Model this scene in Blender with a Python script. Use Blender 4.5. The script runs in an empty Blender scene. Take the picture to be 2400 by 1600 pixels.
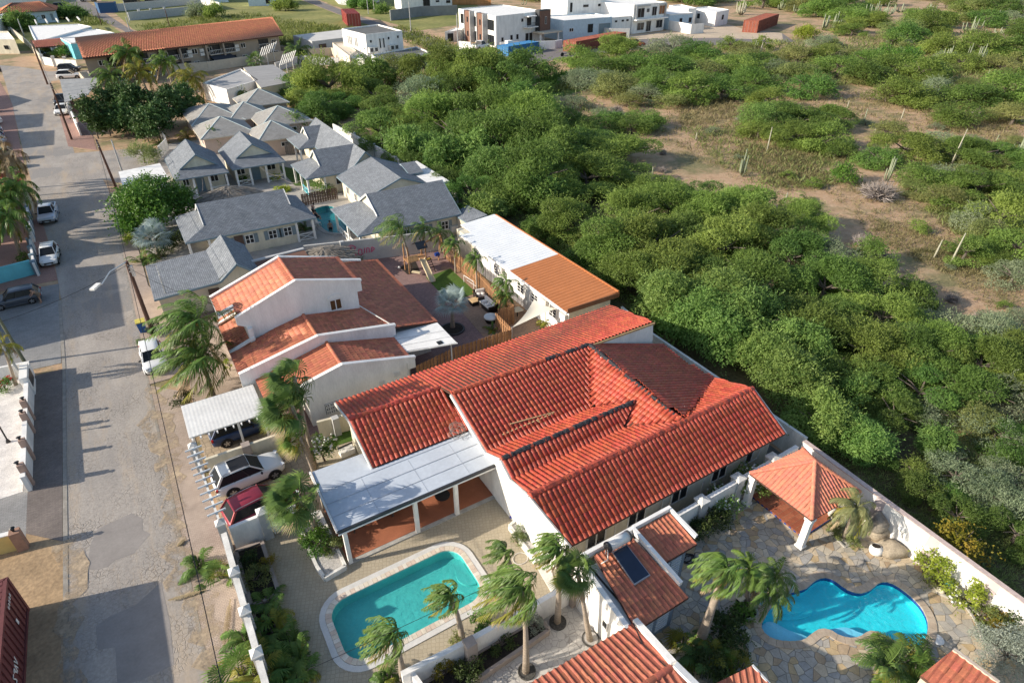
import bpy,bmesh,math,random
import numpy as np
from mathutils import Vector,Matrix
R=math.radians
scene=bpy.context.scene
COL=scene.collection
# ---------------------------------------------------------------- camera, sky, sun, exposure
CAM_F,CAM_PITCH,CAM_AZ,CAM_H=1450.0,R(32.8),R(31.5),28.0
cam_d=bpy.data.cameras.new('camera');cam=bpy.data.objects.new('camera',cam_d);COL.objects.link(cam)
cam_d.sensor_width=36;cam_d.lens=36*CAM_F/2400;cam_d.clip_start=0.5;cam_d.clip_end=6000
cam.location=(0,0,CAM_H);cam.rotation_euler=(R(90)-CAM_PITCH,0,-CAM_AZ);scene.camera=cam
SUN_EL,SUN_TO=R(23),Vector((-0.963,0.27,0)).normalized()
world=bpy.data.worlds.new('World');scene.world=world;world.use_nodes=True
wn=world.node_tree.nodes;wl=world.node_tree.links
sky=wn.new('ShaderNodeTexSky');sky.sky_type='NISHITA';sky.sun_disc=False
sky.sun_elevation=SUN_EL;sky.sun_rotation=math.atan2(SUN_TO.x,SUN_TO.y)
sky.air_density=1.0;sky.dust_density=1.2;sky.ozone_density=1.0
wl.new(sky.outputs[0],wn['Background'].inputs[0]);wn['Background'].inputs[1].default_value=0.135
sun_d=bpy.data.lights.new('sun','SUN');sun_d.energy=4.7;sun_d.angle=R(0.53);sun_d.color=(1.0,0.91,0.78)
sun=bpy.data.objects.new('sun',sun_d);COL.objects.link(sun)
tosun=Vector((SUN_TO.x*math.cos(SUN_EL),SUN_TO.y*math.cos(SUN_EL),math.sin(SUN_EL)))
sun.rotation_euler=tosun.to_track_quat('Z','Y').to_euler();sun.location=(-60,20,60)
scene.view_settings.view_transform='Standard';scene.view_settings.look='None'
scene.view_settings.exposure=0.56;scene.view_settings.gamma=1.0
try:
 scene.cycles.max_bounces=5;scene.cycles.diffuse_bounces=3;scene.cycles.glossy_bounces=2
 scene.cycles.transmission_bounces=3;scene.cycles.transparent_max_bounces=6
except Exception: pass
# ---------------------------------------------------------------- survey: sight lines of the photograph met with a known height give real positions
_s6,_s7=600/2352,700/2350
WIN=dict(u=(440,560,620/2352),v=(660,960,_s6),y=(420,200,450/2352),z=(0,230,300/1344),a=(0,0,_s7),b=(600,0,_s7),c=(1200,0,_s7),d=(1700,0,_s7),
 e=(0,400,_s6),f=(380,400,_s6),g=(900,450,_s6),h=(1400,300,1000/2351),i=(0,700,_s6),j=(380,850,_s6),k=(900,700,_s6),l=(1400,850,_s6),
 m=(0,1200,_s6),n=(500,1200,_s6),o=(1000,1200,_s6),p=(1500,1200,_s6),r=(1800,1000,_s6),s=(1800,1200,_s6),w=(0,0,2400/2352),x=(0,0,1.0))
_fw=(math.sin(CAM_AZ),math.cos(CAM_AZ))
_F=np.array([_fw[0]*math.cos(CAM_PITCH),_fw[1]*math.cos(CAM_PITCH),-math.sin(CAM_PITCH)])
_Rt=np.array([math.cos(CAM_AZ),-math.sin(CAM_AZ),0]);_U=np.cross(_Rt,_F)
def P(w,x,y,z=0.0):
 k=WIN[w];X=k[0]+x*k[2];Y=k[1]+y*k[2]
 d=_Rt*(X-1200)/CAM_F+_U*(800-Y)/CAM_F+_F
 t=(z-CAM_H)/d[2]
 return (float(d[0]*t),float(d[1]*t),float(z))
def G(w,x,y,z=0.0): return P(w,x,y,z)[:2]
def pixel(p):
 v=np.array(p)-np.array([0,0,CAM_H]);z=float(v@_F)
 if z<0.1: return (-9999,-9999,z)
 return (1200+CAM_F*float(v@_Rt)/z,800-CAM_F*float(v@_U)/z,z)
# ---------------------------------------------------------------- materials
MATS={}
def mat(name,col,rough=0.8,var=0.12,scale=6.0,bump=0.0,bscale=None,col2=None,spec=0.3,metal=0.0,rnd=0.0,fine=0.0,coord='Object',stretch=None,hue=0.0):
 if name in MATS: return MATS[name]
 m=bpy.data.materials.new(name);m.use_nodes=True;n=m.node_tree.nodes;l=m.node_tree.links
 b=n['Principled BSDF'];b.inputs['Roughness'].default_value=rough;b.inputs['Metallic'].default_value=metal
 b.inputs['Specular IOR Level'].default_value=spec
 tc=n.new('ShaderNodeTexCoord');src=tc.outputs[coord]
 if stretch:
  mp=n.new('ShaderNodeMapping');mp.inputs['Scale'].default_value=stretch;l.new(src,mp.inputs[0]);src=mp.outputs[0]
 nz=n.new('ShaderNodeTexNoise');nz.inputs['Scale'].default_value=scale;nz.inputs['Detail'].default_value=5;nz.inputs['Roughness'].default_value=0.6
 l.new(src,nz.inputs['Vector'])
 rp=n.new('ShaderNodeValToRGB');rp.color_ramp.elements[0].position=0.3;rp.color_ramp.elements[1].position=0.72
 c2=col2 or tuple(min(1,c*(1+var*1.6)) for c in col)
 c1=tuple(c*(1-var*1.6) for c in col) if not col2 else col
 rp.color_ramp.elements[0].color=(*c1,1);rp.color_ramp.elements[1].color=(*c2,1)
 l.new(nz.outputs['Fac'],rp.inputs[0]);out=rp.outputs[0]
 if fine>0:
  nf=n.new('ShaderNodeTexNoise');nf.inputs['Scale'].default_value=scale*9;nf.inputs['Detail'].default_value=3;l.new(src,nf.inputs['Vector'])
  mr=n.new('ShaderNodeMapRange');mr.inputs['From Min'].default_value=0.3;mr.inputs['From Max'].default_value=0.7
  mr.inputs['To Min'].default_value=1-fine;mr.inputs['To Max'].default_value=1+fine;l.new(nf.outputs['Fac'],mr.inputs[0])
  mx=n.new('ShaderNodeVectorMath');mx.operation='SCALE';l.new(out,mx.inputs[0]);l.new(mr.outputs[0],mx.inputs['Scale']);out=mx.outputs[0]
 if rnd>0 or hue>0:
  oi=n.new('ShaderNodeObjectInfo');hs=n.new('ShaderNodeHueSaturation')
  mr=n.new('ShaderNodeMapRange');mr.inputs['To Min'].default_value=1-rnd;mr.inputs['To Max'].default_value=1+rnd
  gi=n.new('ShaderNodeNewGeometry');ad=n.new('ShaderNodeMath');ad.operation='ADD';fr=n.new('ShaderNodeMath');fr.operation='FRACT'
  l.new(oi.outputs['Random'],ad.inputs[0]);l.new(gi.outputs['Random Per Island'],ad.inputs[1]);l.new(ad.outputs[0],fr.inputs[0])
  l.new(fr.outputs[0],mr.inputs[0]);l.new(mr.outputs[0],hs.inputs['Value'])
  if hue>0:
   wn_=n.new('ShaderNodeTexWhiteNoise');wn_.noise_dimensions='1D';l.new(fr.outputs[0],wn_.inputs['W'])
   m2=n.new('ShaderNodeMapRange');m2.inputs['To Min'].default_value=0.5-hue;m2.inputs['To Max'].default_value=0.5+hue
   l.new(wn_.outputs['Value'],m2.inputs[0]);l.new(m2.outputs[0],hs.inputs['Hue'])
  l.new(out,hs.inputs['Color']);out=hs.outputs[0]
 l.new(out,b.inputs['Base Color'])
 if bump>0:
  bn=n.new('ShaderNodeTexNoise');bn.inputs['Scale'].default_value=bscale or scale*4;bn.inputs['Detail'].default_value=4;l.new(src,bn.inputs['Vector'])
  bp=n.new('ShaderNodeBump');bp.inputs['Strength'].default_value=bump;bp.inputs['Distance'].default_value=0.05;l.new(bn.outputs['Fac'],bp.inputs['Height']);l.new(bp.outputs[0],b.inputs['Normal'])
 MATS[name]=m;return m
def nodes_of(m): return m.node_tree.nodes,m.node_tree.links
def leaf_mat(name,c1,c2,rnd=0.18,hue=0.02,trans=0.35,rough=0.55,vscale=0.5):
 m=bpy.data.materials.new(name);m.use_nodes=True;n,l=nodes_of(m);b=n['Principled BSDF']
 b.inputs['Roughness'].default_value=rough;b.inputs['Specular IOR Level'].default_value=0.25
 tc=n.new('ShaderNodeTexCoord');nz=n.new('ShaderNodeTexNoise');nz.inputs['Scale'].default_value=vscale;nz.inputs['Detail'].default_value=4
 l.new(tc.outputs['Object'],nz.inputs['Vector'])
 rp=n.new('ShaderNodeValToRGB');rp.color_ramp.elements[0].position=0.32;rp.color_ramp.elements[1].position=0.68
 rp.color_ramp.elements[0].color=(*c1,1);rp.color_ramp.elements[1].color=(*c2,1);l.new(nz.outputs['Fac'],rp.inputs[0])
 oi=n.new('ShaderNodeObjectInfo');hs=n.new('ShaderNodeHueSaturation')
 mr=n.new('ShaderNodeMapRange');mr.inputs['To Min'].default_value=1-rnd;mr.inputs['To Max'].default_value=1+rnd
 l.new(oi.outputs['Random'],mr.inputs[0]);l.new(mr.outputs[0],hs.inputs['Value'])
 w=n.new('ShaderNodeTexWhiteNoise');w.noise_dimensions='1D';l.new(oi.outputs['Random'],w.inputs['W'])
 m2=n.new('ShaderNodeMapRange');m2.inputs['To Min'].default_value=0.5-hue;m2.inputs['To Max'].default_value=0.5+hue
 l.new(w.outputs['Value'],m2.inputs[0]);l.new(m2.outputs[0],hs.inputs['Hue'])
 l.new(rp.outputs[0],hs.inputs['Color']);l.new(hs.outputs[0],b.inputs['Base Color'])
 tr=n.new('ShaderNodeBsdfTranslucent');mxs=n.new('ShaderNodeMixShader');mxs.inputs[0].default_value=trans
 l.new(hs.outputs[0],tr.inputs[0]);l.new(b.outputs[0],mxs.inputs[1]);l.new(tr.outputs[0],mxs.inputs[2])
 l.new(mxs.outputs[0],n['Material Output'].inputs[0]);MATS[name]=m;return m
WHITE=mat('white_paint',(0.78,0.76,0.72),0.7,0.08,1.2,fine=0.05,bump=0.05,stretch=(1,1,.3))
WHITE2=mat('weathered_white',(0.68,0.66,0.61),0.8,0.13,1.6,fine=0.08,bump=0.08,stretch=(1,1,.3))
CREAM=mat('cream_paint',(0.66,0.60,0.46),0.8,0.10,1.2,fine=0.06,stretch=(1,1,.3))
BEIGE=mat('beige_plaster',(0.56,0.49,0.38),0.85,0.06,1.5,fine=0.05)
TAUPE=mat('taupe_pillar',(0.36,0.30,0.26),0.85,0.06,2.0,fine=0.05)
GREYW=mat('grey_plaster',(0.46,0.46,0.45),0.85,0.08,1.5,fine=0.06)
LBLUE=mat('pale_blue_paint',(0.50,0.60,0.66),0.8,0.06,1.5,fine=0.04)
TURQ=mat('turquoise_paint',(0.16,0.55,0.62),0.7,0.06,2.0)
TRIM=mat('slate_trim',(0.17,0.24,0.28),0.6,0.06,3.0)
GLASS=mat('window_glass',(0.02,0.023,0.026),0.2,0.1,2.0,spec=0.2)
BLACK=mat('black_plastic',(0.02,0.02,0.022),0.5,0.1,8.0)
DARKM=mat('dark_metal',(0.035,0.036,0.04),0.45,0.1,6.0,spec=0.5)
METAL=mat('galvanised_metal',(0.5,0.5,0.5),0.4,0.08,6.0,metal=0.7)
CONC=mat('concrete',(0.42,0.40,0.36),0.9,0.12,3.0,fine=0.10,bump=0.2)
WOODF=mat('fence_wood',(0.36,0.19,0.09),0.75,0.15,3.0,fine=0.12,rnd=0.22)
WOODL=mat('pale_wood',(0.60,0.40,0.20),0.75,0.12,4.0,fine=0.1,rnd=0.1)
WOODD=mat('dark_wood',(0.10,0.065,0.05),0.7,0.15,5.0,fine=0.1,rnd=0.15)
BARK=mat('bark',(0.13,0.105,0.085),0.95,0.25,6.0,fine=0.2,bump=0.5)
PALMT=mat('palm_trunk',(0.33,0.27,0.21),0.9,0.18,3.0,fine=0.15,bump=0.5,stretch=(1,1,6))
TWIG=mat('dry_twig',(0.30,0.26,0.235),0.95,0.18,4.0,rnd=0.15)
RUBBER=mat('tyre_rubber',(0.018,0.018,0.018),0.85,0.1,10.0)
RIM=mat('alloy_rim',(0.45,0.45,0.46),0.35,0.05,6.0,metal=0.8)
SOIL=mat('dark_soil',(0.035,0.028,0.022),0.95,0.25,5.0,fine=0.3,bump=0.6)
GRAVELW=mat('pale_gravel',(0.50,0.47,0.43),0.95,0.15,8.0,fine=0.35,bump=0.8)
GRAVELD=mat('dark_gravel',(0.10,0.095,0.085),0.95,0.25,12.0,fine=0.5,bump=0.9)
def tile_mat(name,c,rough=0.6,rnd=0.10,spec=0.35): return mat(name,c,rough,0.10,2.2,fine=0.14,rnd=rnd,hue=0.007,spec=spec,bump=0.15,bscale=30)
T_RED=tile_mat('glazed_red_tile',(0.40,0.074,0.04),0.5,0.2,0.35)
T_ORG=tile_mat('terracotta_tile',(0.45,0.15,0.083),0.6,0.18)
T_PNK=tile_mat('salmon_tile',(0.56,0.20,0.125),0.7,0.07)
T_BRN=tile_mat('weathered_tile',(0.35,0.11,0.066),0.65,0.14)
T_APT=tile_mat('orange_tile',(0.50,0.18,0.09),0.7,0.08)
T_SLOPE={}
MORTAR=mat('grey_black_mortar',(0.045,0.045,0.05),0.95,0.3,9.0,fine=0.4,bump=0.8)
MORTW=mat('white_mortar',(0.62,0.60,0.57),0.95,0.2,9.0,fine=0.3,bump=0.6)
# ---------------------------------------------------------------- mesh building
class MB:
 def __init__(s): s.v=[];s.f=[];s.m=[]
 def add(s,vs,fs,mi=0):
  o=len(s.v);s.v+= [tuple(q) for q in vs];s.f+=[tuple(i+o for i in f) for f in fs];s.m+=[mi]*len(fs);return s
 def box(s,x0,y0,z0,x1,y1,z1,mi=0):
  return s.add([(x0,y0,z0),(x1,y0,z0),(x1,y1,z0),(x0,y1,z0),(x0,y0,z1),(x1,y0,z1),(x1,y1,z1),(x0,y1,z1)],
   [(3,2,1,0),(4,5,6,7),(0,1,5,4),(1,2,6,5),(2,3,7,6),(3,0,4,7)],mi)
 def cbox(s,c,sx,sy,sz,rz=0,mi=0,tilt=0):
  ca,sa=math.cos(rz),math.sin(rz);vs=[]
  for dz in (-1,1):
   for dx,dy in ((-1,-1),(1,-1),(1,1),(-1,1)):
    x,y,z=dx*sx/2,dy*sy/2,dz*sz/2
    if tilt: x,z=x*math.cos(tilt)+z*math.sin(tilt),-x*math.sin(tilt)+z*math.cos(tilt)
    vs.append((c[0]+x*ca-y*sa,c[1]+x*sa+y*ca,c[2]+z))
  return s.add(vs,[(3,2,1,0),(4,5,6,7),(0,1,5,4),(1,2,6,5),(2,3,7,6),(3,0,4,7)],mi)
 def beam(s,a,b,w,h,mi=0):
  a=Vector(a);b=Vector(b);d=(b-a)
  if d.length<1e-6: return s
  d.normalize();side=d.cross(Vector((0,0,1)))
  if side.length<1e-3: side=Vector((1,0,0))
  side.normalize();up=side.cross(d);vs=[]
  for q in (a,b):
   for i,j in ((-1,-1),(1,-1),(1,1),(-1,1)): vs.append(q+side*(i*w/2)+up*(j*h/2))
  return s.add(vs,[(0,1,2,3),(7,6,5,4),(4,5,1,0),(5,6,2,1),(6,7,3,2),(7,4,0,3)],mi)
 def prism(s,poly,z0,z1,mi=0,bottom=True):
  n=len(poly);a=sum(poly[i][0]*poly[(i+1)%n][1]-poly[(i+1)%n][0]*poly[i][1] for i in range(n))
  if a<0: poly=poly[::-1]
  f=[tuple(range(n,2*n))]+[(i,(i+1)%n,n+(i+1)%n,n+i) for i in range(n)]
  if bottom: f.append(tuple(range(n-1,-1,-1)))
  return s.add([(x,y,z0) for x,y in poly]+[(x,y,z1) for x,y in poly],f,mi)
 def slab(s,corners,t=0.12,mi=0):
  c=[Vector(q) for q in corners];n=(c[1]-c[0]).cross(c[2]-c[0])
  if n.z<0: c=c[::-1]
  k=len(c);return s.add(c+[q-Vector((0,0,t)) for q in c],[tuple(range(k)),tuple(range(2*k-1,k-1,-1))]+[(i,k+i,k+(i+1)%k,(i+1)%k) for i in range(k)],mi)
 def tube(s,pts,r,n=6,mi=0,cap=True):
  pts=[Vector(p) for p in pts];rs=r if isinstance(r,(list,tuple)) else [r]*len(pts);rings=[];o=len(s.v);prev=None
  for i,p in enumerate(pts):
   d=(pts[min(i+1,len(pts)-1)]-pts[max(i-1,0)]).normalized()
   ref=prev if prev is not None else (Vector((1,0,0)) if abs(d.x)<0.9 else Vector((0,1,0)))
   u=(ref-d*ref.dot(d));u=u.normalized() if u.length>1e-4 else d.orthogonal().normalized();prev=u;w=d.cross(u)
   for k in range(n):
    a=2*math.pi*k/n;s.v.append(tuple(p+(u*math.cos(a)+w*math.sin(a))*rs[i]))
  for i in range(len(pts)-1):
   for k in range(n):
    s.f.append((o+i*n+k,o+i*n+(k+1)%n,o+(i+1)*n+(k+1)%n,o+(i+1)*n+k));s.m.append(mi)
  if cap:
   s.f.append(tuple(o+k for k in range(n-1,-1,-1)));s.m.append(mi)
   s.f.append(tuple(o+(len(pts)-1)*n+k for k in range(n)));s.m.append(mi)
  return s
 def cyl(s,x,y,z0,z1,r,n=12,mi=0,r2=None): return s.tube([(x,y,z0),(x,y,z1)],[r,r if r2 is None else r2],n,mi)
 def ball(s,c,rx,ry,rz,seg=10,ring=6,mi=0,jit=0,rng=None):
  o=len(s.v)
  for i in range(ring+1):
   t=math.pi*i/ring
   for k in range(seg):
    a=2*math.pi*k/seg;j=1+(rng.uniform(-jit,jit) if jit and 0<i<ring else 0)
    s.v.append((c[0]+rx*j*math.sin(t)*math.cos(a),c[1]+ry*j*math.sin(t)*math.sin(a),c[2]+rz*j*math.cos(t)))
  for i in range(ring):
   for k in range(seg):
    s.f.append((o+i*seg+k,o+(i+1)*seg+k,o+(i+1)*seg+(k+1)%seg,o+i*seg+(k+1)%seg));s.m.append(mi)
  return s
 def pyr(s,x,y,z0,z1,r,mi=0): return s.add([(x-r,y-r,z0),(x+r,y-r,z0),(x+r,y+r,z0),(x-r,y+r,z0),(x,y,z1)],[(0,1,4),(1,2,4),(2,3,4),(3,0,4),(3,2,1,0)],mi)
 def mesh(s,name,mats,smooth=False):
  me=bpy.data.meshes.new(name);me.from_pydata(s.v,[],s.f)
  for m in (mats if isinstance(mats,(list,tuple)) else [mats]): me.materials.append(m)
  if any(s.m): me.polygons.foreach_set('material_index',s.m)
  if smooth: me.polygons.foreach_set('use_smooth',[True]*len(s.f))
  me.update();return me
 def build(s,name,mats,parent=None,smooth=False):
  return link(name,s.mesh(name,mats,smooth),parent)
def link(name,me,parent=None,local=False):
 o=bpy.data.objects.new(name,me);COL.objects.link(o)
 if parent is not None:
  o.parent=parent
  if not local: o.matrix_parent_inverse=parent_inv(parent)
 return o
def wmat(o): return o.matrix_basis.copy() if o.parent is None else wmat(o.parent)@o.matrix_parent_inverse@o.matrix_basis
def parent_inv(p): return wmat(p).inverted()
def tag(o,label=None,cat=None,group=None,kind=None):
 if label: o['label']=label
 if cat: o['category']=cat
 if group: o['group']=group
 if kind: o['kind']=kind
 return o
def thing(name,label,cat,loc=(0,0,0),rz=0.0,group=None):
 o=bpy.data.objects.new(name,None);o.empty_display_size=0.3;COL.objects.link(o)
 o.location=loc;o.rotation_euler=(0,0,rz);return tag(o,label,cat,group)
def structure(name,mb,m): return tag(mb.build(name,m),kind='structure')
def dup(o,loc=None,rz=None,label=None,group=None,scale=None):
 def cp(q,par):
  c=q.copy();COL.objects.link(c)
  if par is not None: c.parent=par
  for ch in list(q.children): cp(ch,c)
  return c
 r=cp(o,None)
 if loc is not None: r.location=loc
 if rz is not None: r.rotation_euler=(0,0,rz)
 if scale is not None: r.scale=(scale,)*3 if not isinstance(scale,tuple) else scale
 if label: r['label']=label
 if group: r['group']=group
 return r
def inside(poly,x,y):
 c=False;n=len(poly);j=n-1
 for i in range(n):
  xi,yi=poly[i];xj,yj=poly[j]
  if (yi>y)!=(yj>y) and x<(xj-xi)*(y-yi)/(yj-yi)+xi: c=not c
  j=i
 return c
# ---------------------------------------------------------------- barrel tiles
_tile_cache={}
def tile_mesh(w,h,m,amp,kind):
 key=(round(w,4),round(h,4),m.name,amp,kind)
 if key in _tile_cache: return _tile_cache[key]
 if kind=='barrel': prof=[(-.5,0.0),(-.46,.25),(-.36,.72),(-.2,.97),(0.0,1.0),(.14,.72),(.22,.25),(.27,.02),(.5,0.0)]
 elif kind=='roman': prof=[(-.5,0.1),(-.3,.05),(-.1,0.1),(.05,.55),(.22,1.0),(.38,.6),(.5,.1)]
 else: prof=[(-.5,0),(-.5,.6),(.5,.6),(.5,0)]
 mb=MB();n=len(prof);lift=amp*0.30
 for (x,z) in prof: mb.v.append((x*w,-h*0.54,z*amp+lift))
 for (x,z) in prof: mb.v.append((x*w,h*0.54,z*amp))
 for (x,z) in prof: mb.v.append((x*w*0.99,-h*0.54,z*amp+lift-0.035))
 for i in range(n-1):
  mb.f.append((i,i+1,n+i+1,n+i));mb.m.append(0);mb.f.append((2*n+i,2*n+i+1,i+1,i));mb.m.append(0)
 me=mb.mesh('tile',m,True if kind=='barrel' else False)
 if kind=='barrel':
  try: me.polygons.foreach_set('use_smooth',[i%2==0 for i in range(len(me.polygons))])
  except Exception: pass
 vs=np.array(mb.v);fs=np.array(mb.f)
 _tile_cache[key]=(me,vs,fs);return _tile_cache[key]
def tile_field(corners,w,h,amp,m,out,kind='barrel',off=0.02,margin=0.0,jit=0.012,rng=random.Random(5)):
 """collect tile matrices over a planar roof polygon; rows run along the eave, columns up the slope"""
 c=[Vector(q) for q in corners];n=Vector((0,0,0))
 for i in range(len(c)):
  a,b=c[i],c[(i+1)%len(c)];n+=Vector(((a.y-b.y)*(a.z+b.z),(a.z-b.z)*(a.x+b.x),(a.x-b.x)*(a.y+b.y)))
 n.normalize()
 if n.z<0: n=-n
 u=Vector((0,0,1)).cross(n)
 if u.length<1e-4: u=Vector((1,0,0))
 u.normalize();v=n.cross(u);o=c[0]
 pl=[((q-o).dot(u),(q-o).dot(v)) for q in c]
 x0,x1=min(p[0] for p in pl),max(p[0] for p in pl);y0,y1=min(p[1] for p in pl),max(p[1] for p in pl)
 nx=max(1,round((x1-x0)/w));wx=(x1-x0)/nx;ny=max(1,round((y1-y0)/h));hy=(y1-y0)/ny
 rec=(tile_mesh(w,h,m,amp,kind),m)
 cr=[(pl[i][0]-pl[i-1][0])*(pl[(i+1)%len(pl)][1]-pl[i][1])-(pl[i][1]-pl[i-1][1])*(pl[(i+1)%len(pl)][0]-pl[i][0]) for i in range(len(pl))]
 conv=all(q>-1e-3 for q in cr) or all(q<1e-3 for q in cr);sg=1 if sum(cr)>0 else -1
 for j in range(ny):
  for i in range(nx):
   x=x0+(i+.5)*wx;y=y0+(j+.5)*hy
   cin=sum(inside(pl,x+a_*wx*.5,y+b_*hy*.56) for a_,b_ in ((-1,-1),(1,-1),(1,1),(-1,1)))
   if cin<4:
    if cin or inside(pl,x,y) or any(abs(x-p[0])<wx*.6 and abs(y-p[1])<hy*.6 for p in pl):
     _,tv,tf=rec[0];S=np.array([wx/w,hy/h,1.0]);tv=tv*S+np.array([x,y,off]);VV=[];FF=[]
     for f in tf:
      poly=[tuple(tv[i]) for i in f]
      if conv:
       for a_,b_ in zip(pl,pl[1:]+pl[:1]):
        nx_,ny_=-(b_[1]-a_[1])*sg,(b_[0]-a_[0])*sg;o2=[]
        for q0,q1 in zip(poly,poly[1:]+poly[:1]):
         d0=(q0[0]-a_[0])*nx_+(q0[1]-a_[1])*ny_;d1=(q1[0]-a_[0])*nx_+(q1[1]-a_[1])*ny_
         if d0>=0: o2.append(q0)
         if d0*d1<0: t_=d0/(d0-d1);o2.append(tuple(q0[k]+(q1[k]-q0[k])*t_ for k in range(3)))
        poly=o2
        if len(poly)<3: break
      elif not inside(pl,sum(q[0] for q in poly)/4,sum(q[1] for q in poly)/4): poly=[]
      if len(poly)>2:
       FF.append(tuple(range(len(VV),len(VV)+len(poly))));VV+=[tuple(o+u*q[0]+v*q[1]+n*q[2]) for q in poly]
     if FF: out.append((None,(VV,FF,m)))
    continue
   q=o+u*(x+rng.uniform(-jit,jit))+v*(y+rng.uniform(-jit,jit))+n*off
   a=rng.uniform(-jit,jit)*1.5;uu=(u+v*a).normalized();vv=n.cross(uu)
   uu=uu*(wx/w);vv=vv*(hy/h)
   M=Matrix(((uu.x,vv.x,n.x,q.x),(uu.y,vv.y,n.y,q.y),(uu.z,vv.z,n.z,q.z),(0,0,0,1)))
   out.append((M,rec))
def place_tiles(parent,tiles,limit=300,name='tile',stuffname='roof_tiles'):
 cut=[t[1] for t in tiles if t[0] is None];tiles=[t for t in tiles if t[0] is not None]
 if cut:
  mb=MB();mm=[]
  for VV,FF,m in cut:
   if m not in mm: mm.append(m)
   mb.add(VV,FF,mm.index(m))
  tag(mb.build('cut_tiles',mm,parent),kind='stuff')
 def key(t):
  x,y,d=pixel(t[0].translation);vis=-60<x<2460 and -60<y<1660
  return (0 if vis else 1,d)
 tiles.sort(key=key);inv=parent.matrix_basis.inverted()
 for M,((me,vs,fs),m) in tiles[:limit]:
  o=bpy.data.objects.new(name,me);COL.objects.link(o);o.parent=parent;o.matrix_basis=inv@M
 rest=tiles[limit:]
 if rest:
  ms=[];V=[];Fc=[];MI=[];off=0
  for M,((me,vs,fs),m) in rest:
   A=np.array(M);V.append(vs@A[:3,:3].T+A[:3,3]);Fc.append(fs+off);off+=len(vs)
   if m not in ms: ms.append(m)
   MI+= [ms.index(m)]*len(fs)
  me=np_mesh(stuffname,np.concatenate(V),np.concatenate(Fc),ms);me.polygons.foreach_set('material_index',MI)
  o=link(stuffname,me,parent);o['kind']='stuff'
def np_mesh(name,V,F,mats,smooth=False):
 me=bpy.data.meshes.new(name);k=F.shape[1]
 me.vertices.add(len(V));me.vertices.foreach_set('co',np.ascontiguousarray(V,dtype=np.float32).ravel())
 me.loops.add(F.size);me.loops.foreach_set('vertex_index',np.ascontiguousarray(F,dtype=np.int32).ravel())
 me.polygons.add(len(F));me.polygons.foreach_set('loop_start',np.arange(0,F.size,k,dtype=np.int32))
 for m in (mats if isinstance(mats,(list,tuple)) else [mats]): me.materials.append(m)
 me.update(calc_edges=True)
 if smooth: me.polygons.foreach_set('use_smooth',[True]*len(F))
 return me
_cap_cache={}
def ridge_caps(parent,a,b,m,r=0.13,L=0.42,gaps=(),name='ridge_tile',mortar=None):
 """half round ridge tiles laid end to end from a to b; gaps = indices without tile (bare mortar shows)"""
 a=Vector(a);b=Vector(b);d=b-a;n=max(1,round(d.length/L));st=d/n
 key=(m.name,r,L)
 if key not in _cap_cache:
  mb=MB();k=7
  for y,rr in ((-.52,1.08),(.52,0.96)):
   for i in range(k):
    t=math.pi*i/(k-1);mb.v.append((math.cos(t)*r*rr,y*L,math.sin(t)*r*rr*0.9-0.02))
  for i in range(k-1): mb.f.append((i,i+1,k+i+1,k+i));mb.m.append(0)
  mb.f.append(tuple(range(k-1,-1,-1)));mb.m.append(0)
  _cap_cache[key]=mb.mesh('ridge_tile',m,False)
 me=_cap_cache[key];dn=d.normalized();side=dn.cross(Vector((0,0,1))).normalized();up=side.cross(dn);inv=parent.matrix_basis.inverted()
 s=st.length/L
 for i in range(n):
  if i in gaps: continue
  q=a+st*(i+.5)+up*0.03
  M=Matrix(((side.x,dn.x*s,up.x,q.x),(side.y,dn.y*s,up.y,q.y),(side.z,dn.z*s,up.z,q.z),(0,0,0,1)))
  o=bpy.data.objects.new(name,me);COL.objects.link(o);o.parent=parent;o.matrix_basis=inv@M
 if mortar:
  mb=MB();rg=random.Random(int(a.x*10))
  pts=[a+d*(i/(n*3)) +Vector((rg.uniform(-.02,.02),rg.uniform(-.02,.02),rg.uniform(-.02,.015))) for i in range(n*3+1)]
  mb.tube(pts,[rg.uniform(.12,.17)*r/.13 for _ in pts],7);mb.build('ridge_mortar',mortar,parent)
def window(parent,c,w,h,rz,panes=2,frame=None,name='window',glass=None,depth=0.06,bars=0):
 fr=frame or WHITE;ca,sa=math.cos(rz),math.sin(rz)  # outward normal = (ca,sa), tangent=(-sa,ca)
 def T(t,n,z): return (c[0]+ca*n-sa*t,c[1]+sa*n+ca*t,c[2]+z)
 def bx(mb,t0,t1,z0,z1,n0,n1):
  vs=[T(t0,n0,z0),T(t1,n0,z0),T(t1,n1,z0),T(t0,n1,z0),T(t0,n0,z1),T(t1,n0,z1),T(t1,n1,z1),T(t0,n1,z1)]
  mb.add(vs,[(0,1,2,3),(7,6,5,4),(4,5,1,0),(5,6,2,1),(6,7,3,2),(7,4,0,3)])
 b=0.07 if w>0.7 else 0.05;mb=MB()
 bx(mb,-w/2,w/2,-h/2,-h/2+b,-.02,depth);bx(mb,-w/2,w/2,h/2-b,h/2,-.02,depth)
 bx(mb,-w/2,-w/2+b,-h/2+b,h/2-b,-.02,depth);bx(mb,w/2-b,w/2,-h/2+b,h/2-b,-.02,depth)
 for i in range(1,panes):
  t=-w/2+w*i/panes;bx(mb,t-b*.5,t+b*.5,-h/2+b,h/2-b,-.02,depth-.005)
 for i in range(1,bars+1):
  z=-h/2+h*i/(bars+1);bx(mb,-w/2+b,w/2-b,z-.02,z+.02,-.02,depth-.01)
 f=mb.build(name,fr,parent);g=MB();bx(g,-w/2+b*.5,w/2-b*.5,-h/2+b*.5,h/2-b*.5,-.03,.015)
 p=link('pane',g.mesh('pane',glass or GLASS),None);p.parent=f;return f
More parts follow.
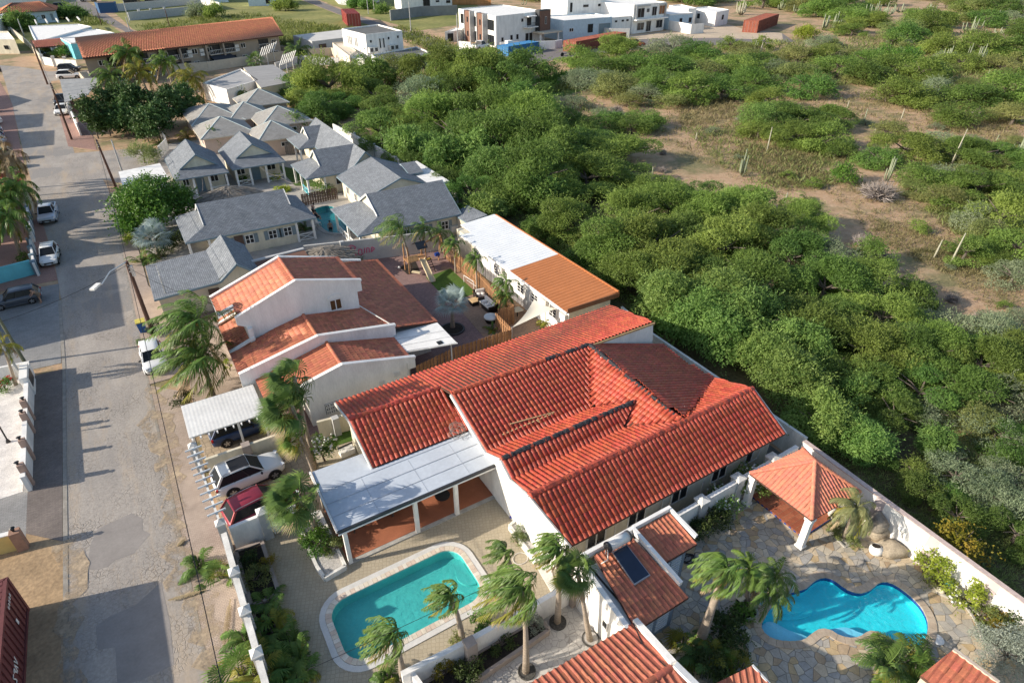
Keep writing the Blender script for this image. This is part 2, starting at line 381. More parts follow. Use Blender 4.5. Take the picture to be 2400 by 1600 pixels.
# ================================================================ SETTING
def poly_sheet(name,outer,holes,z,m,kind='structure',t=0.0):
 bm=bmesh.new()
 def loop(pts):
  vs=[bm.verts.new((x,y,z)) for x,y in pts]
  return [bm.edges.new((vs[i],vs[(i+1)%len(vs)])) for i in range(len(vs))]
 es=loop(outer)
 for h in holes: es+=loop(h)
 bmesh.ops.triangle_fill(bm,use_beauty=True,use_dissolve=False,edges=es)
 for f in bm.faces:
  f.normal_update()
  if f.normal.z<0: f.normal_flip()
 me=bpy.data.meshes.new(name);bm.to_mesh(me);bm.free();me.materials.append(m)
 o=link(name,me);tag(o,kind=kind);return o
def smooth_loop(pts,n=6):
 out=[];k=len(pts)
 for i in range(k):
  p0,p1,p2,p3=[np.array(pts[(i+j-1)%k]) for j in range(4)]
  for s in range(n):
   t=s/n;out.append(tuple(0.5*((2*p1)+(-p0+p2)*t+(2*p0-5*p1+4*p2-p3)*t*t+(-p0+3*p1-3*p2+p3)*t**3)))
 return out
def offset_loop(pts,d):
 n=len(pts);a=sum(pts[i][0]*pts[(i+1)%n][1]-pts[(i+1)%n][0]*pts[i][1] for i in range(n));sg=1 if a>0 else -1;out=[]
 for i in range(n):
  ax,ay=pts[i-1];bx,by=pts[(i+1)%n];dx,dy=bx-ax,by-ay;L=math.hypot(dx,dy) or 1
  out.append((pts[i][0]+sg*dy/L*d,pts[i][1]-sg*dx/L*d))
 return out
def rrect(x0,y0,x1,y1,r,n=6,rs=None):
 out=[];rs=rs or [r]*4
 for (cx,cy,a0),rr in zip(((x1,y1,0),(x0,y1,90),(x0,y0,180),(x1,y0,270)),rs):
  sx=cx-rr if cx==x1 else cx+rr;sy=cy-rr if cy==y1 else cy+rr
  for i in range(n+1):
   a=R(a0+90*i/n);out.append((sx+rr*math.cos(a),sy+rr*math.sin(a)))
 return out
POOL1=rrect(1.9,17.3,9.15,21.0,1.0,7)
_pw=lambda pts:[G(w,x,y) for w,x,y in pts]
LAGOON=smooth_loop(_pw([('s',0,900),('s',120,770),('s',250,725),('s',340,700),('s',430,625),('s',520,598),('s',610,625),('s',720,705),('s',830,742),('s',930,715),('s',1010,650),('s',1090,638),('s',1190,680),('s',1320,780),('s',1420,890),('s',1475,1020),('s',1460,1150),('s',1390,1245),('s',1260,1235),('s',1130,1170),('s',1010,1110),('s',930,1100),('s',850,1150),('s',760,1165),('s',650,1140),('s',560,1085),('s',470,1085),('s',400,1130),('s',320,1185),('s',170,1195),('s',40,1170),('p',1130,1110),('p',1105,1030),('p',1150,955)]),3)
POOL3=smooth_loop([G('f',*q) for q in [(1380,365),(1560,325),(1690,500),(1690,570),(1560,575),(1480,540),(1400,440)]],3)
POND=smooth_loop(_pw([('p',1015,640),('p',1075,615),('p',1130,640),('p',1150,720),('p',1140,850),('p',1090,870),('p',1030,760)]),3)
def ground_mat():
 m=mat('sandy_ground',(0.36,0.235,0.145),0.95,0.1,0.12,fine=0.0);n,l=nodes_of(m);b=n['Principled BSDF']
 tc=n.new('ShaderNodeTexCoord')
 def nz(sc,det=6,ro=0.6):
  q=n.new('ShaderNodeTexNoise');q.inputs['Scale'].default_value=sc;q.inputs['Detail'].default_value=det;q.inputs['Roughness'].default_value=ro;l.new(tc.outputs['Object'],q.inputs['Vector']);return q.outputs['Fac']
 def ramp(f,stops):
  r=n.new('ShaderNodeValToRGB');e=r.color_ramp.elements
  while len(e)<len(stops): e.new(0.5)
  for i,(p,c) in enumerate(stops): e[i].position=p;e[i].color=(*c,1)
  l.new(f,r.inputs[0]);return r.outputs[0]
 sand=ramp(nz(0.9,8,0.7),[(0.3,(0.34,0.21,0.12)),(0.5,(0.445,0.295,0.18)),(0.72,(0.52,0.375,0.25))])
 grass=ramp(nz(2.2,8,0.75),[(0.3,(0.10,0.105,0.04)),(0.55,(0.20,0.185,0.085)),(0.75,(0.34,0.27,0.15))])
 mask=ramp(nz(0.10,9,0.68),[(0.48,(0,0,0)),(0.60,(0.9,0.9,0.9))])
 mx=n.new('ShaderNodeMix');mx.data_type='RGBA';l.new(mask,mx.inputs['Factor']);l.new(sand,mx.inputs['A']);l.new(grass,mx.inputs['B'])
 l.new(mx.outputs['Result'],b.inputs['Base Color'])
 bp=n.new('ShaderNodeBump');bp.inputs['Strength'].default_value=0.7;bp.inputs['Distance'].default_value=0.15;l.new(nz(1.6,8,0.7),bp.inputs['Height']);l.new(bp.outputs[0],b.inputs['Normal'])
 return m
GROUND=ground_mat()
poly_sheet('ground',[(-900,-250),(1800,-250),(1800,2200),(-900,2200)],[POOL1,LAGOON,POOL3,POND],0.0,GROUND)
def paver_mat(name,c1,c2,gap,scale,coord_rot=0.0,hexa=False,bw=0.5,bh=0.25,mortar=0.02,rough=0.9,patch=0.12,bump=0.35):
 m=mat(name,c1,rough,0.06,0.5);n,l=nodes_of(m);b=n['Principled BSDF'];tc=n.new('ShaderNodeTexCoord')
 mp=n.new('ShaderNodeMapping');mp.inputs['Rotation'].default_value=(0,0,coord_rot);l.new(tc.outputs['Object'],mp.inputs[0])
 nz=n.new('ShaderNodeTexNoise');nz.inputs['Scale'].default_value=0.45;nz.inputs['Detail'].default_value=8;nz.inputs['Roughness'].default_value=0.7;l.new(tc.outputs['Object'],nz.inputs['Vector'])
 if hexa:
  v=n.new('ShaderNodeTexVoronoi');v.feature='DISTANCE_TO_EDGE';v.inputs['Scale'].default_value=scale;v.inputs['Randomness'].default_value=0.35 if hexa=='hex' else 0.9;l.new(mp.outputs[0],v.inputs['Vector'])
  v2=n.new('ShaderNodeTexVoronoi');v2.inputs['Scale'].default_value=scale;v2.inputs['Randomness'].default_value=0.35 if hexa=='hex' else 0.9;l.new(mp.outputs[0],v2.inputs['Vector'])
  mr=n.new('ShaderNodeMapRange');mr.inputs['From Min'].default_value=mortar;mr.inputs['From Max'].default_value=mortar*2.2;l.new(v.outputs['Distance'],mr.inputs[0]);fac=mr.outputs[0]
  sp=n.new('ShaderNodeSeparateColor');l.new(v2.outputs['Color'],sp.inputs[0]);rf=sp.outputs[0]
  mxc=n.new('ShaderNodeMix');mxc.data_type='RGBA';l.new(rf,mxc.inputs['Factor']);mxc.inputs['A'].default_value=(*c1,1);mxc.inputs['B'].default_value=(*c2,1);colr=mxc.outputs['Result']
  mx=n.new('ShaderNodeMix');mx.data_type='RGBA';l.new(fac,mx.inputs['Factor']);mx.inputs['A'].default_value=(*gap,1);l.new(colr,mx.inputs['B']);col=mx.outputs['Result'];hgt=fac
 else:
  br=n.new('ShaderNodeTexBrick');br.inputs['Scale'].default_value=scale;br.inputs['Color1'].default_value=(*c1,1);br.inputs['Color2'].default_value=(*c2,1);br.inputs['Mortar'].default_value=(*gap,1)
  br.inputs['Mortar Size'].default_value=mortar;br.inputs['Brick Width'].default_value=bw;br.inputs['Row Height'].default_value=bh;br.inputs['Mortar Smooth'].default_value=0.3;l.new(mp.outputs[0],br.inputs['Vector']);col=br.outputs['Color']
  iv=n.new('ShaderNodeMath');iv.operation='SUBTRACT';iv.inputs[0].default_value=1;l.new(br.outputs['Fac'],iv.inputs[1]);hgt=iv.outputs[0]
 mr=n.new('ShaderNodeMapRange');mr.inputs['From Min'].default_value=0.3;mr.inputs['From Max'].default_value=0.7;mr.inputs['To Min'].default_value=1-patch;mr.inputs['To Max'].default_value=1+patch;l.new(nz.outputs['Fac'],mr.inputs[0])
 sc=n.new('ShaderNodeVectorMath');sc.operation='SCALE';l.new(col,sc.inputs[0]);l.new(mr.outputs[0],sc.inputs['Scale']);l.new(sc.outputs[0],b.inputs['Base Color'])
 bp=n.new('ShaderNodeBump');bp.inputs['Strength'].default_value=bump;bp.inputs['Distance'].default_value=0.03;l.new(hgt,bp.inputs['Height']);l.new(bp.outputs[0],b.inputs['Normal'])
 return m
def road_mat():
 m=mat('cracked_road',(0.3,0.27,0.23),0.92,0.1,0.3);n,l=nodes_of(m);b=n['Principled BSDF'];tc=n.new('ShaderNodeTexCoord');O=tc.outputs['Object']
 def nz(sc,det=7,ro=0.65,st=None):
  q=n.new('ShaderNodeTexNoise');q.inputs['Scale'].default_value=sc;q.inputs['Detail'].default_value=det;q.inputs['Roughness'].default_value=ro;v=O
  if st: mp=n.new('ShaderNodeMapping');mp.inputs['Scale'].default_value=st;l.new(O,mp.inputs[0]);v=mp.outputs[0]
  l.new(v,q.inputs['Vector']);return q
 def ramp(f,stops):
  r=n.new('ShaderNodeValToRGB');e=r.color_ramp.elements
  while len(e)<len(stops): e.new(0.5)
  for i,(p,c) in enumerate(stops): e[i].position=p;e[i].color=(*c,1)
  l.new(f,r.inputs[0]);return r.outputs[0]
 def mix(f,a,b_,mode='MIX'):
  x=n.new('ShaderNodeMix');x.data_type='RGBA';x.blend_type=mode
  l.new(f,x.inputs['Factor']) if not isinstance(f,float) else setattr(x.inputs['Factor'],'default_value',f)
  for s,q in (('A',a),('B',b_)):
   if isinstance(q,tuple): x.inputs[s].default_value=(*q,1)
   else: l.new(q,x.inputs[s])
  return x.outputs['Result']
 base=ramp(nz(0.25,8,0.7,(2.2,0.6,1)).outputs['Fac'],[(0.3,(0.28,0.255,0.23)),(0.5,(0.345,0.31,0.275)),(0.72,(0.42,0.375,0.325))])
 fine=ramp(nz(6,4).outputs['Fac'],[(0.3,(0.82,0.82,0.82)),(0.7,(1.15,1.15,1.15))]);base=mix(1.0,base,fine,'MULTIPLY')
 dist=nz(1.2,3);add=n.new('ShaderNodeVectorMath');add.operation='MULTIPLY_ADD';l.new(dist.outputs['Color'],add.inputs[0]);add.inputs[1].default_value=(.18,.18,0);l.new(O,add.inputs[2])
 vo=n.new('ShaderNodeTexVoronoi');vo.feature='DISTANCE_TO_EDGE';vo.inputs['Scale'].default_value=4.2;vo.inputs['Randomness'].default_value=0.8;l.new(add.outputs[0],vo.inputs['Vector'])
 crack=ramp(vo.outputs['Distance'],[(0.015,(1,1,1)),(0.07,(0,0,0))]);cm=ramp(nz(0.35,5).outputs['Fac'],[(0.42,(0.05,0.05,0.05)),(0.62,(0.75,0.75,0.75))]);cf=mix(1.0,crack,cm,'MULTIPLY')
 col=mix(cf,base,(0.16,0.135,0.11))
 pt=nz(0.11,3,0.5);pm=ramp(pt.outputs['Fac'],[(0.60,(0,0,0)),(0.615,(1,1,1))]);col=mix(pm,col,mix(1.0,(0.27,0.25,0.23),fine,'MULTIPLY'))
 sd=ramp(nz(0.16,8,0.75,(3,0.5,1)).outputs['Fac'],[(0.50,(0,0,0)),(0.72,(0.8,0.8,0.8))]);col=mix(sd,col,(0.44,0.34,0.235))
 l.new(col,b.inputs['Base Color']);bp=n.new('ShaderNodeBump');bp.inputs['Strength'].default_value=0.5;bp.inputs['Distance'].default_value=0.04;bp.invert=True;l.new(cf,bp.inputs['Height']);l.new(bp.outputs[0],b.inputs['Normal'])
 return m
ROAD=road_mat()
road_pts=[(-9.1,2),(-9.1,52),(-9.4,65),(-10,75),(-11.3,88.7),(-14.6,126),(-17.8,165),(-22.3,214),(-26,252),(-60,300),(-60,262),(-40,247),(-19,222),(-12.0,209),(3,205),(3,198),(-11.5,193),(-10.8,174),(-8,130),(-7.6,120),(-1.0,118.5),(6.5,114.5),(4.5,101.5),(-2.2,99.5),(-4.4,103),(-4.0,98),(-3.75,85),(-3.7,52),(-3.6,2)]
poly_sheet('road',road_pts,[],0.008,ROAD)
ASPH=mat('asphalt',(0.185,0.165,0.155),0.92,0.10,0.15,fine=0.08)
poly_sheet('far_road',[(-14,520),(2,372),(10.5,300),(14,240),(20,240),(13.2,303),(7.4,392),(0,520)],[],0.008,ASPH)
poly_sheet('back_road',[(122,540),(109.8,413),(100.6,320),(93.2,223),(91,189),(87,163),(88,152),(120,158),(150,160),(186,149),(200,145),(217,164),(214,177),(205,191),(183,181),(160,183),(136,182),(114,172),(104,170),(98,177),(98,190),(101,208),(101,240),(106,317),(117,408),(131,540)],[],0.008,ASPH)
poly_sheet('sandy_court',[(200,150),(216,163),(214,178),(222,196),(200,200),(183,190),(160,188),(152,182),(186,166)],[],0.012,mat('pale_sand',(0.50,0.40,0.29),0.95,0.1,0.2,fine=0.08))
VERGE=paver_mat('dark_brick_paving',(0.18,0.15,0.135),(0.24,0.20,0.175),(0.11,0.095,0.085),3.2,0,False,0.5,0.25,0.03,patch=0.25)
RED_P=paver_mat('pink_brick_paving',(0.36,0.20,0.16),(0.44,0.26,0.20),(0.20,0.13,0.11),3.2,0,False,0.5,0.25,0.03,patch=0.15)
SIDEW=paver_mat('pink_grey_paving',(0.42,0.33,0.265),(0.50,0.40,0.32),(0.26,0.20,0.16),2.6,0,False,0.5,0.25,0.03,patch=0.2)
GREYP=paver_mat('grey_drive_paving',(0.25,0.245,0.235),(0.30,0.29,0.28),(0.17,0.165,0.16),2.2,0,False,0.5,0.25,0.02,patch=0.2)
structure('left_verge',MB().prism([(-11.1,34.3),(-9.35,32.6),(-9.35,52),(-11.3,52)],-.05,0.03),VERGE)
structure('left_driveway',MB().prism([(-20,34),(-11.1,34),(-11.1,41),(-20,41)],-.05,0.02),GREYP)
structure('parking_forecourt',MB().prism([(-24,54),(-9.4,53),(-9.6,69),(-24,70)],-.05,0.025),GREYP)
structure('brick_forecourt',MB().prism([(-24,70.2),(-9.7,70),(-11.4,90),(-24,90)],-.05,0.025),RED_P)
structure('upper_brick_strip',MB().prism([(-22,118),(-14.2,118),(-18,168),(-24,216),(-34,216)],-.05,0.025),RED_P)
structure('road_channel',MB().prism([(-9.33,20),(-9.1,20),(-9.1,52),(-9.4,65),(-9.65,65),(-9.33,52)],-.05,0.03),mat('worn_kerb',(0.29,.265,.23),.92,.15,1.5,fine=.12))
structure('dirt_patch',MB().prism([(-11,20),(-9.3,20),(-9.3,32.6),(-11.1,34.3),(-18,35),(-18,20)],-.05,0.015),mat('bare_soil',(0.36,0.25,0.145),0.95,0.15,0.6,fine=0.2,bump=0.6,bscale=3))
structure('right_pavement',MB().prism([(-3.55,10),(-1.75,10),(-1.75,44),(-3.7,46)],-.05,0.022),SIDEW)
structure('right_pavement_north',MB().prism([(-3.7,46.2),(-0.6,46.2),(-0.6,56),(-2.2,64),(-2.4,96),(-3.75,96)],-.05,0.05),SIDEW)
structure('kerb',MB().prism([(-3.72,10),(-3.57,10),(-3.72,46),(-3.75,96),(-3.9,96),(-3.88,46)],-.05,0.03),MATS['worn_kerb'])
structure('pavement_far_left',MB().prism([(-8.4,125),(-4.5,120),(-5.5,160),(-10.6,170)],-.05,0.03),RED_P)
SAND=mat('drifted_sand',(0.43,.335,.23),.95,.12,.7,fine=.14,bump=.4,bscale=5)
def fade(m,lo,hi):
 n,l=nodes_of(m);tc=n.new('ShaderNodeTexCoord');q=n.new('ShaderNodeTexNoise');q.inputs['Scale'].default_value=.9;q.inputs['Detail'].default_value=8;q.inputs['Roughness'].default_value=.7;l.new(tc.outputs['Object'],q.inputs['Vector'])
 r=n.new('ShaderNodeMapRange');r.inputs['From Min'].default_value=lo;r.inputs['From Max'].default_value=hi;l.new(q.outputs['Fac'],r.inputs[0]);l.new(r.outputs[0],n['Principled BSDF'].inputs['Alpha'])
fade(SAND,.42,.62)
rg=random.Random(12);e0=[(-4.15+rg.uniform(-.55,.3)-.35*math.sin(y*.5),y) for y in np.arange(10,47,.7)];e1=[(-3.0+rg.uniform(-.35,.5)+.3*math.sin(y*.37),y) for y in np.arange(47,10,-.7)]
poly_sheet('sand_drift',e0+e1,[],0.034,SAND)
rg=random.Random(2);poly_sheet('sand_drift',[(-9.6+rg.uniform(-.3,.5),y) for y in np.arange(20,33,.6)][::-1]+[(-8.6+rg.uniform(-.4,.4)-.2*math.sin(y),y) for y in np.arange(20,33,.6)],[],0.034,SAND)
PATCH=mat('asphalt_patch',(0.27,.245,.225),.9,.08,.8,fine=.06)
for q in ([(900,150),(1210,10),(1310,60),(1310,160),(1380,200),(1320,270),(1230,380),(1060,440),(990,500),(900,530),(800,530),(830,300)],[(880,1050),(1000,960),(1250,850),(1480,640),(1560,1000),(1600,1400),(1300,1540),(1080,1600),(1060,1240),(900,1260)]): poly_sheet('road_patch',[G('m',*p) for p in q],[],0.013,PATCH)
HEXP=paver_mat('hexagon_yard_paving',(0.41,0.345,0.245),(0.445,0.38,0.275),(0.345,0.29,0.205),5.0,0.4,'hex',mortar=0.04,patch=0.10)
poly_sheet('pool_yard',[(-1.5,14.9),(13.3,14.9),(13.3,34.0),(-1.5,34.0)],[POOL1],0.016,HEXP)
structure('side_passage',MB().prism([(13.32,14.95),(30.6,15.2),(31,30.5),(13.32,34)],-.05,0.02),mat('dark_concrete',(0.15,0.145,0.125),0.95,0.2,0.8,fine=0.15))  # dark grey concrete, mottled at random
CRAZY=paver_mat('pale_crazy_paving',(0.50,0.47,0.43),(0.55,0.52,0.47),(0.36,0.33,0.30),3.4,0.2,'crazy',mortar=0.02,patch=0.10)
structure('stone_court',MB().prism([(1.5,5),(13.7,5),(13.7,14.75),(1.5,14.75)],-.05,0.02),CRAZY)
BRICKY=paver_mat('red_yard_paving',(0.25,0.155,0.14),(0.34,0.22,0.195),(0.17,0.115,0.105),2.3,0,False,0.5,0.25,0.03,patch=0.14)
structure('back_yard',MB().prism([(1,34.2),(26.2,34.2),(26.2,61.5),(-1,61.5),(-1,42)],-.05,0.012),BRICKY)
structure('front_yard_north',MB().prism([(-1.5,38.6),(2.2,38.6),(2.2,54),(-0.6,54)],-.05,0.018),SIDEW)
structure('car_bay',MB().prism([(-1.5,27),(4.2,27),(4.2,38.5),(-1.5,38.5)],-.05,0.024),paver_mat('sandy_bay_paving',(0.37,0.29,0.20),(0.43,0.34,0.24),(0.25,0.2,0.14),2.5,0,'hex',mortar=0.03,patch=0.2))
TANP=paver_mat('tan_court_paving',(0.33,0.21,0.14),(0.40,0.27,0.18),(0.2,0.14,0.1),2.5,0,False,0.5,0.25,0.03,patch=0.12)
structure('court_paving',MB().prism([(20.6,34.3),(26.15,34.3),(26.15,50),(24.0,53),(22.0,50)],-.05,0.03),TANP)
COBB=mat('pale_limestone_paving',(0.38,0.35,0.31),0.95,0.14,0.7,fine=0.16,bump=0.4)
poly_sheet('resort_paving',[(-1.6,61.6),(32,56.5),(32,118),(4,118),(4,101),(-1.6,99)],[POOL3],0.016,COBB)
poly_sheet('garden_lawn',[(17.9,86),(20.5,84),(20.8,92),(18,97)],[],0.03,mat('lawn_green',(0.07,0.12,0.025),0.95,0.2,2,fine=0.3,bump=0.5))
poly_sheet('garden_lawn',[(13.2,79.5),(16.5,77.5),(17.0,80),(14.0,81.8)],[],0.03,MATS['lawn_green'])
FIELD=mat('field_grass',(0.13,0.15,0.035),0.95,0.1,0.06,col2=(0.30,0.27,0.09),fine=0.25,bump=0.6,bscale=0.8)
poly_sheet('grass_field',[(21,245),(93,225),(100,320),(109,412),(118,520),(9,520),(14,303)],[],0.02,FIELD)
poly_sheet('grass_field',[(-60,310),(-27,258),(0,250),(12,260),(9,300),(3,372),(-8,480),(-60,480)],[],0.02,FIELD)
poly_sheet('grass_field',[(106,240),(150,260),(180,330),(160,420),(119,412),(108,317)],[],0.02,FIELD)
poly_sheet('marsh_grass',[G('c',*q) for q in [(120,640),(560,560),(640,600),(660,680),(400,760),(150,720)]],[],0.02,mat('lush_grass',(0.10,0.17,0.03),0.95,0.15,0.4,fine=0.3,bump=0.6))
poly_sheet('dry_pond_bed',[G('c',*q) for q in [(150,650),(330,625),(560,605),(650,690),(330,715),(200,690)]],[],0.03,mat('dry_mud',(0.25,0.19,0.13),0.95,0.15,0.5,fine=0.2))
poly_sheet('scrub_floor',[(31,-5),(39,-5),(42,14),(44,30),(50,48),(56,62),(54,82),(44,104),(34,112),(31.6,60)],[],0.01,mat('shaded_floor',(0.055,0.052,0.028),0.95,0.3,0.5,fine=0.35,bump=0.8,bscale=4,col2=(0.15,0.12,0.065)))  # dark floor sheet, the shade under the thicket put into its colour
def water_mat(name,tint,depthless=0.0):
 m=bpy.data.materials.new(name);m.use_nodes=True;n,l=nodes_of(m);n.remove(n['Principled BSDF'])
 t=n.new('ShaderNodeBsdfTransparent');t.inputs[0].default_value=(*tint,1)
 g=n.new('ShaderNodeBsdfGlossy');g.inputs['Roughness'].default_value=0.03
 lw=n.new('ShaderNodeLayerWeight');pw=n.new('ShaderNodeMath');pw.operation='POWER';pw.inputs[1].default_value=4;l.new(lw.outputs['Facing'],pw.inputs[0]);ma=n.new('ShaderNodeMath');ma.operation='MULTIPLY_ADD';ma.inputs[1].default_value=.8;ma.inputs[2].default_value=.04;l.new(pw.outputs[0],ma.inputs[0])
 tc=n.new('ShaderNodeTexCoord');nz=n.new('ShaderNodeTexNoise');nz.inputs['Scale'].default_value=3.6;nz.inputs['Detail'].default_value=4;l.new(tc.outputs['Object'],nz.inputs['Vector'])
 bp=n.new('ShaderNodeBump');bp.inputs['Strength'].default_value=1.0;bp.inputs['Distance'].default_value=0.12;l.new(nz.outputs['Fac'],bp.inputs['Height']);l.new(bp.outputs[0],g.inputs['Normal']);l.new(bp.outputs[0],lw.inputs['Normal'])
 mx=n.new('ShaderNodeMixShader');l.new(ma.outputs[0],mx.inputs[0]);l.new(t.outputs[0],mx.inputs[1]);l.new(g.outputs[0],mx.inputs[2]);l.new(mx.outputs[0],n['Material Output'].inputs[0])
 MATS[name]=m;return m
def pool_shell(name,loop,depth,fm,wm,wl=-0.12,label=None,cat='pool',lining=None):
 c=np.mean(np.array(loop),axis=0);t=thing(name,label,cat,(c[0],c[1],-depth));n=len(loop)
 mb=MB();inn=[(c[0]+(x-c[0])*0.985,c[1]+(y-c[1])*0.985) for x,y in loop]
 for i in range(n):
  a,b=loop[i],loop[(i+1)%n];ia,ib=inn[i],inn[(i+1)%n]
  mb.add([(*a,0.0),(*b,0.0),(*ib,-depth),(*ia,-depth)],[(0,3,2,1)])
 mb.build('basin_wall',fm,t)
 s=poly_sheet('basin_floor',inn,[],-depth,fm,None);s.parent=t;s.matrix_parent_inverse=parent_inv(t)
 if 'kind' in s: del s['kind']
 if lining:
  mb=MB();i2=offset_loop(loop,-0.02)
  for i in range(n):
   a,b=i2[i],i2[(i+1)%n];mb.add([(*a,0.01),(*b,0.01),(*b,-0.24),(*a,-0.24)],[(0,3,2,1)])
  mb.build('waterline_tiles',lining,t)
 s=poly_sheet('water',loop,[],wl,wm,None);s.parent=t;s.matrix_parent_inverse=parent_inv(t)
 if 'kind' in s: del s['kind']
 return t
def mottled_plaster(name,c): return mat(name,c,0.6,0.05,0.8,fine=0.05)  # plaster colour with mild random mottling
PL1=mottled_plaster('teal_plaster',(0.17,0.56,0.53));PL2=mottled_plaster('aqua_plaster',(0.08,0.76,0.84))
W1=water_mat('pool_water_teal',(0.62,0.92,0.92));W2=water_mat('pool_water_aqua',(0.62,0.98,1.0))
BLUET=mat('cobalt_mosaic',(0.03,0.07,0.26),0.25,0.3,14.0,fine=0.4,spec=0.6)
pool1=pool_shell('swimming_pool',POOL1,.62,PL1,W1,label='rectangular teal swimming pool with rounded corners and travertine rim',cat='swimming pool')
for i,(rr,zz) in enumerate(((1.5,-.50),(1.15,-.38),(0.75,-.26))):
 mb=MB();pts=[(9.1,19.15)]+[(9.1+rr*math.cos(R(a)),19.15+rr*math.sin(R(a))) for a in range(90,271,15)]
 mb.prism(pts,-.61,zz);mb.build('step',PL1,pool1)
pool2=pool_shell('lagoon_pool',LAGOON,.55,PL2,W2,label='curving bright blue lagoon pool with cobalt tile edge in flagstone terrace',cat='swimming pool',lining=BLUET)
def ledge(pool,pts,z,m):
 mb=MB();mb.prism(pts,-.54,z);mb.build('ledge',m,pool)
PLS=mottled_plaster('pale_blue_plaster',(0.50,0.72,0.90))
ledge(pool2,smooth_loop([G('s',*q) for q in [(0,985),(60,985),(200,1060),(370,1120),(300,1170),(150,1185),(10,1165)]]+[G('p',*q) for q in [(1135,1090),(1120,1030),(1170,985)]],3),-0.20,PLS)
ledge(pool2,smooth_loop([G('s',*q) for q in [(560,1065),(640,1040),(740,1035),(840,1075),(900,1100),(840,1140),(750,1155),(650,1130)]],3),-0.20,PLS)
for q,zz in (([(180,770),(330,770),(420,830),(400,900),(200,940),(110,900)],-0.42),([(150,790),(300,790),(350,840),(300,890),(130,890)],-0.30)):
 ledge(pool2,smooth_loop([G('s',*t_) for t_ in q],3),zz,PL2)
pool3=pool_shell('resort_pool',POOL3,.8,mottled_plaster('deep_teal_plaster',(0.05,0.30,0.33)),W1,label='dark teal free-form pool between the grey shingle houses',cat='swimming pool')
pond=pool_shell('plunge_pool',POND,0.7,PLS,W2,label='small pale blue plunge pool behind the leaning palms',cat='pool',lining=BLUET)
TRAV=[mat('travertine_%s'%k,c,0.8,0.08,3,fine=0.1) for k,c in (('cream',(0.66,0.58,0.46)),('pink',(0.62,0.50,0.40)),('pale',(0.70,0.64,0.54)))]
def coping(pool,loop,width,m_list,step=0.3,h0=0.02,h1=0.075,inner=-0.04,band=None,name='coping_stone',seed=1):
 pts=[np.array(p) for p in loop];n=len(pts);seg=[np.linalg.norm(pts[(i+1)%n]-pts[i]) for i in range(n)];L=sum(seg);k=round(L/step);rg=random.Random(seed)
 inl=offset_loop(loop,inner);outl=offset_loop(loop,width)
 cum=np.concatenate([[0],np.cumsum(seg)])
 def at(lst,s):
  s%=L;i=int(np.searchsorted(cum,s,side='right')-1);i=min(i,n-1);t=(s-cum[i])/max(seg[i],1e-6)
  a=np.array(lst[i]);b=np.array(lst[(i+1)%n]);return tuple(a+(b-a)*t)
 for i in range(k):
  s0,s1=L*i/k+0.006,L*(i+1)/k-0.006;mb=MB();mb.prism([at(inl,s0),at(inl,s1),at(outl,s1),at(outl,s0)],h0,h1+rg.uniform(0,.006))
  mb.build(name,rg.choice(m_list),pool)
 if band:
  o1=offset_loop(loop,width+0.01);o2=offset_loop(loop,width+band[0]);mb=MB()
  for i in range(n):
   j=(i+1)%n;mb.add([(*o1[i],h1-.01),(*o1[j],h1-.01),(*o2[j],h1-.01),(*o2[i],h1-.01),(*o2[i],0),(*o2[j],0)],[(3,2,1,0),(4,5,2,3)])
  mb.build('rim_band',band[1],pool)
coping(pool1,POOL1,0.26,TRAV,0.24,band=(0.30,mat('white_rim_concrete',(0.62,0.60,0.56),0.85,0.06,2,fine=0.06)))
coping(pool2,LAGOON,0.34,[mat('coping_sand',(0.44,0.35,0.26),0.85,0.1,3,fine=0.1),mat('coping_buff',(0.49,0.40,0.30),0.85,0.1,3,fine=0.1)],0.3,seed=2)
coping(pool3,POOL3,0.5,[COBB],0.8,seed=3);coping(pond,POND,0.22,[MATS['coping_sand']],0.35,seed=4)
